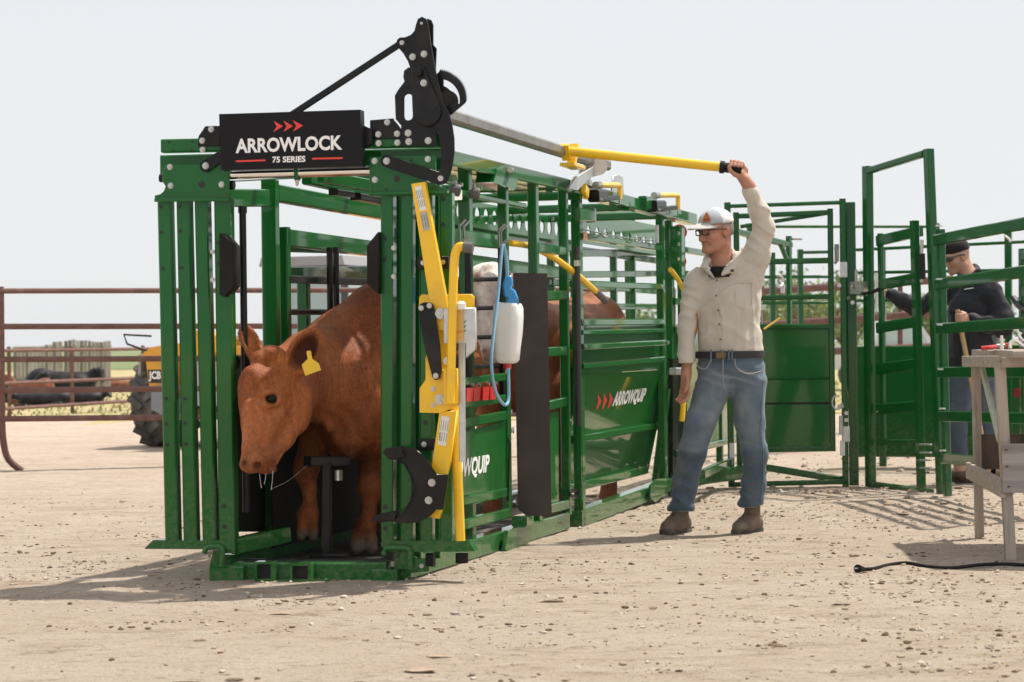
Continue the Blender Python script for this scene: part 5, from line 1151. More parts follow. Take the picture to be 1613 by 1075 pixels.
    fw = hd*(np.abs(loc[:, 1]) < .05)*(loc[:, 2] > .02)*(loc[:, 2] < .06)*np.clip(np.sin(loc[:, 2]*420)-.3, 0, 1); paint(fw*.5, (.26, .12, .08))
    for b_ in (-1, 1):
        g0, g1 = np.array([.090, b_*.018, -.045]), np.array([.076, b_*.034, -.075]); t_ = np.clip(((loc-g0)@(g1-g0))/((g1-g0)@(g1-g0)), 0, 1); dd = np.linalg.norm(loc-g0-t_[:, None]*(g1-g0), axis=1); paint(hd*np.exp(-(dd/.005)**2)*.7, (.22, .10, .07))
        g0, g1 = np.array([.05, b_*.058, .0]), np.array([.03, b_*.066, -.004]); t_ = np.clip(((loc-g0)@(g1-g0))/((g1-g0)@(g1-g0)), 0, 1); dd = np.linalg.norm(loc-g0-t_[:, None]*(g1-g0), axis=1); paint(hd*np.exp(-(dd/.004)**2)*.5, (.28, .13, .09))
    for b_ in (-1, 1):
        q = loc-np.array([.088, b_*.031, 0]); paint(hd*np.exp(-((q/np.array([.012, .014, .009]))**2).sum(1))*.5, (.62, .52, .47)); paint(hd*np.exp(-((q/np.array([.014, .006, .006]))**2).sum(1))*.9, (.05, .04, .04))
        q = loc-np.array([.088, b_*.032, .022]); paint(hd*np.exp(-((q/np.array([.02, .020, .005]))**2).sum(1))*.6, (.22, .16, .12))
    solid_obj('body', V, Q, SKIN, man, {'tone': tone})
    # ---- shirt
    s = Solid(p(1055, 575, -.35), p(1236, 285, .4), .0085)
    s.chain([(p(1106, 442, .03), .078), (p(1142, 430, .04), .080), (p(1172, 424, .03), .082), (p(1190, 402, .0), .076)], .05)
    s.ell(p(1144, 470, .02), (.168, .122, .165), k=.05); s.ell(p(1148, 500, .02), (.180, .125, .15), k=.05); s.ell(p(1150, 532, .015), (.182, .130, .12), k=.05); s.ell(p(1151, 552, .02), (.180, .126, .08), k=.03)
    s.chain([(p(1096, 448, .02), .072), (p(1086, 482, .0), .053)], .035); s.chain([(p(1086, 482, .0), .053), (p(1081, 522, -.02), .047), (p(1081, 560, -.04), .045), (p(1081, 589, -.05), .040)], .008)
    s.chain([(p(1176, 440, .02), .080), (p(1191, 408, .0), .069), (p(1204, 358, -.02), .058), (p(1196, 332, -.045), .050), (p(1183, 304, -.085), .040), (p(1181, 300, -.088), .040)], .03)
    s.chain([(p(1166, 480, .02), .100), (p(1174, 440, .02), .085)], .05)
    fr, lr, ur = frame((-.45, -.9, 0))
    s.chain([(p(1137, 418, .03), .076), (p(1141, 432, .03), .086)], .02)
    s.chain([(p(1124, 434, -.13), .020), (p(1110, 420, -.07), .022), (p(1117, 404, .02), .024), (p(1148, 398, .04), .024), (p(1161, 408, -.02), .026), (p(1152, 424, -.09), .022), (p(1136, 432, -.13), .016)], .012)  # collar
    s.ell(P(-.028, 0, -.10), (.064, .064, .16), k=.008, cut=True)
    s.chain([(p(1128, 424, -.09), .045), (p(1131, 440, -.15), .026)], .01) if False else None
    s.cone(p(1126, 416, -.10), p(1132, 442, -.155), .040, .012, k=.010, cut=True)
    s.halfspace(p(1150, 556), (0, 0, -1)) if False else None
    z0 = p(1150, 560)[2]; X, Y, Z = s.ax[0][:, None, None], s.ax[1][None, :, None], s.ax[2][None, None, :]
    cut = (z0-Z)+0*X+0*Y; arm = (X < p(1099, 0)[0]); s.F = np.where(arm, s.F, np.maximum(s.F, cut)).astype(np.float32)
    cuffz = p(1081, 592)[2]; s.F = np.maximum(s.F, np.where(X < p(1099, 0)[0], cuffz-Z, -1.)).astype(np.float32)
    s.halfspace(p(1180, 297, -.09), nrm(p(1180, 297, -.09)-p(1196, 332, -.045))) if False else None
    V, Q = s.mesh(); V = relax(V, Q, 1, .4); Nn = vnormals(V, Q)
    a = p(1190, 424, -.06); rr = V-a; ang = np.arctan2(rr[:, 2], rr[:, 0]); dist = np.linalg.norm(rr, axis=1); o_ = np.zeros(len(V))
    armr = np.clip((p(1098, 0)[0]-V[:, 0])/.02, 0, 1); armu = np.clip((V[:, 2]-p(0, 425)[2])/.06, 0, 1)*(V[:, 0] > p(1165, 0)[0]); tor = (1-armr)*(1-armu)
    warp = .5*vnoise(V*5+2)
    o_ += tor*.0125*ridge(np.stack([ang*6.5+warp, dist*3.2, V[:, 1]*3+1.7], 1))*np.clip(dist/.18, .4, 1)
    o_ += tor*.0085*ridge(np.stack([V[:, 0]*26+2*warp, V[:, 2]*4.5, V[:, 1]*8+5], 1))*np.clip((p(0, 470)[2]-V[:, 2])/.1, 0, 1)
    o_ += tor*.009*ridge(np.stack([V[:, 0]*7+warp, V[:, 2]*22+V[:, 0]*9, V[:, 1]*4+8], 1))*np.clip(1-np.abs(V[:, 2]-p(0, 535)[2])/.09, 0, 1)
    o_ += armr*.0105*ridge(np.stack([V[:, 0]*7+warp, V[:, 1]*7, V[:, 2]*17+V[:, 0]*6], 1))
    dax = (V-p(1176, 440, .02))@nrm(p(1190, 340, -.03)-p(1176, 440, .02)); o_ += armu*.0105*ridge(np.stack([V[:, 0]*6+warp, V[:, 1]*6+3, dax*15+V[:, 0]*8], 1))
    V = V+Nn*(o_+.0015*fbm(V*34+4, 2))[:, None]
    sh = solid_obj('shirt', V, Q, SHIRT, man)
    btn = pbr('shirt_button', (.12, .11, .11), .4)
    for y, x in ((442, 1129), (466, 1128), (489, 1131), (511, 1133), (535, 1135), (553, 1137)): q = p(x, y, -.128 if y < 500 else -.137); obj('button', MB().cyl(q, q+np.array([0, -.006, 0]), .006, n=10), btn, sh)
    m = MB().tube([p(x, y, dy) for x, y, dy in ((1131, 445, -.118), (1127, 470, -.126), (1131, 500, -.128), (1135, 535, -.135), (1138, 558, -.12))], .0035, n=6, sub=3)
    obj('placket', m, SHIRT, sh)
    for x0, x1, y in ((1139, 1150, 424), (1152, 1156, 423)): pass
    def on_shirt(x, y, lift=.003):
        k_ = np.argmin(((PXY-np.array([x, y]))**2).sum(1)+1e4*(VS[:, 1] > Y0+.02)); return VS[k_]+np.array([0, -lift, 0])
    VS = V; uu = (V-CAMP); c_, s_ = math.cos(ROLL), math.sin(ROLL); PXY = np.stack([(uu[:, 0]/uu[:, 1]*c_-uu[:, 2]/uu[:, 1]*s_)*FPX+IMW/2, HOR-(uu[:, 0]/uu[:, 1]*s_+uu[:, 2]/uu[:, 1]*c_)*FPX], 1)
    m = MB()
    for path in (((1158, 446), (1158, 470), (1160, 482), (1172, 488), (1184, 480), (1185, 446)), ((1158, 446), (1172, 447), (1185, 446)), ((1184, 300), (1188, 318), (1194, 330)), ((1072, 578), (1081, 580), (1090, 579)), ((1180, 312), (1186, 310), (1192, 307))):
        m.tube([on_shirt(*q_) for q_ in path], .0018, n=5)
    m2 = MB()
    for xa, ya, xb, yb in ((1143, 429, 1149, 427.5), (1152, 427, 1155, 426.5)): m2.bar(on_shirt(xa, ya, .004), on_shirt(xb, yb, .004), .013, .004, side=(0, 0, 1))
    obj('embroidery', m2, INK, sh)
    obj('stitching', m, pbr('shirt_stitch', (.47, .42, .36), .9), sh)
    obj('undershirt', MB().lathe(p(1134, 424, -.03), [(.02, -.05), (.066, -.045), (.070, -.01), (.064, .012), (.058, .014)], n=18), BLKT, man, smooth=True)
    # ---- jeans
    s = Solid(p(1040, 850, -.4)-ZZ*.02, p(1225, 545, .4), .0085)
    s.ell(p(1151, 578, .02), (.192, .132, .085), k=.04); s.ell(p(1151, 560, .02), (.186, .128, .04), k=.03)
    s.chain([(p(1127, 602, .01), .105), (p(1104, 664, -.03), .083), (p(1091, 712, -.035), .074), (p(1080, 760, -.0), .065), (p(1071, 806, .02), .068)], .03)
    s.chain([(p(1178, 602, .02), .105), (p(1181, 664, .0), .080), (p(1189, 714, .0), .068), (p(1188, 760, .02), .063), (p(1183, 803, .02), .071)], .03)
    s.cone(p(1150, 640, -.14), p(1150, 640, .2), .012, .012, k=.02, cut=True)
    X, Y, Z = s.ax[0][:, None, None], s.ax[1][None, :, None], s.ax[2][None, None, :]
    s.F = np.maximum(s.F, np.where(X+0*Y+0*Z < p(1125, 0)[0], p(0, 815)[2]-Z, p(0, 811)[2]-Z)).astype(np.float32); s.F = np.maximum(s.F, Z-p(1150, 549)[2]+0*X+0*Y).astype(np.float32)
    V, Q = s.mesh(); V = relax(V, Q, 1, .4); Nn = vnormals(V, Q)
    low = np.clip((p(0, 715)[2]-V[:, 2])/.25, 0, 1); hip = np.clip(1-np.abs(V[:, 2]-p(0, 610)[2])/.10, 0, 1); knee = np.clip(1-np.abs(V[:, 2]-p(0, 705)[2])/.10, 0, 1)
    V = folds(V, Nn, .006, 9, 8.2, (1, 1, .8)); wp = .6*vnoise(V*4+1)
    ph_ = 3.2*vnoise(V*7+3)
    o_ = low**1.3*.021*ridge(np.stack([V[:, 0]*7+wp, V[:, 1]*7, V[:, 2]*21+V[:, 0]*11+wp], 1), 1.6)+hip*.007*ridge(np.stack([V[:, 0]*6, V[:, 1]*5+3, V[:, 2]*26+V[:, 0]*10*np.sign(V[:, 0]-p(1150, 0)[0])+wp], 1))+knee*.008*ridge(np.stack([V[:, 0]*6+2, V[:, 1]*5, V[:, 2]*19-V[:, 0]*9+wp], 1))
    V = V+Nn*o_[:, None]
    fade = np.ones((len(V), 3), np.float32)*np.array([.105, .150, .195]); front = np.clip(-Nn[:, 1]*1.4-.2, 0, 1)
    th_ = np.clip(1-np.abs(V[:, 2]-p(0, 660)[2])/.24, 0, 1)*front*np.clip(.55+.5*fbm(V*11, 3), 0, 1.2); fade = fade*(1-.55*th_[:, None])+np.array([.33, .36, .37])*.55*th_[:, None]
    dk = np.clip((p(0, 718)[2]-V[:, 2])/.03, 0, 1)*np.clip(.75+.35*fbm(V*9+2, 3), .3, 1); kb = np.exp(-((V[:, 2]-p(0, 714)[2]-.05*vnoise(V*7))/.014)**2)*front*np.clip(.2+.9*vnoise(V*13+4), 0, .7); fade = fade*(1-.5*kb[:, None])+np.array([.45, .44, .40])*.5*kb[:, None]; dk = dk; fade = fade*(1-.62*dk[:, None])+np.array([.040, .062, .092])*.62*dk[:, None]
    wk = np.clip(1-np.abs(V[:, 2]-p(0, 608)[2])/.06, 0, 1)*front*np.clip(np.sin(V[:, 2]*120+V[:, 0]*40+ph_), 0, 1); fade = fade*(1-.4*wk[:, None])+np.array([.36, .42, .46])*.4*wk[:, None]
    je = solid_obj('jeans', V, Q, DENIM, man, {'fade': fade.astype(np.float32)})
    m = MB().tube([p(1095, 566, -.06), p(1100, 578, -.10), p(1112, 581, -.13), p(1121, 566, -.145)], .003, n=5, sub=4).tube([p(1157, 566, -.13), p(1161, 580, -.135), p(1178, 589, -.13), p(1201, 584, -.07)], .003, n=5, sub=4).tube([p(1139, 566, -.14), p(1139, 600, -.12), p(1143, 615, -.10)], .003, n=5, sub=3)
    def on_leg(x, y, dx):
        k_ = np.argmin((PJ[:, 0]-x)**2+(PJ[:, 1]-y)**2+1e4*(V[:, 1] > Y0+.06)); return V[k_]+np.array([dx, -.004, 0])
    uj = V-CAMP; cj, sj = math.cos(ROLL), math.sin(ROLL); PJ = np.stack([(uj[:, 0]/uj[:, 1]*cj-uj[:, 2]/uj[:, 1]*sj)*FPX+IMW/2, HOR-(uj[:, 0]/uj[:, 1]*sj+uj[:, 2]/uj[:, 1]*cj)*FPX], 1)
    m3 = MB(); m3.tube([on_leg(*q_, .002) for q_ in ((1201, 600), (1199, 640), (1198, 680), (1202, 715), (1202, 750), (1198, 790))], .003, n=5)
    m.tube([on_leg(*q_, 0) for q_ in ((1054, 806), (1064, 809), (1076, 810), (1087, 808))], .0022, n=5); m.tube([on_leg(*q_, 0) for q_ in ((1168, 804), (1180, 806), (1196, 803))], .0022, n=5)
    obj('side_seam', m3, pbr('denim_side_seam', (.14, .19, .23), .85), je)
    obj('seam', m, pbr('denim_seam', (.30, .30, .28), .8), je)['kind'] = 'stuff'
    bl = obj('belt', MB().lathe(p(1150, 559, .015), [(.180, -.019), (.1935, -.019), (.1945, -.010), (.1945, .012), (.1935, .020), (.180, .020)], side=(1, 0, 0), ky=.70, n=40), BELT, man, smooth=40)
    obj('buckle', MB().bar(p(1128, 560, -.128), p(1143, 560.5, -.133), .035, .010, side=ZZ), pbr('dark_brass', (.14, .10, .06), .35, metal=.8), bl)
    lpm = pbr('denim_loop', (.10, .14, .18), .85)
    for x, dy in ((1120, -.118), (1153, -.134), (1148, -.134)): obj('belt_loop', MB().bar(p(x, 551, dy), p(x, 568, dy), .010, .006, side=(1, 0, 0)), lpm, je)
    # ---- boots
    for heel, toe, ank in ((gp(1079, 838), gp(1045, 842.5), p(1072, 806, .02)), (gp(1194, 836), gp(1156, 841), p(1185, 802, .02))):
        heel, toe = np.array(heel), np.array(toe); c = (heel+toe)/2; d = nrm(toe-heel); d = nrm(np.array([d[0], d[1]-.06, 0])); c[2] = float(ground_z(np.array(c[0]), np.array(c[1])))-.004; heel, toe = c-d*.105, c+d*.105
        s = Solid(np.minimum(heel, toe)-.12, np.maximum(heel, toe)+np.array([.12, .12, .22]), .0075); boot(s, heel, toe, ank); s.halfspace(c+ZZ*.018, (0, 0, -1))
        V, Q = s.mesh(); V = relax(V, Q, 1); Nn = vnormals(V, Q); V = folds(V, Nn, .002, 26, 2.); b_ = solid_obj('boot', V, Q, LEATH, man)
        obj('sole', MB().prism(sole(heel, toe), (0, 0, .024)), SOLE, b_)
    # ---- cap, hair, glasses
    s = Solid(C-.22, C+.24, .0062)
    ax = (f, l, u)
    s.ell(P(-.008, 0, .045), (.108, .090, .083), ax, k=.0); s.F = np.maximum(s.F, ((s.ax[0][:, None, None]-P(0, 0, .040)[0])*-u[0]+(s.ax[1][None, :, None]-P(0, 0, .040)[1])*-u[1]+(s.ax[2][None, None, :]-P(0, 0, .040)[2])*-u[2]).astype(np.float32))
    s.ell(P(-.008, 0, .132), (.008, .008, .005), ax, k=.002)
    V, Q = s.mesh(); V = relax(V, Q, 2); loc = np.stack([(V-C)@f, (V-C)@l, (V-C)@u], 1)
    pan = np.ones((len(V), 3), np.float32)*np.array([.78, .78, .80]); fr_ = ((loc[:, 0] > .012) & (loc[:, 0] < .115) & (loc[:, 2] > .036))[:, None]; pan = np.where(fr_, np.array([.42, .45, .49]), pan)
    cp = solid_obj('cap', V, Q, CAPM, man, {'panel': pan.astype(np.float32)})
    bm_ = MB(); N1, N2 = 12, 15; top = []; bot = []
    for j in range(N2):
        ly = -.078+.156*j/(N2-1); q_ = max(0, 1-(ly/.0785)**2); f0_ = .030+.060*q_**.5; f1_ = f0_+.006+.088*q_**.42
        for i in range(N1):
            fx = f0_+(f1_-f0_)*i/(N1-1); z_ = .058-.16*(fx-.07)-6.0*ly*ly-.9*(fx-.07)**2; top.append(P(fx, ly, z_)); bot.append(P(fx, ly, z_-.005))
    vs_ = top+bot; n_ = N1*N2; fs_ = []
    for j in range(N2-1):
        for i in range(N1-1):
            k0 = j*N1+i; fs_ += [(k0, k0+1, k0+N1+1, k0+N1), (n_+k0, n_+k0+N1, n_+k0+N1+1, n_+k0+1)]
    ed_ = [j*N1+N1-1 for j in range(N2)]
    fs_ += [(ed_[j], n_+ed_[j], n_+ed_[j+1], ed_[j+1]) for j in range(N2-1)]
    obj('brim', bm_.add(vs_, fs_), pbr('brim_cloth', (.50, .485, .46), .9), cp, smooth=50)
    pc = P(.083, .036, .078); pn = nrm(f*.86+l*.42+u*.28); pr_ = nrm(np.cross(u, pn)); pu = np.cross(pn, pr_)
    pa = plate('patch', [[pc+pr_*a+pu*b_+pn*.002 for a, b_ in ((-.024, -.026), (.024, -.026), (.024, -.008), (.008, .022), (.004, .030), (-.004, .030), (-.008, .022), (-.024, -.008))]], pn, .003, pbr('orange_leather_patch', (.46, .13, .045), .6), cp, bevel=0)
    for a in (-.011, 0, .011): obj('patch_mark', MB().bar(pc+pr_*(a-.004)+pu*-.012+pn*.005, pc+pr_*(a+.004)+pu*-.012+pn*.005, .006, .002, side=pu), INK, pa)
    s = Solid(C-.16, C+.16, .006); s.ell(P(-.012, 0, .008), (.102, .0835, .088), ax, k=0); s.ell(P(.075, 0, -.03), (.082, .12, .13), ax, k=.01, cut=True); s.ell(P(-.01, .09, -.01), (.024, .03, .034), ax, k=.01, cut=True); s.cone(P(-.03, 0, -.06), P(-.03, 0, -.2), .07, k=.005, cut=True)
    V, Q = s.mesh(); solid_obj('hair', relax(V, Q, 1), Q, HAIRG, man)
    gl = MB()
    for b_ in (-1, 1):
        o_ = P(.104, b_*.033, .002); pts = [o_+l*(.0245*math.copysign(abs(math.cos(t))**.55, math.cos(t)))+u*(.0150*math.copysign(abs(math.sin(t))**.6, math.sin(t))-.003)-f*(.010*abs(math.cos(t)) if b_*math.cos(t) > 0 else 0) for t in np.linspace(0, 2*math.pi, 25)]
        gl.tube(pts, .0034, n=6); gl.tube([o_+l*b_*.024-f*.010+u*.006, P(.05, b_*.082, .010), P(-.006, b_*.088, .006)], .0032, n=6)
    gl.tube([P(.106, -.012, .006), P(.108, 0, .009), P(.106, .012, .006)], .0026, n=6)
    g_ = obj('glasses', gl, FRAMEB, man)
    return man
man_in_cap()
def man_in_jacket():
    Y0 = 16.35; p = lambda x, y, dy=0.0: at(x, y, Y0+dy)
    man = thing('person', 'man in black jacket, headband and sunglasses behind green rails, holding a stick', 'person', gp(1520, 763))
    f, l, u = frame((-.93, -.30, -.30)); C = p(1507, 404)
    s = Solid(p(1380, 775, -.35), p(1605, 365, .35), .016, fine=((p(1480, 0)[0], p(1540, 0)[0]), (Y0-.25, Y0+.15), (p(0, 510)[2], p(0, 375)[2])), hf=.0075)
    P = add_head(s, C, f, l, u, 1.0)
    s.chain([(P(-.03, 0, -.06), .060), (p(1526, 436, .0), .064), (p(1532, 450), .08)], .03)
    s.ell(p(1533, 490), (.14, .15, .17), k=.06); s.ell(p(1533, 545), (.13, .14, .14), k=.06); s.ell(p(1530, 585), (.13, .15, .09), k=.05)
    s.chain([(p(1556, 455, -.16), .05), (p(1580, 515, -.20), .044), (p(1536, 505, -.26), .030), (p(1520, 501, -.27), .028)], .03)
    s.chain([(p(1500, 450, .14), .05), (p(1446, 488, .12), .042), (p(1402, 464, .05), .028)], .03)
    s.chain([(p(1514, 600, -.06), .08), (p(1506, 670, -.07), .055), (p(1512, 745, -.05), .042)], .03); s.chain([(p(1548, 600, .08), .08), (p(1556, 670, .08), .055), (p(1552, 740, .10), .042)], .03)
    # left fist on the stick, right hand on the gate
    st = nrm(p(1548, 695, -.28)-p(1511, 505, -.28)); q0 = p(1514, 502, -.28)
    s.ell(q0+np.array([.02, .02, 0]), (.042, .026, .036), k=.012)
    for i in range(4):
        c = q0+np.array([-.012, -.006, .028-.018*i]); s.chain([(c+np.array([.035, -.020, .004]), .0115), (c+np.array([.0, -.036, 0]), .0108), (c+np.array([-.026, -.018, -.002]), .0100), (c+np.array([-.024, .012, -.002]), .0090)], .005)
    s.chain([(q0+np.array([.03, -.01, .035]), .013), (q0+np.array([.0, -.02, .046]), .011), (q0+np.array([-.018, -.008, .042]), .010)], .008)
    q1 = p(1393, 462, .04); s.ell(q1, (.040, .022, .03), k=.015)
    for i in range(4): c = q1+np.array([-.02, -.01, .024-.016*i]); s.chain([(c, .011), (c+np.array([-.03, -.015, 0]), .010), (c+np.array([-.035, .012, -.004]), .009)], .005)
    s.chain([(q1+np.array([0, -.01, .02]), .012), (q1+np.array([-.03, -.02, .036]), .010)], .008)
    V, Q = s.mesh(); V = relax(V, Q, 1, .35)
    tone = np.ones((len(V), 3), np.float32)*np.array([.52, .29, .21]); loc = np.stack([(V-C)@f, (V-C)@l, (V-C)@u], 1)
    st_ = np.exp(-(((loc-np.array([.04, .04, -.075]))/np.array([.06, .07, .05]))**2).sum(1))*.75; tone = tone*(1-st_[:, None])+np.array([.22, .12, .08])*st_[:, None]
    hc = np.exp(-(((loc-np.array([-.06, 0, .0]))/np.array([.05, .12, .05]))**2).sum(1))*.5; tone = tone*(1-hc[:, None])+np.array([.26, .17, .12])*hc[:, None]
    solid_obj('body', V, Q, SKIN, man, {'tone': tone.astype(np.float32)})
    s = Solid(p(1380, 612, -.40), p(1612, 412, .40), .012)
    s.chain([(p(1500, 462, .13), .085), (p(1535, 448, .0), .095), (p(1558, 460, -.13), .090)], .05)
    s.ell(p(1534, 492), (.19, .19, .18), k=.05); s.ell(p(1532, 530), (.182, .188, .18), k=.05); s.ell(p(1530, 565), (.178, .185, .15), k=.05); s.ell(p(1528, 590), (.178, .182, .10), k=.03)
    s.chain([(p(1562, 462, -.15), .085), (p(1580, 500, -.20), .072), (p(1580, 518, -.21), .066), (p(1555, 510, -.25), .054), (p(1532, 504, -.265), .043)], .03)
    s.chain([(p(1496, 458, .15), .080), (p(1448, 486, .12), .062), (p(1420, 474, .08), .052), (p(1403, 465, .05), .043)], .03)
    s.chain([(p(1512, 442, -.05), .03), (p(1535, 425, .06), .03), (p(1542, 428, -.06), .032)], .02)
    s.ell(P(-.03, 0, -.12), (.068, .066, .14), k=.01, cut=True)
    zc = p(1530, 592)[2]; s.F = np.maximum(s.F, (zc-s.ax[2])[None, None, :].astype(np.float32))
    V, Q = s.mesh(); V = relax(V, Q, 1, .4); Nn = vnormals(V, Q); V = folds(V, Nn, .016, 8, 5.5, (1, 1, .8)); V = V+Nn*(.009*ridge(np.stack([V[:, 0]*7, V[:, 1]*6, V[:, 2]*15+V[:, 0]*7], 1)))[:, None]; ja = solid_obj('jacket', V, Q, JACK, man)
    obj('chest_badge', MB().bar(p(1519, 456, -.205), p(1533, 454, -.205), .022, .004, side=(0, -1, 0)), WHITE, ja)
    s = Solid(p(1470, 775, -.35), p(1590, 560, .35), .012)
    s.ell(p(1530, 588), (.165, .17, .09), k=.04); s.chain([(p(1514, 606, -.07), .105), (p(1505, 670, -.07), .080), (p(1512, 738, -.05), .066)], .03); s.chain([(p(1546, 606, .08), .105), (p(1556, 670, .08), .078), (p(1552, 738, .10), .066)], .03)
    s.F = np.maximum(s.F, (p(0, 745)[2]-s.ax[2])[None, None, :].astype(np.float32))
    V, Q = s.mesh(); V = relax(V, Q, 1, .4); Nn = vnormals(V, Q); V = folds(V, Nn, .008, 9, 1.5); fade = np.ones((len(V), 3), np.float32)*np.array([.075, .10, .14]); solid_obj('jeans', V, Q, DENIM, man, {'fade': fade})
    for heel, toe, ank in ((gp(1519, 760), gp(1497, 764), p(1512, 745, -.05)), (gp(1562, 755), gp(1540, 758), p(1552, 742, .08))):
        heel, toe = np.array(heel), np.array(toe); c = (heel+toe)/2; d = nrm(np.array([-1, -.3, 0])); c[2] = float(ground_z(np.array(c[0]), np.array(c[1])))-.004; heel, toe = c-d*.105, c+d*.105
        s = Solid(np.minimum(heel, toe)-.12, np.maximum(heel, toe)+np.array([.12, .12, .22]), .010); boot(s, heel, toe, ank); s.halfspace(c+ZZ*.018, (0, 0, -1)); V, Q = s.mesh(); b_ = solid_obj('boot', relax(V, Q, 1), Q, SHIRT if False else LEATH, man); obj('sole', MB().prism(sole(heel, toe), (0, 0, .024)), SOLE, b_)
    s = Solid(C-.2, C+.2, .008); ax = (f, l, u); s.ell(P(-.012, 0, .05), (.104, .086, .082), ax, k=0); s.F = np.maximum(s.F, ((s.ax[0][:, None, None]-P(0, 0, .03)[0])*-u[0]+(s.ax[1][None, :, None]-P(0, 0, .03)[1])*-u[1]+(s.ax[2][None, None, :]-P(0, 0, .03)[2])*-u[2]).astype(np.float32))
    V, Q = s.mesh(); solid_obj('headband', relax(V, Q, 1), Q, BLKT, man)
    m = MB().tube([P(.070, .070, .004), P(.098, .045, .004), P(.110, .0, .006), P(.098, -.045, .004)], [.012, .019, .012, .018], n=8, sub=3).tube([P(.075, .068, .008), P(.02, .086, .010), P(-.02, .088, .004)], .006, n=6)
    obj('sunglasses', m, FRAMEB, man, smooth=True)
    return man
man_in_jacket()
st0, st1 = at(1508, 488, 16.07), at(1552, 715, 16.07)
tag(obj('wooden_stick', MB().cyl(st0, st1, .017, n=10), TAN, smooth=True), 'pale wooden stick held by the man in the black jacket', 'stick')
# ------------------------------------------------------------------ green pen panels on the right
class Panel:
    """an upright frame standing on the line between two ground points"""
    def __init__(s, name, label, cat, A, B, mat=GREEN2, group=None):
        s.A, s.B = np.array(A, float), np.array(B, float); s.A[2] = s.B[2] = 0; s.u = nrm(s.B-s.A); s.n = np.cross(s.u, ZZ); s.n = s.n if s.n[1] < 0 else -s.n
        s.t = thing(name, label, cat, s.A, 0, group); s.mat = mat
    def P(s, x, y): return on_plane(x, y, s.A, s.n)
    def bar(s, nm, x0, y0, x1, y1, wpx, dep=.04, off=0.0, mat=None):
        p, q = s.P(x0, y0)-s.n*(dep/2+off), s.P(x1, y1)-s.n*(dep/2+off); w = wpx*((p[1]+q[1])/2)/FPX; d = nrm(q-p)
        return obj(nm, MB().bar(p, q, w, dep, side=np.cross(d, s.n), ch=.007), mat or s.mat, s.t)
    def quad(s, nm, x0, y0, x1, y1, mat, off=.02, y0b=None, y1b=None):
        pts = [s.P(x0, y0), s.P(x1, y0 if y0b is None else y0b), s.P(x1, y1 if y1b is None else y1b), s.P(x0, y1)]
        return obj(nm, MB().prism([p-s.n*off for p in pts], -s.n*.006), mat, s.t)
    def bolt(s, x, y, off=.0, r=.014): return bolt(s.P(x, y)+s.n*off, s.n, r, s.t)
# alley behind the palpation cage, along the chute line
AL = thing('alley_fence', 'dark green sheeted alley side behind the tan shirted man, in line with the cage', 'pen panel', L(5.6, 0, 0))
for a in (5.55, 7.2, 8.9): obj('post', MB().bar(L(a, .03, 0), L(a, .03, 1.75), .05, .06, side=BL), GREEN2, AL)
for z in (.30, 1.15, 1.35, 1.55, 1.72): obj('rail', MB().bar(L(5.5, .0, z), L(8.95, .0, z), .035, .045, side=BL), GREEN2, AL)
obj('sheet', MB().prism([L(5.55, .02, .3), L(8.9, .02, .3), L(8.9, .02, 1.13), L(5.55, .02, 1.13)], BL*.006), GREENP, AL)
obj('base_rail', MB().bar(L(5.4, -.02, .12), L(6.6, -.35, .12), .06, .10), GREEN2, AL)
AL2 = thing('alley_fence', 'dark green far side of the alley seen through the rails beside the white cap', 'pen panel', L(5.6, .9, 0))
for a in (5.6, 7.4, 9.2): obj('post', MB().bar(L(a, .9, 0), L(a, .9, 1.80), .05, .06, side=BL), GREEN2, AL2)
for z in (.35, .62, .9, 1.2, 1.5, 1.76): obj('rail', MB().bar(L(5.5, .9, z), L(9.3, .9, z), .035, .05, side=BL), GREEN2, AL2)
# sheeted gate
G = Panel('sheeted_gate', 'tall green frame with a sheeted lower gate, right behind the man in the white cap', 'gate', gp(1152, 768), gp(1340, 768))
G.bar('frame_post', 1145.5, 319, 1152, 768, 10); G.bar('frame_post', 1327, 313, 1332, 767, 10); G.bar('frame_rail', 1150, 325, 1327, 319, 6); G.bar('frame_rail', 1150, 764, 1337, 759, 8)
G.bar('frame_post', 1339, 318, 1345, 766, 15, .09, .05); 
G.bar('gate_post', 1158, 334, 1164, 745, 9, .04, .06); G.bar('gate_post', 1307, 328, 1311, 712, 9, .04, .06); G.bar('gate_rail', 1162, 340, 1306, 334, 8, .04, .06)
G.bar('gate_rail', 1164, 356, 1306, 334, 6, .03, .12)
for y0, y1, h in ((413, 410, 9), (470, 467, 8), (514, 515, 8)): G.bar('gate_rail', 1163, y0, 1306, y1, h, .04, .06)
G.bar('gate_rail', 1166, 711, 1310, 708, 8, .04, .06)
G.quad('gate_sheet', 1166, 517, 1306, 708, GREENP, .09)
G.bar('sheet_rib', 1168, 598, 1305, 596, 4, .02, .08); G.bar('sheet_seam', 1168, 637, 1305, 636, 3, .006, .086, INK)
obj('drag_bar', MB().bar(G.P(1202, 736), G.P(1330, 758)-G.n*.1, .05, .05), GREEN2, G.t)
obj('drag_bar', MB().bar(G.P(1150, 727), at(1105, 748, 14.6), .05, .06), GREEN2, G.t)
for x, y in ((1328, 425), (1332, 684)):
    p = G.P(x, y)+G.n*.004; obj('hinge_plate', MB().prism([p-G.u*.022-ZZ*.055, p+G.u*.03-ZZ*.055, p+G.u*.03+ZZ*.055, p-G.u*.022+ZZ*.055], -G.n*.003), GALV, G.t)
for x, y in ((1327, 706), (1153, 710)): 
    p = G.P(x, y)+G.n*.003; obj('paper_sticker', MB().prism([p-G.u*.018-ZZ*.055, p+G.u*.018-ZZ*.055, p+G.u*.018+ZZ*.055, p-G.u*.018+ZZ*.055], -G.n*.002), LABEL, G.t)
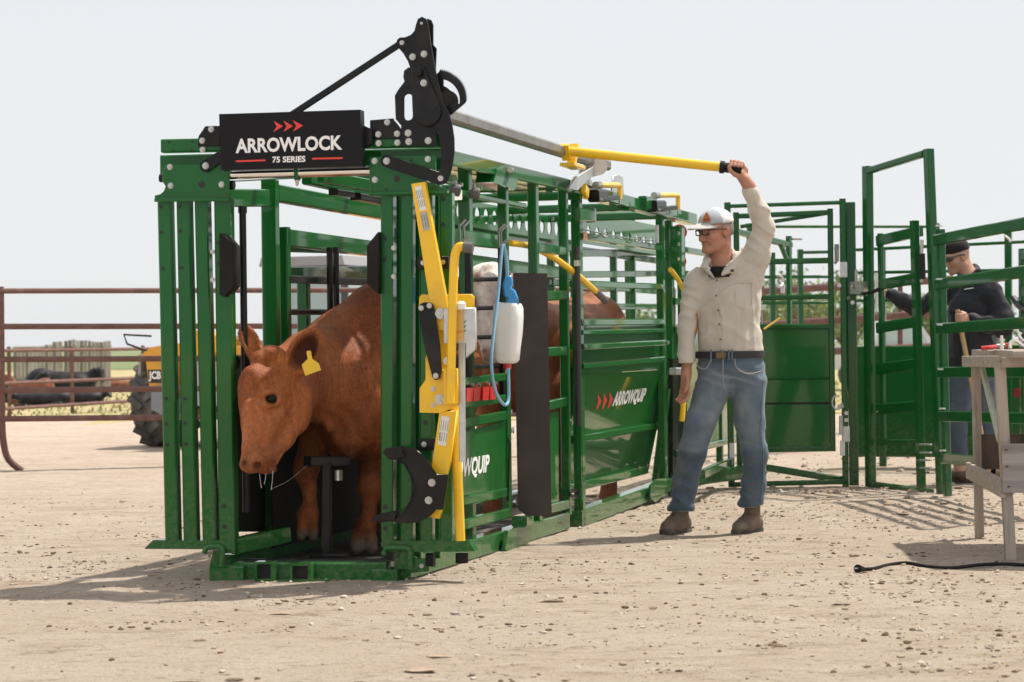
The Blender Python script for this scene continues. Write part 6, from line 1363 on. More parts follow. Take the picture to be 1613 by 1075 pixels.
for x, y in ((1322, 450), (1322, 640), (1329, 432), (1342, 449), (1343, 460), (1343, 477), (1333, 651), (1333, 662), (1326, 640)): G.bolt(x, y, .005, .013)
obj('gate_latch', MB().tube([G.P(1316+x, 390+y)+G.n*.03 for x, y in ((0, 0), (3, 8), (3, 20), (-1, 26))], .012, n=8).bar(G.P(1318, 385), G.P(1318, 412), .03, .03), STEEL, G.t)
obj('gate_latch', MB().tube([G.P(1319+8*math.cos(t), 634+11*math.sin(t))+G.n*.03 for t in np.linspace(0, 5.2, 12)], .007, n=6).bar(G.P(1325, 655), G.P(1325, 685), .03, .03), GALV, G.t)
obj('yellow_paddle', MB().bar(at(1203, 519, 15.9), at(1229, 501, 15.9), .05, .012, side=(0, 1, 0)), YELLOW, G.t)
# tall open frame with the small man gate
T = Panel('man_gate', 'tall open green frame with a narrow railed gate, between the two men', 'gate', gp(1361, 768), gp(1486, 780))
T.bar('frame_post', 1361, 262, 1366, 768, 15, .06); T.bar('frame_post', 1457, 235, 1478, 779, 14, .06); T.bar('frame_rail', 1362, 270, 1452, 242, 10, .05); T.bar('frame_rail', 1366, 763, 1462, 776, 9, .05)
T.bar('frame_post', 1445, 348, 1456, 770, 13, .05, -.05)
T.bar('gate_stile', 1376, 368, 1382, 712, 9, .035, .04)
for y0, y1, h in ((380, 364, 17), (450, 437, 17), (517, 506, 17), (582, 573, 18), (645, 640, 17), (697, 697, 9)): T.bar('gate_rail', 1374, y0, 1442, y1, h, .035, .03)
obj('latch_box', MB().bar(T.P(1352, 455)+T.n*.05, T.P(1371, 455)+T.n*.05, .06, .10).bar(T.P(1356, 445)+T.n*.04, T.P(1356, 425)+T.n*.04, .03, .02), ZINC, T.t)
obj('latch_handle', MB().tube([T.P(1372, 463)+T.n*.06, T.P(1382, 461)+T.n*.06, T.P(1398, 456)+T.n*.07], .014), BLACK, T.t)
for x, y in ((1358, 452), (1350, 461), (1353, 470), (1345, 460)): T.bolt(x, y, .085 if x > 1352 else .02, .014)
obj('chain_tube', MB().cyl(T.P(1382, 430)+T.n*.01, T.P(1383, 492)+T.n*.01, .012), WHITEP, T.t)
for y0, y1 in ((378, 400), (428, 445)): obj('hinge_pin', MB().cyl(T.P(1460, y0)+T.n*.04, T.P(1459, y1)+T.n*.04, .012), GALV, T.t)
obj('hinge_block', MB().bar(T.P(1460, 400)+T.n*.04, T.P(1461, 440)+T.n*.04, .03, .04), BLACK, T.t)
for y in (700, 713, 725, 737): obj('hinge_block', MB().bar(T.P(1452, y)+T.n*.04, T.P(1474, y)+T.n*.04, .02, .012), GALV, T.t)
# long railed panel running towards the viewer on the right
R_ = Panel('pen_fence', 'long green railed panel nearest on the right, in front of the man in black', 'pen panel', gp(1478, 782), (3.07, 13.3, 0))
R_.bar('post', 1476, 362, 1487, 782, 13, .05)
for p0, p1, h in (((1472, 379), (1640, 347), 19), ((1474, 449), (1640, 424), 19), ((1476, 518), (1640, 507), 18), ((1478, 587), (1640, 585), 18), ((1480, 656), (1640, 660), 18), ((1482, 722), (1640, 735), 18)):
    R_.bar('rail', p0[0], p0[1], p1[0], p1[1], h*1.0, .035, -.01)
R_.bar('post', 1638, 338, 1642, 800, 14, .05)
for x, y in ((1481, 364), (1482, 448), (1483, 520), (1484, 590), (1486, 652), (1487, 718)): obj('weld_tab', MB().bar(R_.P(x-4, y-8)+R_.n*.008, R_.P(x+4, y-8)+R_.n*.008, .012, .012), LABEL, R_.t)
# panels farther back
B1 = Panel('pen_fence', 'green sheeted panel with rails above, behind the man in the black jacket', 'pen panel', at(1345, 700, 18.6), at(1640, 700, 18.0))
B1.quad('sheet', 1345, 550, 1700, 716, GREEN2, .0); B1.bar('sheet_frame', 1345, 549, 1700, 546, 6); B1.bar('sheet_frame', 1345, 716, 1700, 718, 8)
for x, yt in ((1389, 393), (1588, 366)): B1.bar('post', x, yt, x+2, 735, 11, .05, -.02)
B1.bar('post', 1696, 366, 1698, 740, 11, .05, -.02)
for y0, y1, h in ((394, 377, 5), (430, 424, 5), (474, 470, 5)): B1.bar('rail', 1345, y0, 1700, y1, h)
obj('white_clip', MB().tube([B1.P(1584+9*math.sin(t), 372+6*t)-B1.n*-.04 for t in np.linspace(0, 1.6, 6)], .01), LABEL, B1.t)
B3 = Panel('pen_fence', 'green panel end with thick rails at the right edge, behind the black jacketed man', 'pen panel', at(1602, 700, 17.0), at(1680, 700, 16.2))
B3.bar('post', 1606, 392, 1608, 740, 12, .05); B3.bar('post', 1686, 390, 1688, 745, 12, .05)
for y in (402, 460, 520, 560): B3.bar('rail', 1606, y, 1690, y+2, 16)
obj('red_gripper', MB().bar(at(1602, 612, 16.9), at(1602, 626, 16.9), .03, .05), pbr('dull_red', (.20, .012, .012), .5), B3.t)
obj('strap', MB().tube([B3.P(1596, 470), B3.P(1602, 478), B3.P(1613, 488), B3.P(1630, 492)], .03, n=6), BLACK, B3.t)
B2 = Panel('pen_fence', 'distant green railed panel seen over the sheeted gate, before the trees', 'pen panel', at(1180, 700, 21.0), at(1480, 700, 21.5))
for x, yt in ((1218, 398), (1244, 372), (1262, 393)): B2.bar('post', x, yt, x+2, 700, 8, .05)
B2.bar('rail', 1180, 357, 1480, 357, 5); B2.bar('post', 1477, 352, 1479, 700, 8, .05); B2.bar('post', 1182, 352, 1184, 700, 8, .05)
for y in (398, 437, 478, 520): B2.bar('rail', 1180 if y > 400 else 1262, y, 1310, y-1, 5)
B4 = Panel('alley_gate_arm', 'slanting pale green overhead beam with bracing, beside the raised arm', 'gate part', at(1160, 700, 19.0), at(1255, 700, 20.2))
B4.bar('beam', 1160, 364, 1249, 386, 9, .06); B4.bar('brace', 1233, 385, 1247, 420, 7); B4.bar('post', 1245, 375, 1247, 520, 8)
obj('spring_hook', MB().tube([B4.P(1228+5*math.cos(t), 443+9*math.sin(t)) for t in np.linspace(-2, 2.5, 10)], .012).cyl(B4.P(1233, 448), B4.P(1233, 462), .02), GALV, B4.t)
obj('pin', MB().cyl(B4.P(1248, 377), B4.P(1262, 377), .010), STEEL, B4.t)
# ------------------------------------------------------------------ sawhorse work bench at the right edge
f0, n0 = gp(1543, 848), gp(1592, 883)
WB = thing('work_bench', 'weathered wooden work bench with plank top at the right edge of the yard', 'work bench', (f0+n0)/2)
rt = nrm(np.array([1.0, -.08, 0])); pl_ = lambda x, y, Y: at(x, y, Y)
ft, nt_ = at(1537, 577, 11.85), at(1575, 577, 10.72)
obj('leg', MB().bar(f0, ft, .045, .055, side=rt, ch=.004), WOODV, WB); obj('leg', MB().bar(n0, nt_, .050, .062, side=rt, ch=.004), WOODV, WB)
for p in (f0, n0): obj('leg', MB().bar(p+rt*1.5, p+rt*1.45+ZZ*.95, .045, .06, side=rt, ch=.004), WOODV, WB)
zt = 1.003
for k in range(6):
    y0 = 10.60+k*.235
    c = np.array([2.375+.012*(k % 3)+.02*k*.5, y0, zt-.012]); obj('plank', MB().bar(c, c+rt*1.85+np.array([0, .0, .002*(k % 2)]), .226, .034+.003*(k % 2), side=(0, 1, 0), ch=.004), WOODG, WB)
obj('apron', MB().bar(at(1519, 569.5, 11.95), at(1577, 570, 10.66), .026, .058, side=rt, ch=.003), WOODG, WB)
obj('apron', MB().bar(at(1578, 571, 10.66), at(1578, 571, 10.66)+rt*1.7, .026, .050, side=(0, 1, 0), ch=.003), WOODD if False else WOODG, WB)
obj('crossbar', MB().bar(at(1525, 741, 11.98), at(1580, 770, 10.66), .024, .088, side=rt, ch=.003), WOODG, WB)
obj('brace', MB().bar(at(1547, 579, 11.75), at(1574, 690, 10.85), .022, .05, side=rt, ch=.003), PALEG, WB)
obj('plywood_shelf', MB().bar(at(1579, 738, 10.65), at(1579, 738, 10.65)+rt*1.6, .018, .235, side=(0, 1, 0), ch=.002), PLY, WB)
obj('back_board', MB().bar(at(1546, 712, 11.70), at(1546, 712, 11.70)+rt*1.6, .018, .185, side=(0, 1, 0), ch=.002), WOODD, WB)
for x, y in ((1583, 709), (1584, 735), (1587, 767)): obj('nail', MB().bar(at(x, y, 10.63), at(x+4, y, 10.63), .004, .006), INK, WB)
tt = lambda x, Y, dz=0.0: np.array([ray(x, 550)[0]*Y, Y, zt+.005+dz])
pk_ = thing('pliers', 'red handled pliers lying on the bench top, leftmost of the tools', 'pliers', tt(1565, 11.2))
obj('handle', MB().tube([tt(1546, 11.1, .012), tt(1556, 11.1, .014), tt(1568, 11.15, .018)], .011, n=8), RED, pk_, smooth=True); obj('handle', MB().tube([tt(1552, 11.3, .012), tt(1562, 11.25, .014), tt(1570, 11.2, .018)], .011, n=8), RED, pk_, smooth=True)
obj('jaw', MB().bar(tt(1568, 11.18, .020), tt(1582, 11.2, .022), .03, .022), STEEL, pk_); obj('grip', MB().bar(tt(1580, 11.2, .022), tt(1592, 11.2, .026), .03, .026), RED, pk_)
cl_ = thing('bent_clamp', 'bright steel curved clamp standing on the bench top at the right edge', 'clamp', tt(1604, 11.1))
obj('bow', MB().tube([tt(1591, 11.1, .01), tt(1592, 11.1, .035), tt(1597, 11.1, .048), tt(1603, 11.1, .044), tt(1610, 11.1, .025), tt(1622, 11.1, .012)], .010, n=8, sub=3), CHROME, cl_, smooth=True)
obj('lever', MB().tube([tt(1608, 11.15, .09), tt(1606, 11.15, .07), tt(1614, 11.15, .04), tt(1630, 11.15, .03)], .009, n=8, sub=3), CHROME, cl_, smooth=True)
tb_ = obj('clear_tube', MB().cyl(tt(1578, 11.0, .0), tt(1578, 11.0, .075), .010, .007), pbr('clear_plastic', (.75, .70, .68), .2)); tag(tb_, 'small clear plastic tube standing on the bench between pliers and clamp', 'tube')
# cord on the dirt
cpts = [gp(x, y)+ZZ*.012 for x, y in ((1360, 901), (1376, 900), (1400, 894), (1428, 891), (1462, 897), (1500, 899), (1545, 894), (1590, 893), (1640, 897))]
cd = thing('extension_cord', 'black extension cord with its plug lying on the dirt below the bench', 'cord', gp(1480, 897))
obj('cable', MB().tube(cpts, .0085, n=8, sub=5), RUBBER, cd, smooth=True); obj('plug', MB().cyl(gp(1351, 903)+ZZ*.02, cpts[0], .020, .012, n=10), RUBBER, cd); obj('prongs', MB().bar(gp(1348, 904)+ZZ*.024, gp(1352, 903)+ZZ*.022, .012, .006), ZINC, cd)
# ------------------------------------------------------------------ rusty pipe fences
def pipe(p0, p1, r, par, nm='rail', mat=RUST, n=10): return obj(nm, MB().cyl(p0, p1, r, n=n), mat, par, smooth=True)
YA, YB = 19.6, 21.6                                   # the panel recedes slowly to the right
def fl(x, y): t = (x-0)/1060.0; return at(x, y, YA+(YB-YA)*t)
PF = thing('pipe_fence', 'rusty brown five rail pipe fence behind the chute, bent foot at left edge', 'fence', fl(300, 740))
for y0, y1 in ((458, 462), (514, 513), (566, 562), (615, 606), (660, 650)): pipe(fl(-60, y0+.8), fl(1062, y1-6 if y0 < 500 else y1), .0275 if y0 != 458 else .0255, PF)
obj('foot', MB().tube([fl(1, 452), fl(2, 560), fl(3, 660), fl(6, 700), fl(14, 725), fl(35, 742)], .030, n=10, sub=3), RUST, PF, smooth=True)
obj('foot', MB().tube([fl(-8, 680), fl(-10, 720), fl(-40, 745)], .030, n=10, sub=3), RUST, PF, smooth=True)
for x in (640, 1060): pipe(fl(x, 455), fl(x, 735), .03, PF, 'post')
PR = thing('pipe_fence', 'rusty brown pipe rails seen through the green panels before the trees', 'fence', at(1330, 620, 27))
for y0, y1 in ((462, 440), (515, 492), (560, 545)): pipe(at(1130, y0+2, 27), at(1500, y1, 25), .045, PR)
for x in (1418, 1200): pipe(at(x, 440, 25.6), at(x, 640, 25.6), .03, PR, 'post')
FF = thing('pipe_fence', 'thin dark pipe fence with posts far back at the left, before the lying cattle', 'fence', at(112, 655, 35.5))
def ff(x, z): t = (x+20)/560.0; Y = 33.5+14*t; p = at(x, 560, Y); p[2] = z; return p
for z in (1.06, .56, .05+.12): pipe(ff(-20, z), ff(540, z), .032, FF, n=6)
for x in (14, 113, 225, 300, 420, 520): pipe(ff(x, -.05), ff(x, 1.12), .035, FF, 'post', n=6)
# ------------------------------------------------------------------ plank windbreak, lying cattle
WF = thing('windbreak_fence', 'weathered grey plank windbreak fence standing far back at the left', 'fence', at(100, 625, 50))
WF_M = [WOODF, pbr('grey_plank_dark', (.22, .205, .18), .85, var=.3, vscale=4), pbr('grey_plank_pale', (.42, .40, .365), .85, var=.25, vscale=4)]; rr_ = np.random.default_rng(2)
for i in range(25):
    if i == 12: continue
    x = 24+6.15*i; Y = 52-.10*i; top = 553-13*min(i, 12)/12.0 if i < 12 else 537.5-1.5*math.sin((i-12)*.5)
    if i in (10, 11): top = 539
    p0 = at(x, 630, Y); p1 = at(x, top+rr_.uniform(-1, 1), Y); p0[2] = .05; w = 6.0*Y/FPX
    obj('plank', MB().bar(p0, p1, w*rr_.uniform(.82, .97), .03, side=(1, rr_.uniform(-.1, .1), 0), ch=.003), WF_M[int(rr_.integers(3))], WF)
for z in (.4, 1.1): obj('stringer', MB().bar(np.array([at(22, 600, 52.15)[0], 52.15, z]), np.array([at(175, 600, 49.7)[0], 49.7, z]), .05, .09), WOODG, WF)
obj('gate_post', MB().bar(np.array([at(96.5, 600, 50.6)[0], 50.6, 0]), np.array([at(96.5, 600, 50.6)[0], 50.6, 1.25]), .06, .06), WOODG, WF)
def lying(name, label, x, y, Y, length, hide, flip=1, head_up=.25, vz=.66):
    b = at(x, y, Y); b[2] = 0.0; s_ = 1.0
    c = Solid(b+np.array([-1.5*s_, -.6, -.02]), b+np.array([1.5*s_, .6, 1.3]), .035); q = lambda a, z, d=0: b+np.array([a*s_*flip, d, z])
    c.ell(q(0, .36), (.85*s_, .42, .38), k=.1); c.ell(q(.45, .42), (.42*s_, .40, .40), k=.1); c.ell(q(-.55, .36), (.42*s_, .40, .36), k=.1)
    c.chain([(q(-.75, .50), .20), (q(-.98, .50+head_up), .15), (q(-1.12, .52+head_up*1.2, -.12), .11), (q(-1.22, .38+head_up, -.28), .075)], .08)
    for d in (-1, 1): c.cone(q(-1.02, .62+head_up, .10*d-.08), q(-1.02, .62+head_up, .24*d-.08), .03, .045, k=.03)
    c.chain([(q(-.55, .12, -.35), .09), (q(-.95, .08, -.42), .06)], .04); c.chain([(q(.5, .15, -.38), .12), (q(.1, .07, -.5), .07)], .05)
    c.halfspace(b, (0, 0, -1)); V, Q = c.mesh(); V = relax(V, Q, 1); V = b+(V-b)*(length/2.0)*np.array([1, 1, vz]); o = solid_obj(name, V, Q, hide); tag(o, label, 'cow', 'cattle lying behind the far fence'); return o
HB = cowhide('black_hide', (.014, .013, .015), (.008, .008, .010), (.030, .028, .03)); HR = cowhide('rust_hide', (.20, .065, .025), (.13, .04, .02), (.28, .11, .05))
lying('lying_cow', 'russet cow lying upright nearest the far fence, among the black ones', 54, 634, 43.0, .95, HR, 1, .25, 1.35)
lying('lying_cow', 'black cow lying with back to the planks, right of the russet cow', 92, 634, 45, 1.55, HB, -1, .15, 1.1)
lying('lying_cow', 'black cow lying lowest at the right end of the resting cattle', 122, 640, 43.2, 1.1, HB, -1, .02)
lying('lying_cow', 'black cow lying in front of the russet cow, close to the far fence', 74, 643, 41.8, 1.15, HB, 1, .0)
lying('lying_cow', 'black cow lying at the left edge beside the bent panel foot', 18, 638, 44.5, 1.3, HB, -1, .28, 1.0)
lying('lying_cow', 'small red cow lying beyond the gap right of the plank windbreak', 184, 612, 58, 1.0, HR, -1, .25)
# grass tufts at the far edge
def tufts(name, n, y0, y1, x0, x1, h, mats, seed):
    r = np.random.default_rng(seed); v = []; f = []; mi = []
    for i in range(n):
        Y = r.uniform(y0, y1); X = r.uniform(x0, x1)*Y/40; a = r.uniform(0, 3.14); w = .02+.02*r.random(); hh = h*r.uniform(.5, 1.2); dx, dy = math.cos(a)*w, math.sin(a)*w; lx, ly = r.normal(size=2)*hh*.35; o_ = len(v)
        v += [(X-dx, Y-dy, 0), (X+dx, Y+dy, 0), (X+lx, Y+ly, hh)]; f.append((o_, o_+1, o_+2)); mi.append(r.integers(len(mats)))
    me = bpy.data.meshes.new(name); me.from_pydata(v, [], f)
    for m in mats: me.materials.append(m)
    me.polygons.foreach_set('material_index', np.array(mi, np.int32)); o = bpy.data.objects.new(name, me); COL.objects.link(o); return o
GB = [pbr('grass_green', (.14, .19, .05), .8), pbr('grass_straw', (.42, .34, .17), .8), pbr('grass_dull', (.26, .24, .10), .8)]
tag(tufts('grass', 12000, 33, 60, -16, 16, .07, GB, 4), 'dry grass and straw in the far pen', kind='stuff')
# ------------------------------------------------------------------ telehandler parked behind the rails
TY = 24.2
TL = thing('telehandler', 'dusty yellow telehandler with black tyres parked behind the left gate slats', 'telehandler', at(330, 706, TY))
def wheel(c, r, w, ax):
    ax = nrm(ax); t = obj('tyre', MB().lathe(c, [(r*.55, -w/2), (r*.92, -w/2), (r, -w*.38), (r, w*.38), (r*.92, w/2), (r*.55, w/2)], axis=ax, n=36), TYRE, TL, smooth=30)
    m = MB(); s1 = nrm(np.cross(ax, ZZ)); s2 = np.cross(ax, s1)
    for k in range(18):
        for sg in (-1, 1):
            a = 2*math.pi*(k+.25*sg)/18; d = s1*math.cos(a)+s2*math.sin(a); a2 = a+.22; d2 = s1*math.cos(a2)+s2*math.sin(a2); m.bar(c+d*(r+.012)+ax*sg*w*.46, c+d2*(r+.012)+ax*sg*.02, .07, .05, side=np.cross(d, ax))
    obj('lug', m, TYRE, TL)['kind'] = 'stuff'
    rm = obj('rim', MB().lathe(c, [(r*.56, -w*.47), (r*.50, -w*.30), (r*.22, -w*.24), (r*.2, w*.24), (r*.50, w*.30), (r*.56, w*.47)], axis=ax, n=24), MACHY, TL, smooth=30); return t
wx = nrm(np.array([.93, -.36, 0])); wr_ = .50
c1 = at(263, 636, TY); c1[2] = wr_; wheel(c1, wr_, .36, wx); c2 = c1+wx*1.75; bk_ = nrm(np.array([.36, .93, 0])); wheel(c2, wr_, .36, wx); wheel(c1+bk_*2.6, wr_, .36, wx); wheel(c2+bk_*2.6, wr_, .36, wx)
q = lambda a, b_, z: c1*np.array([1, 1, 0])+wx*(a+.11)+bk_*b_+ZZ*z
obj('axle', MB().bar(q(.1, 0, .5), q(1.7, 0, .5), .16, .18, side=bk_), BLACK, TL)
obj('chassis', MB().bar(q(.85, -.4, .55), q(.85, 3.2, .55), .7, .34, side=wx), BLACK, TL)
hd = obj('bonnet', MB().prism([q(-.08, -.50, 1.00), q(-.03, -.50, .62), q(.14, -.50, .30), q(.26, -.50, .34), q(.30, -.50, 1.00)], bk_*2.4), MACHY, TL)
obj('bonnet_top', MB().prism([q(-.12, -.52, .99), q(1.15, -.52, .99), q(1.15, -.52, 1.07), q(.3, -.52, 1.12), q(.0, -.52, 1.08)], bk_*2.4), MACHY, TL)
obj('badge', MB().prism([q(-.045, -.502, .84), q(-.035, -.502, .70), q(.125, -.502, .70), q(.115, -.502, .84)], -bk_*.004), INK, hd)
obj('engine_cover', MB().prism([q(.30, -.42, .45), q(1.0, -.42, .45), q(1.0, -.42, .98), q(.30, -.42, .98)], bk_*2.2), pbr('pale_grey_cover', (.42, .43, .44), .45), TL)
text('lettering', 'JCB', q(-.035, -.508, .715), wx, ZZ, .11, WHITE, hd, width=.15, bold=.04)
GV = pbr('grey_cover', (.30, .31, .33), .5)
obj('fender', MB().prism([q(-.20, -.45, .78), q(-.19, -.45, 1.0), q(-.05, -.45, 1.04), q(.1, -.45, 1.04), q(.1, -.45, 1.01), q(-.05, -.45, 1.01), q(-.16, -.45, .96), q(-.17, -.45, .78)], bk_*.9), GV, TL)
obj('step_box', MB().prism([q(.02, -.56, .42), q(.26, -.56, .30), q(.30, -.56, .52), q(.18, -.56, .68), q(.02, -.56, .66)], bk_*.5), pbr('slate_cover', (.22, .24, .27), .5), TL)
obj('boom', MB().bar(q(.72, -.8, 1.12), q(.72, 3.4, .75), .28, .26, side=wx), MACHY, TL)
cb_ = lambda a, b_, z: q(a, b_, z)
CABM = pbr('cab_frame', (.05, .055, .065), .5)
for a0, a1, b_ in ((1.02, 1.02, .2), (1.95, 1.95, .2), (1.02, 1.02, 1.6), (1.95, 1.95, 1.6), (1.22, 1.05, .16)): obj('cab_pillar', MB().bar(cb_(a0, b_, .55), cb_(a1, b_, 1.95), .06, .07), CABM, TL)
obj('cab_lower', MB().prism([cb_(1.0, .18, .5), cb_(1.98, .18, .5), cb_(1.98, .18, 1.0), cb_(1.0, .18, 1.0)], bk_*1.45), MACHY, TL)
rf = obj('cab_roof', MB().prism([cb_(.98, .1, 1.93), cb_(2.0, .1, 1.93), cb_(1.97, .1, 2.03), cb_(1.01, .1, 2.03)], bk_*1.6), pbr('cab_roof_grey', (.30, .31, .33), .5), TL)
obj('work_lamp', MB().bar(cb_(1.1, .05, 2.0), cb_(1.3, .05, 2.0), .08, .12), BLACK, rf)
for p in ([(1.05, .21, 1.0), (1.92, .21, 1.0), (1.92, .21, 1.92), (1.05, .21, 1.92)], [(1.03, .25, 1.0), (1.03, 1.55, 1.0), (1.03, 1.55, 1.92), (1.03, .25, 1.92)], [(1.94, .25, 1.0), (1.94, 1.55, 1.0), (1.94, 1.55, 1.92), (1.94, .25, 1.92)], [(1.05, 1.59, 1.0), (1.92, 1.59, 1.0), (1.92, 1.59, 1.92), (1.05, 1.59, 1.92)]):
    P_ = [cb_(*a) for a in p]; obj('window', MB().prism(P_, nrm(np.cross(P_[1]-P_[0], P_[2]-P_[0]))*.008), GLASS, TL)
obj('mirror_frame', MB().tube([q(-.05, -.3, 1.0), q(-.42, -.3, 1.12), q(-.46, -.3, 1.22), q(-.12, -.3, 1.2)], .012, n=6), BLACK, TL)
# ------------------------------------------------------------------ white pickup far behind the panels, trees
PU = thing('pickup_truck', 'pale pickup truck parked far back, glimpsed through the narrow man gate', 'pickup', at(1425, 560, 46))
pq = lambda a, b_, z: np.array([at(1425, 560, 46)[0]+a, 46+b_, z])
pw = pbr('pale_car_paint', (.55, .57, .60), .3, coat=.6)
obj('body', MB().prism([pq(-1.6, 0, .45), pq(1.6, 0, .45), pq(1.65, 0, .85), pq(.5, 0, .95), pq(-1.6, 0, .95)], (0, 1.8, 0)), pw, PU); obj('cab', MB().prism([pq(-.6, .12, .95), pq(.65, .12, .95), pq(.3, .12, 1.5), pq(-.5, .12, 1.5)], (0, 1.56, 0)), pw, PU)
obj('window', MB().prism([pq(-.5, .10, 1.0), pq(.5, .10, 1.0), pq(.25, .10, 1.42), pq(-.42, .10, 1.42)], (0, .012, 0)), GLASS, PU)
for a in (-1.0, 1.05): obj('wheel', MB().cyl(pq(a, -.03, .36), pq(a, .22, .36), .36, n=18), TYRE, PU)
obj('tail_light', MB().bar(pq(-1.61, -.01, .7), pq(-1.61, -.01, .9), .05, .1), RED, PU)
LEAF = [pbr('leaf_light', (.26, .32, .09), .6), pbr('leaf_mid', (.18, .25, .08), .6), pbr('leaf_dark', (.12, .18, .06), .6)]
def tree(x, Y, H, W, label, seed, n=1700):
    r = np.random.default_rng(seed); b = at(x, 560, Y); b[2] = 0
    t = thing('tree', label, 'tree', b, 0, 'trees beyond the pens')
    m = MB().tube([b, b+np.array([.1, 0, H*.25]), b+np.array([0, .1, H*.55])], [W*.06, W*.045, W*.02], n=7)
    for k in range(5): a = r.uniform(0, 6.28); m.tube([b+ZZ*H*.22, b+np.array([math.cos(a)*W*.2, math.sin(a)*W*.2, H*.45]), b+np.array([math.cos(a)*W*.34, math.sin(a)*W*.34, H*.66])], [W*.03, W*.02, W*.008], n=5)
    obj('trunk', m, RUST, t)
    cl = r.normal(size=(26, 3)); cl = cl/np.linalg.norm(cl, axis=1)[:, None]*r.uniform(.3, 1, (26, 1))*np.array([W*.5, W*.5, H*.38])+np.array([0, 0, H*.62]); v = []; f = []; mi = []
    for i in range(n):
        k = r.integers(26); c = b+cl[k]+r.normal(size=3)*W*.085; a1 = nrm(r.normal(size=3)); a2 = nrm(np.cross(a1, r.normal(size=3))); s_ = W*.028*r.uniform(.6, 1.4); o_ = len(v)
        v += [tuple(c-a1*s_), tuple(c+a2*s_*.55), tuple(c+a1*s_), tuple(c-a2*s_*.55)]; f.append((o_, o_+1, o_+2, o_+3)); mi.append((k+r.integers(2)) % 3)
    me = mesh_from('crown', np.array(v)-b, f, None)
    for q_ in LEAF: me.materials.append(q_)
    me.polygons.foreach_set('material_index', np.array(mi, np.int32)); o = bpy.data.objects.new('crown', me); link(o, t)
tree(1195, 84, 3.3, 3.6, 'round willow tree beyond the pens, leftmost of the row behind the tan sleeve', 31)
tree(1238, 90, 3.6, 3.4, 'yellow green willow tree beyond the pens, seen between the thin green posts', 32)
tree(1284, 86, 3.9, 3.8, 'fullest willow tree beyond the pens, above the sheeted gate', 33)
tree(1330, 95, 3.7, 3.6, 'willow tree beyond the pens, half hidden by the dark frame post', 34)
tree(1385, 110, 3.4, 4.2, 'low willow tree beyond the pens, behind the tall open frame', 35)
tree(1462, 100, 3.0, 4.2, 'low willow tree beyond the pens, behind the railed man gate', 36)
for i, (x, Y, H, W) in enumerate(((1560, 130, 3.4, 5), (1015, 140, 2.6, 6))): tree(x, Y, H, W, ['bushy willow tree beyond the pens, behind the black jacketed man', 'wide low willow tree far beyond the cage rails'][i], 50+i)
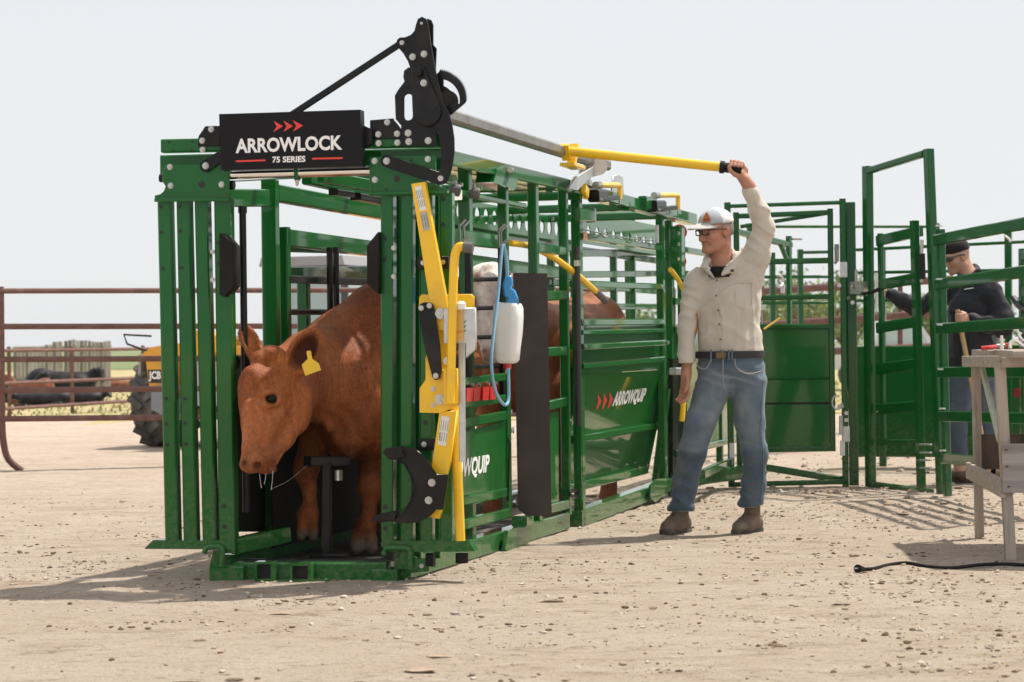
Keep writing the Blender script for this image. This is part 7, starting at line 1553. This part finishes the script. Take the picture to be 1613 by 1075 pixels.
# ------------------------------------------------------------------ second cow inside the rear cage: white face looking out, brown body
def white_face_cow():
    A = at; c = Solid(L(2.2, .9, 0)*np.array([1, 1, 0])-np.array([.05, .3, 0]), np.array([1.35, 15.6, 1.68]), .024, fine=((A(722, 0, 12.6)[0], A(812, 0, 12.6)[0]), (12.25, 12.95), (.92, 1.60)), hf=.010)
    c.chain([(L(3.4, .44, .98), .33), (L(4.0, .44, .95), .35), (L(4.55, .44, 1.02), .31)], .1); c.chain([(L(3.3, .44, 1.12), .21), (L(4.6, .42, 1.14), .22)], .1); c.ell(L(4.72, .36, 1.10), (.24, .22, .30), k=.1)
    c.chain([(L(3.4, .44, 1.02), .30), (A(775, 490, 13.0), .22), (A(768, 455, 12.75), .15)], .1)
    c.chain([(A(776, 432, 12.68), .062), (A(775, 455, 12.62), .088), (A(772, 484, 12.56), .102), (A(772, 520, 12.46), .072), (A(773, 552, 12.40), .058)], .04)
    c.chain([(A(772, 480, 12.72), .09), (A(771, 540, 12.55), .058)], .05); c.ell(A(773, 560, 12.38), (.066, .06, .048), k=.03); c.ell(A(776, 424, 12.66), (.05, .05, .04), k=.03)
    for x0, x1, y0, y1 in ((748, 722, 438, 448), (790, 815, 436, 446)): c.cone(A(x0, y0, 12.7), A(x1, y1, 12.74), .028, .045, k=.03)
    for s in (-1, 1):
        for a, z0 in ((3.25, .8), (4.65, .75)): c.chain([(L(a, .44+.17*s, z0), .14), (L(a, .44+.18*s, .45), .065), (L(a+.02, .44+.18*s, .14), .048), (L(a, .44+.18*s, .06), .062)], .04)
        c.ell(A(768+s*17, 487, 12.52), (.03, .03, .03), k=.02)
        c.ell(A(770+s*9, 557, 12.325), (.012, .02, .010), k=.008, cut=True)
    V, Q = c.mesh(); V = relax(V, Q, 2); Nn = vnormals(V, Q); V = V+Nn*(fbm(V*6, 3)*.006)[:, None]
    col = np.ones((len(V), 3), np.float32); d = np.abs(V-A(769, 500, 12.5)); wob = .02*vnoise(V*18)
    white = (V[:, 1]+.35*np.abs(V[:, 0]-A(769, 500, 12.5)[0]) < 12.74+wob) & (np.abs(V[:, 0]-A(769, 0, 12.5)[0]) < .125+wob); white |= (V[:, 2] > A(0, 432, 12.66)[2]) & (V[:, 1] < 12.8)
    white &= np.abs(V[:, 0]-A(769, 0, 12.6)[0]) < .14
    col[white] = (3.7, 9.4, 22.5)
    uu = V-CAMP; cs, sn = math.cos(ROLL), math.sin(ROLL); PX = (uu[:, 0]/uu[:, 1]*cs-uu[:, 2]/uu[:, 1]*sn)*FPX+IMW/2; PY = HOR-(uu[:, 0]/uu[:, 1]*sn+uu[:, 2]/uu[:, 1]*cs)*FPX; fr = V[:, 1] < 12.9
    for ex, ey, sx, sy in ((748, 480, 9, 26), (797, 480, 9, 26), (752, 437, 8, 10)): m = (np.clip(1.35-np.sqrt(((PX-ex)/sx)**2+((PY-ey)/sy)**2)+.3*vnoise(V*22), 0, 1)*fr*.92)[:, None]; col = col*(1-m)+np.array([.75, .70, .7])*m
    m = (np.exp(-((PX-768)/9)**2-((PY-556)/9)**2)*fr*.8)[:, None]; col = col*(1-m)+np.array([1.9, 3.4, 6.0])*m
    for ex in (763, 780): m = (np.exp(-((PX-ex)/3.5)**2-((PY-553)/4)**2)*fr*.9)[:, None]; col = col*(1-m)+np.array([.3, .3, .4])*m
    for s in (): m = np.exp(-((V-A(768+s*21, 480, 12.50))**2).sum(1)/.0016)[:, None]*.95; col = col*(1-m)+np.array([.6, .5, .5])*m
    m = (np.exp(-((V-A(770, 562, 12.33))**2).sum(1)/.0022)*.8)[:, None]; col = col*(1-m)+np.array([1.8, 3.2, 6.5])*m
    cw = thing('white_faced_cow', 'brown cow with a white face standing in the rear cage, looking out between black bars', 'cow', L(3.9, .44, 0)); solid_obj('body', V, Q, cowhide('brown_hide', (.26, .085, .032), (.17, .052, .02), (.36, .14, .055), 'mark'), cw, {'mark': col.astype(np.float32)})
    for s in (-1, 1): obj('eye', MB().lathe(A(768+s*21, 487, 12.485), [(.018*math.sin(t)+1e-4, -.018*math.cos(t)) for t in np.linspace(.05, 3.09, 8)], n=12), BLKT, cw, smooth=True)
white_face_cow()
# ------------------------------------------------------------------ thin smoke haze over the yard and fields
hz_m = bpy.data.materials.new('smoke_haze'); hz_m.use_nodes = True; hn = hz_m.node_tree; hn.nodes.clear(); ho_ = hn.nodes.new('ShaderNodeOutputMaterial'); pv = hn.nodes.new('ShaderNodeVolumePrincipled')
pv.inputs['Color'].default_value = (.92, .95, 1, 1); pv.inputs['Density'].default_value = .0002; pv.inputs['Anisotropy'].default_value = .2; hn.links.new(pv.outputs[0], ho_.inputs['Volume'])
hb = MB().bar((0, -30, 3.0), (0, 1480, 3.0), 3200, 8.0, side=(1, 0, 0), ch=.01); tag(obj('haze', hb, hz_m), 'thin pale smoke haze lying over the yard and fields', kind='stuff')
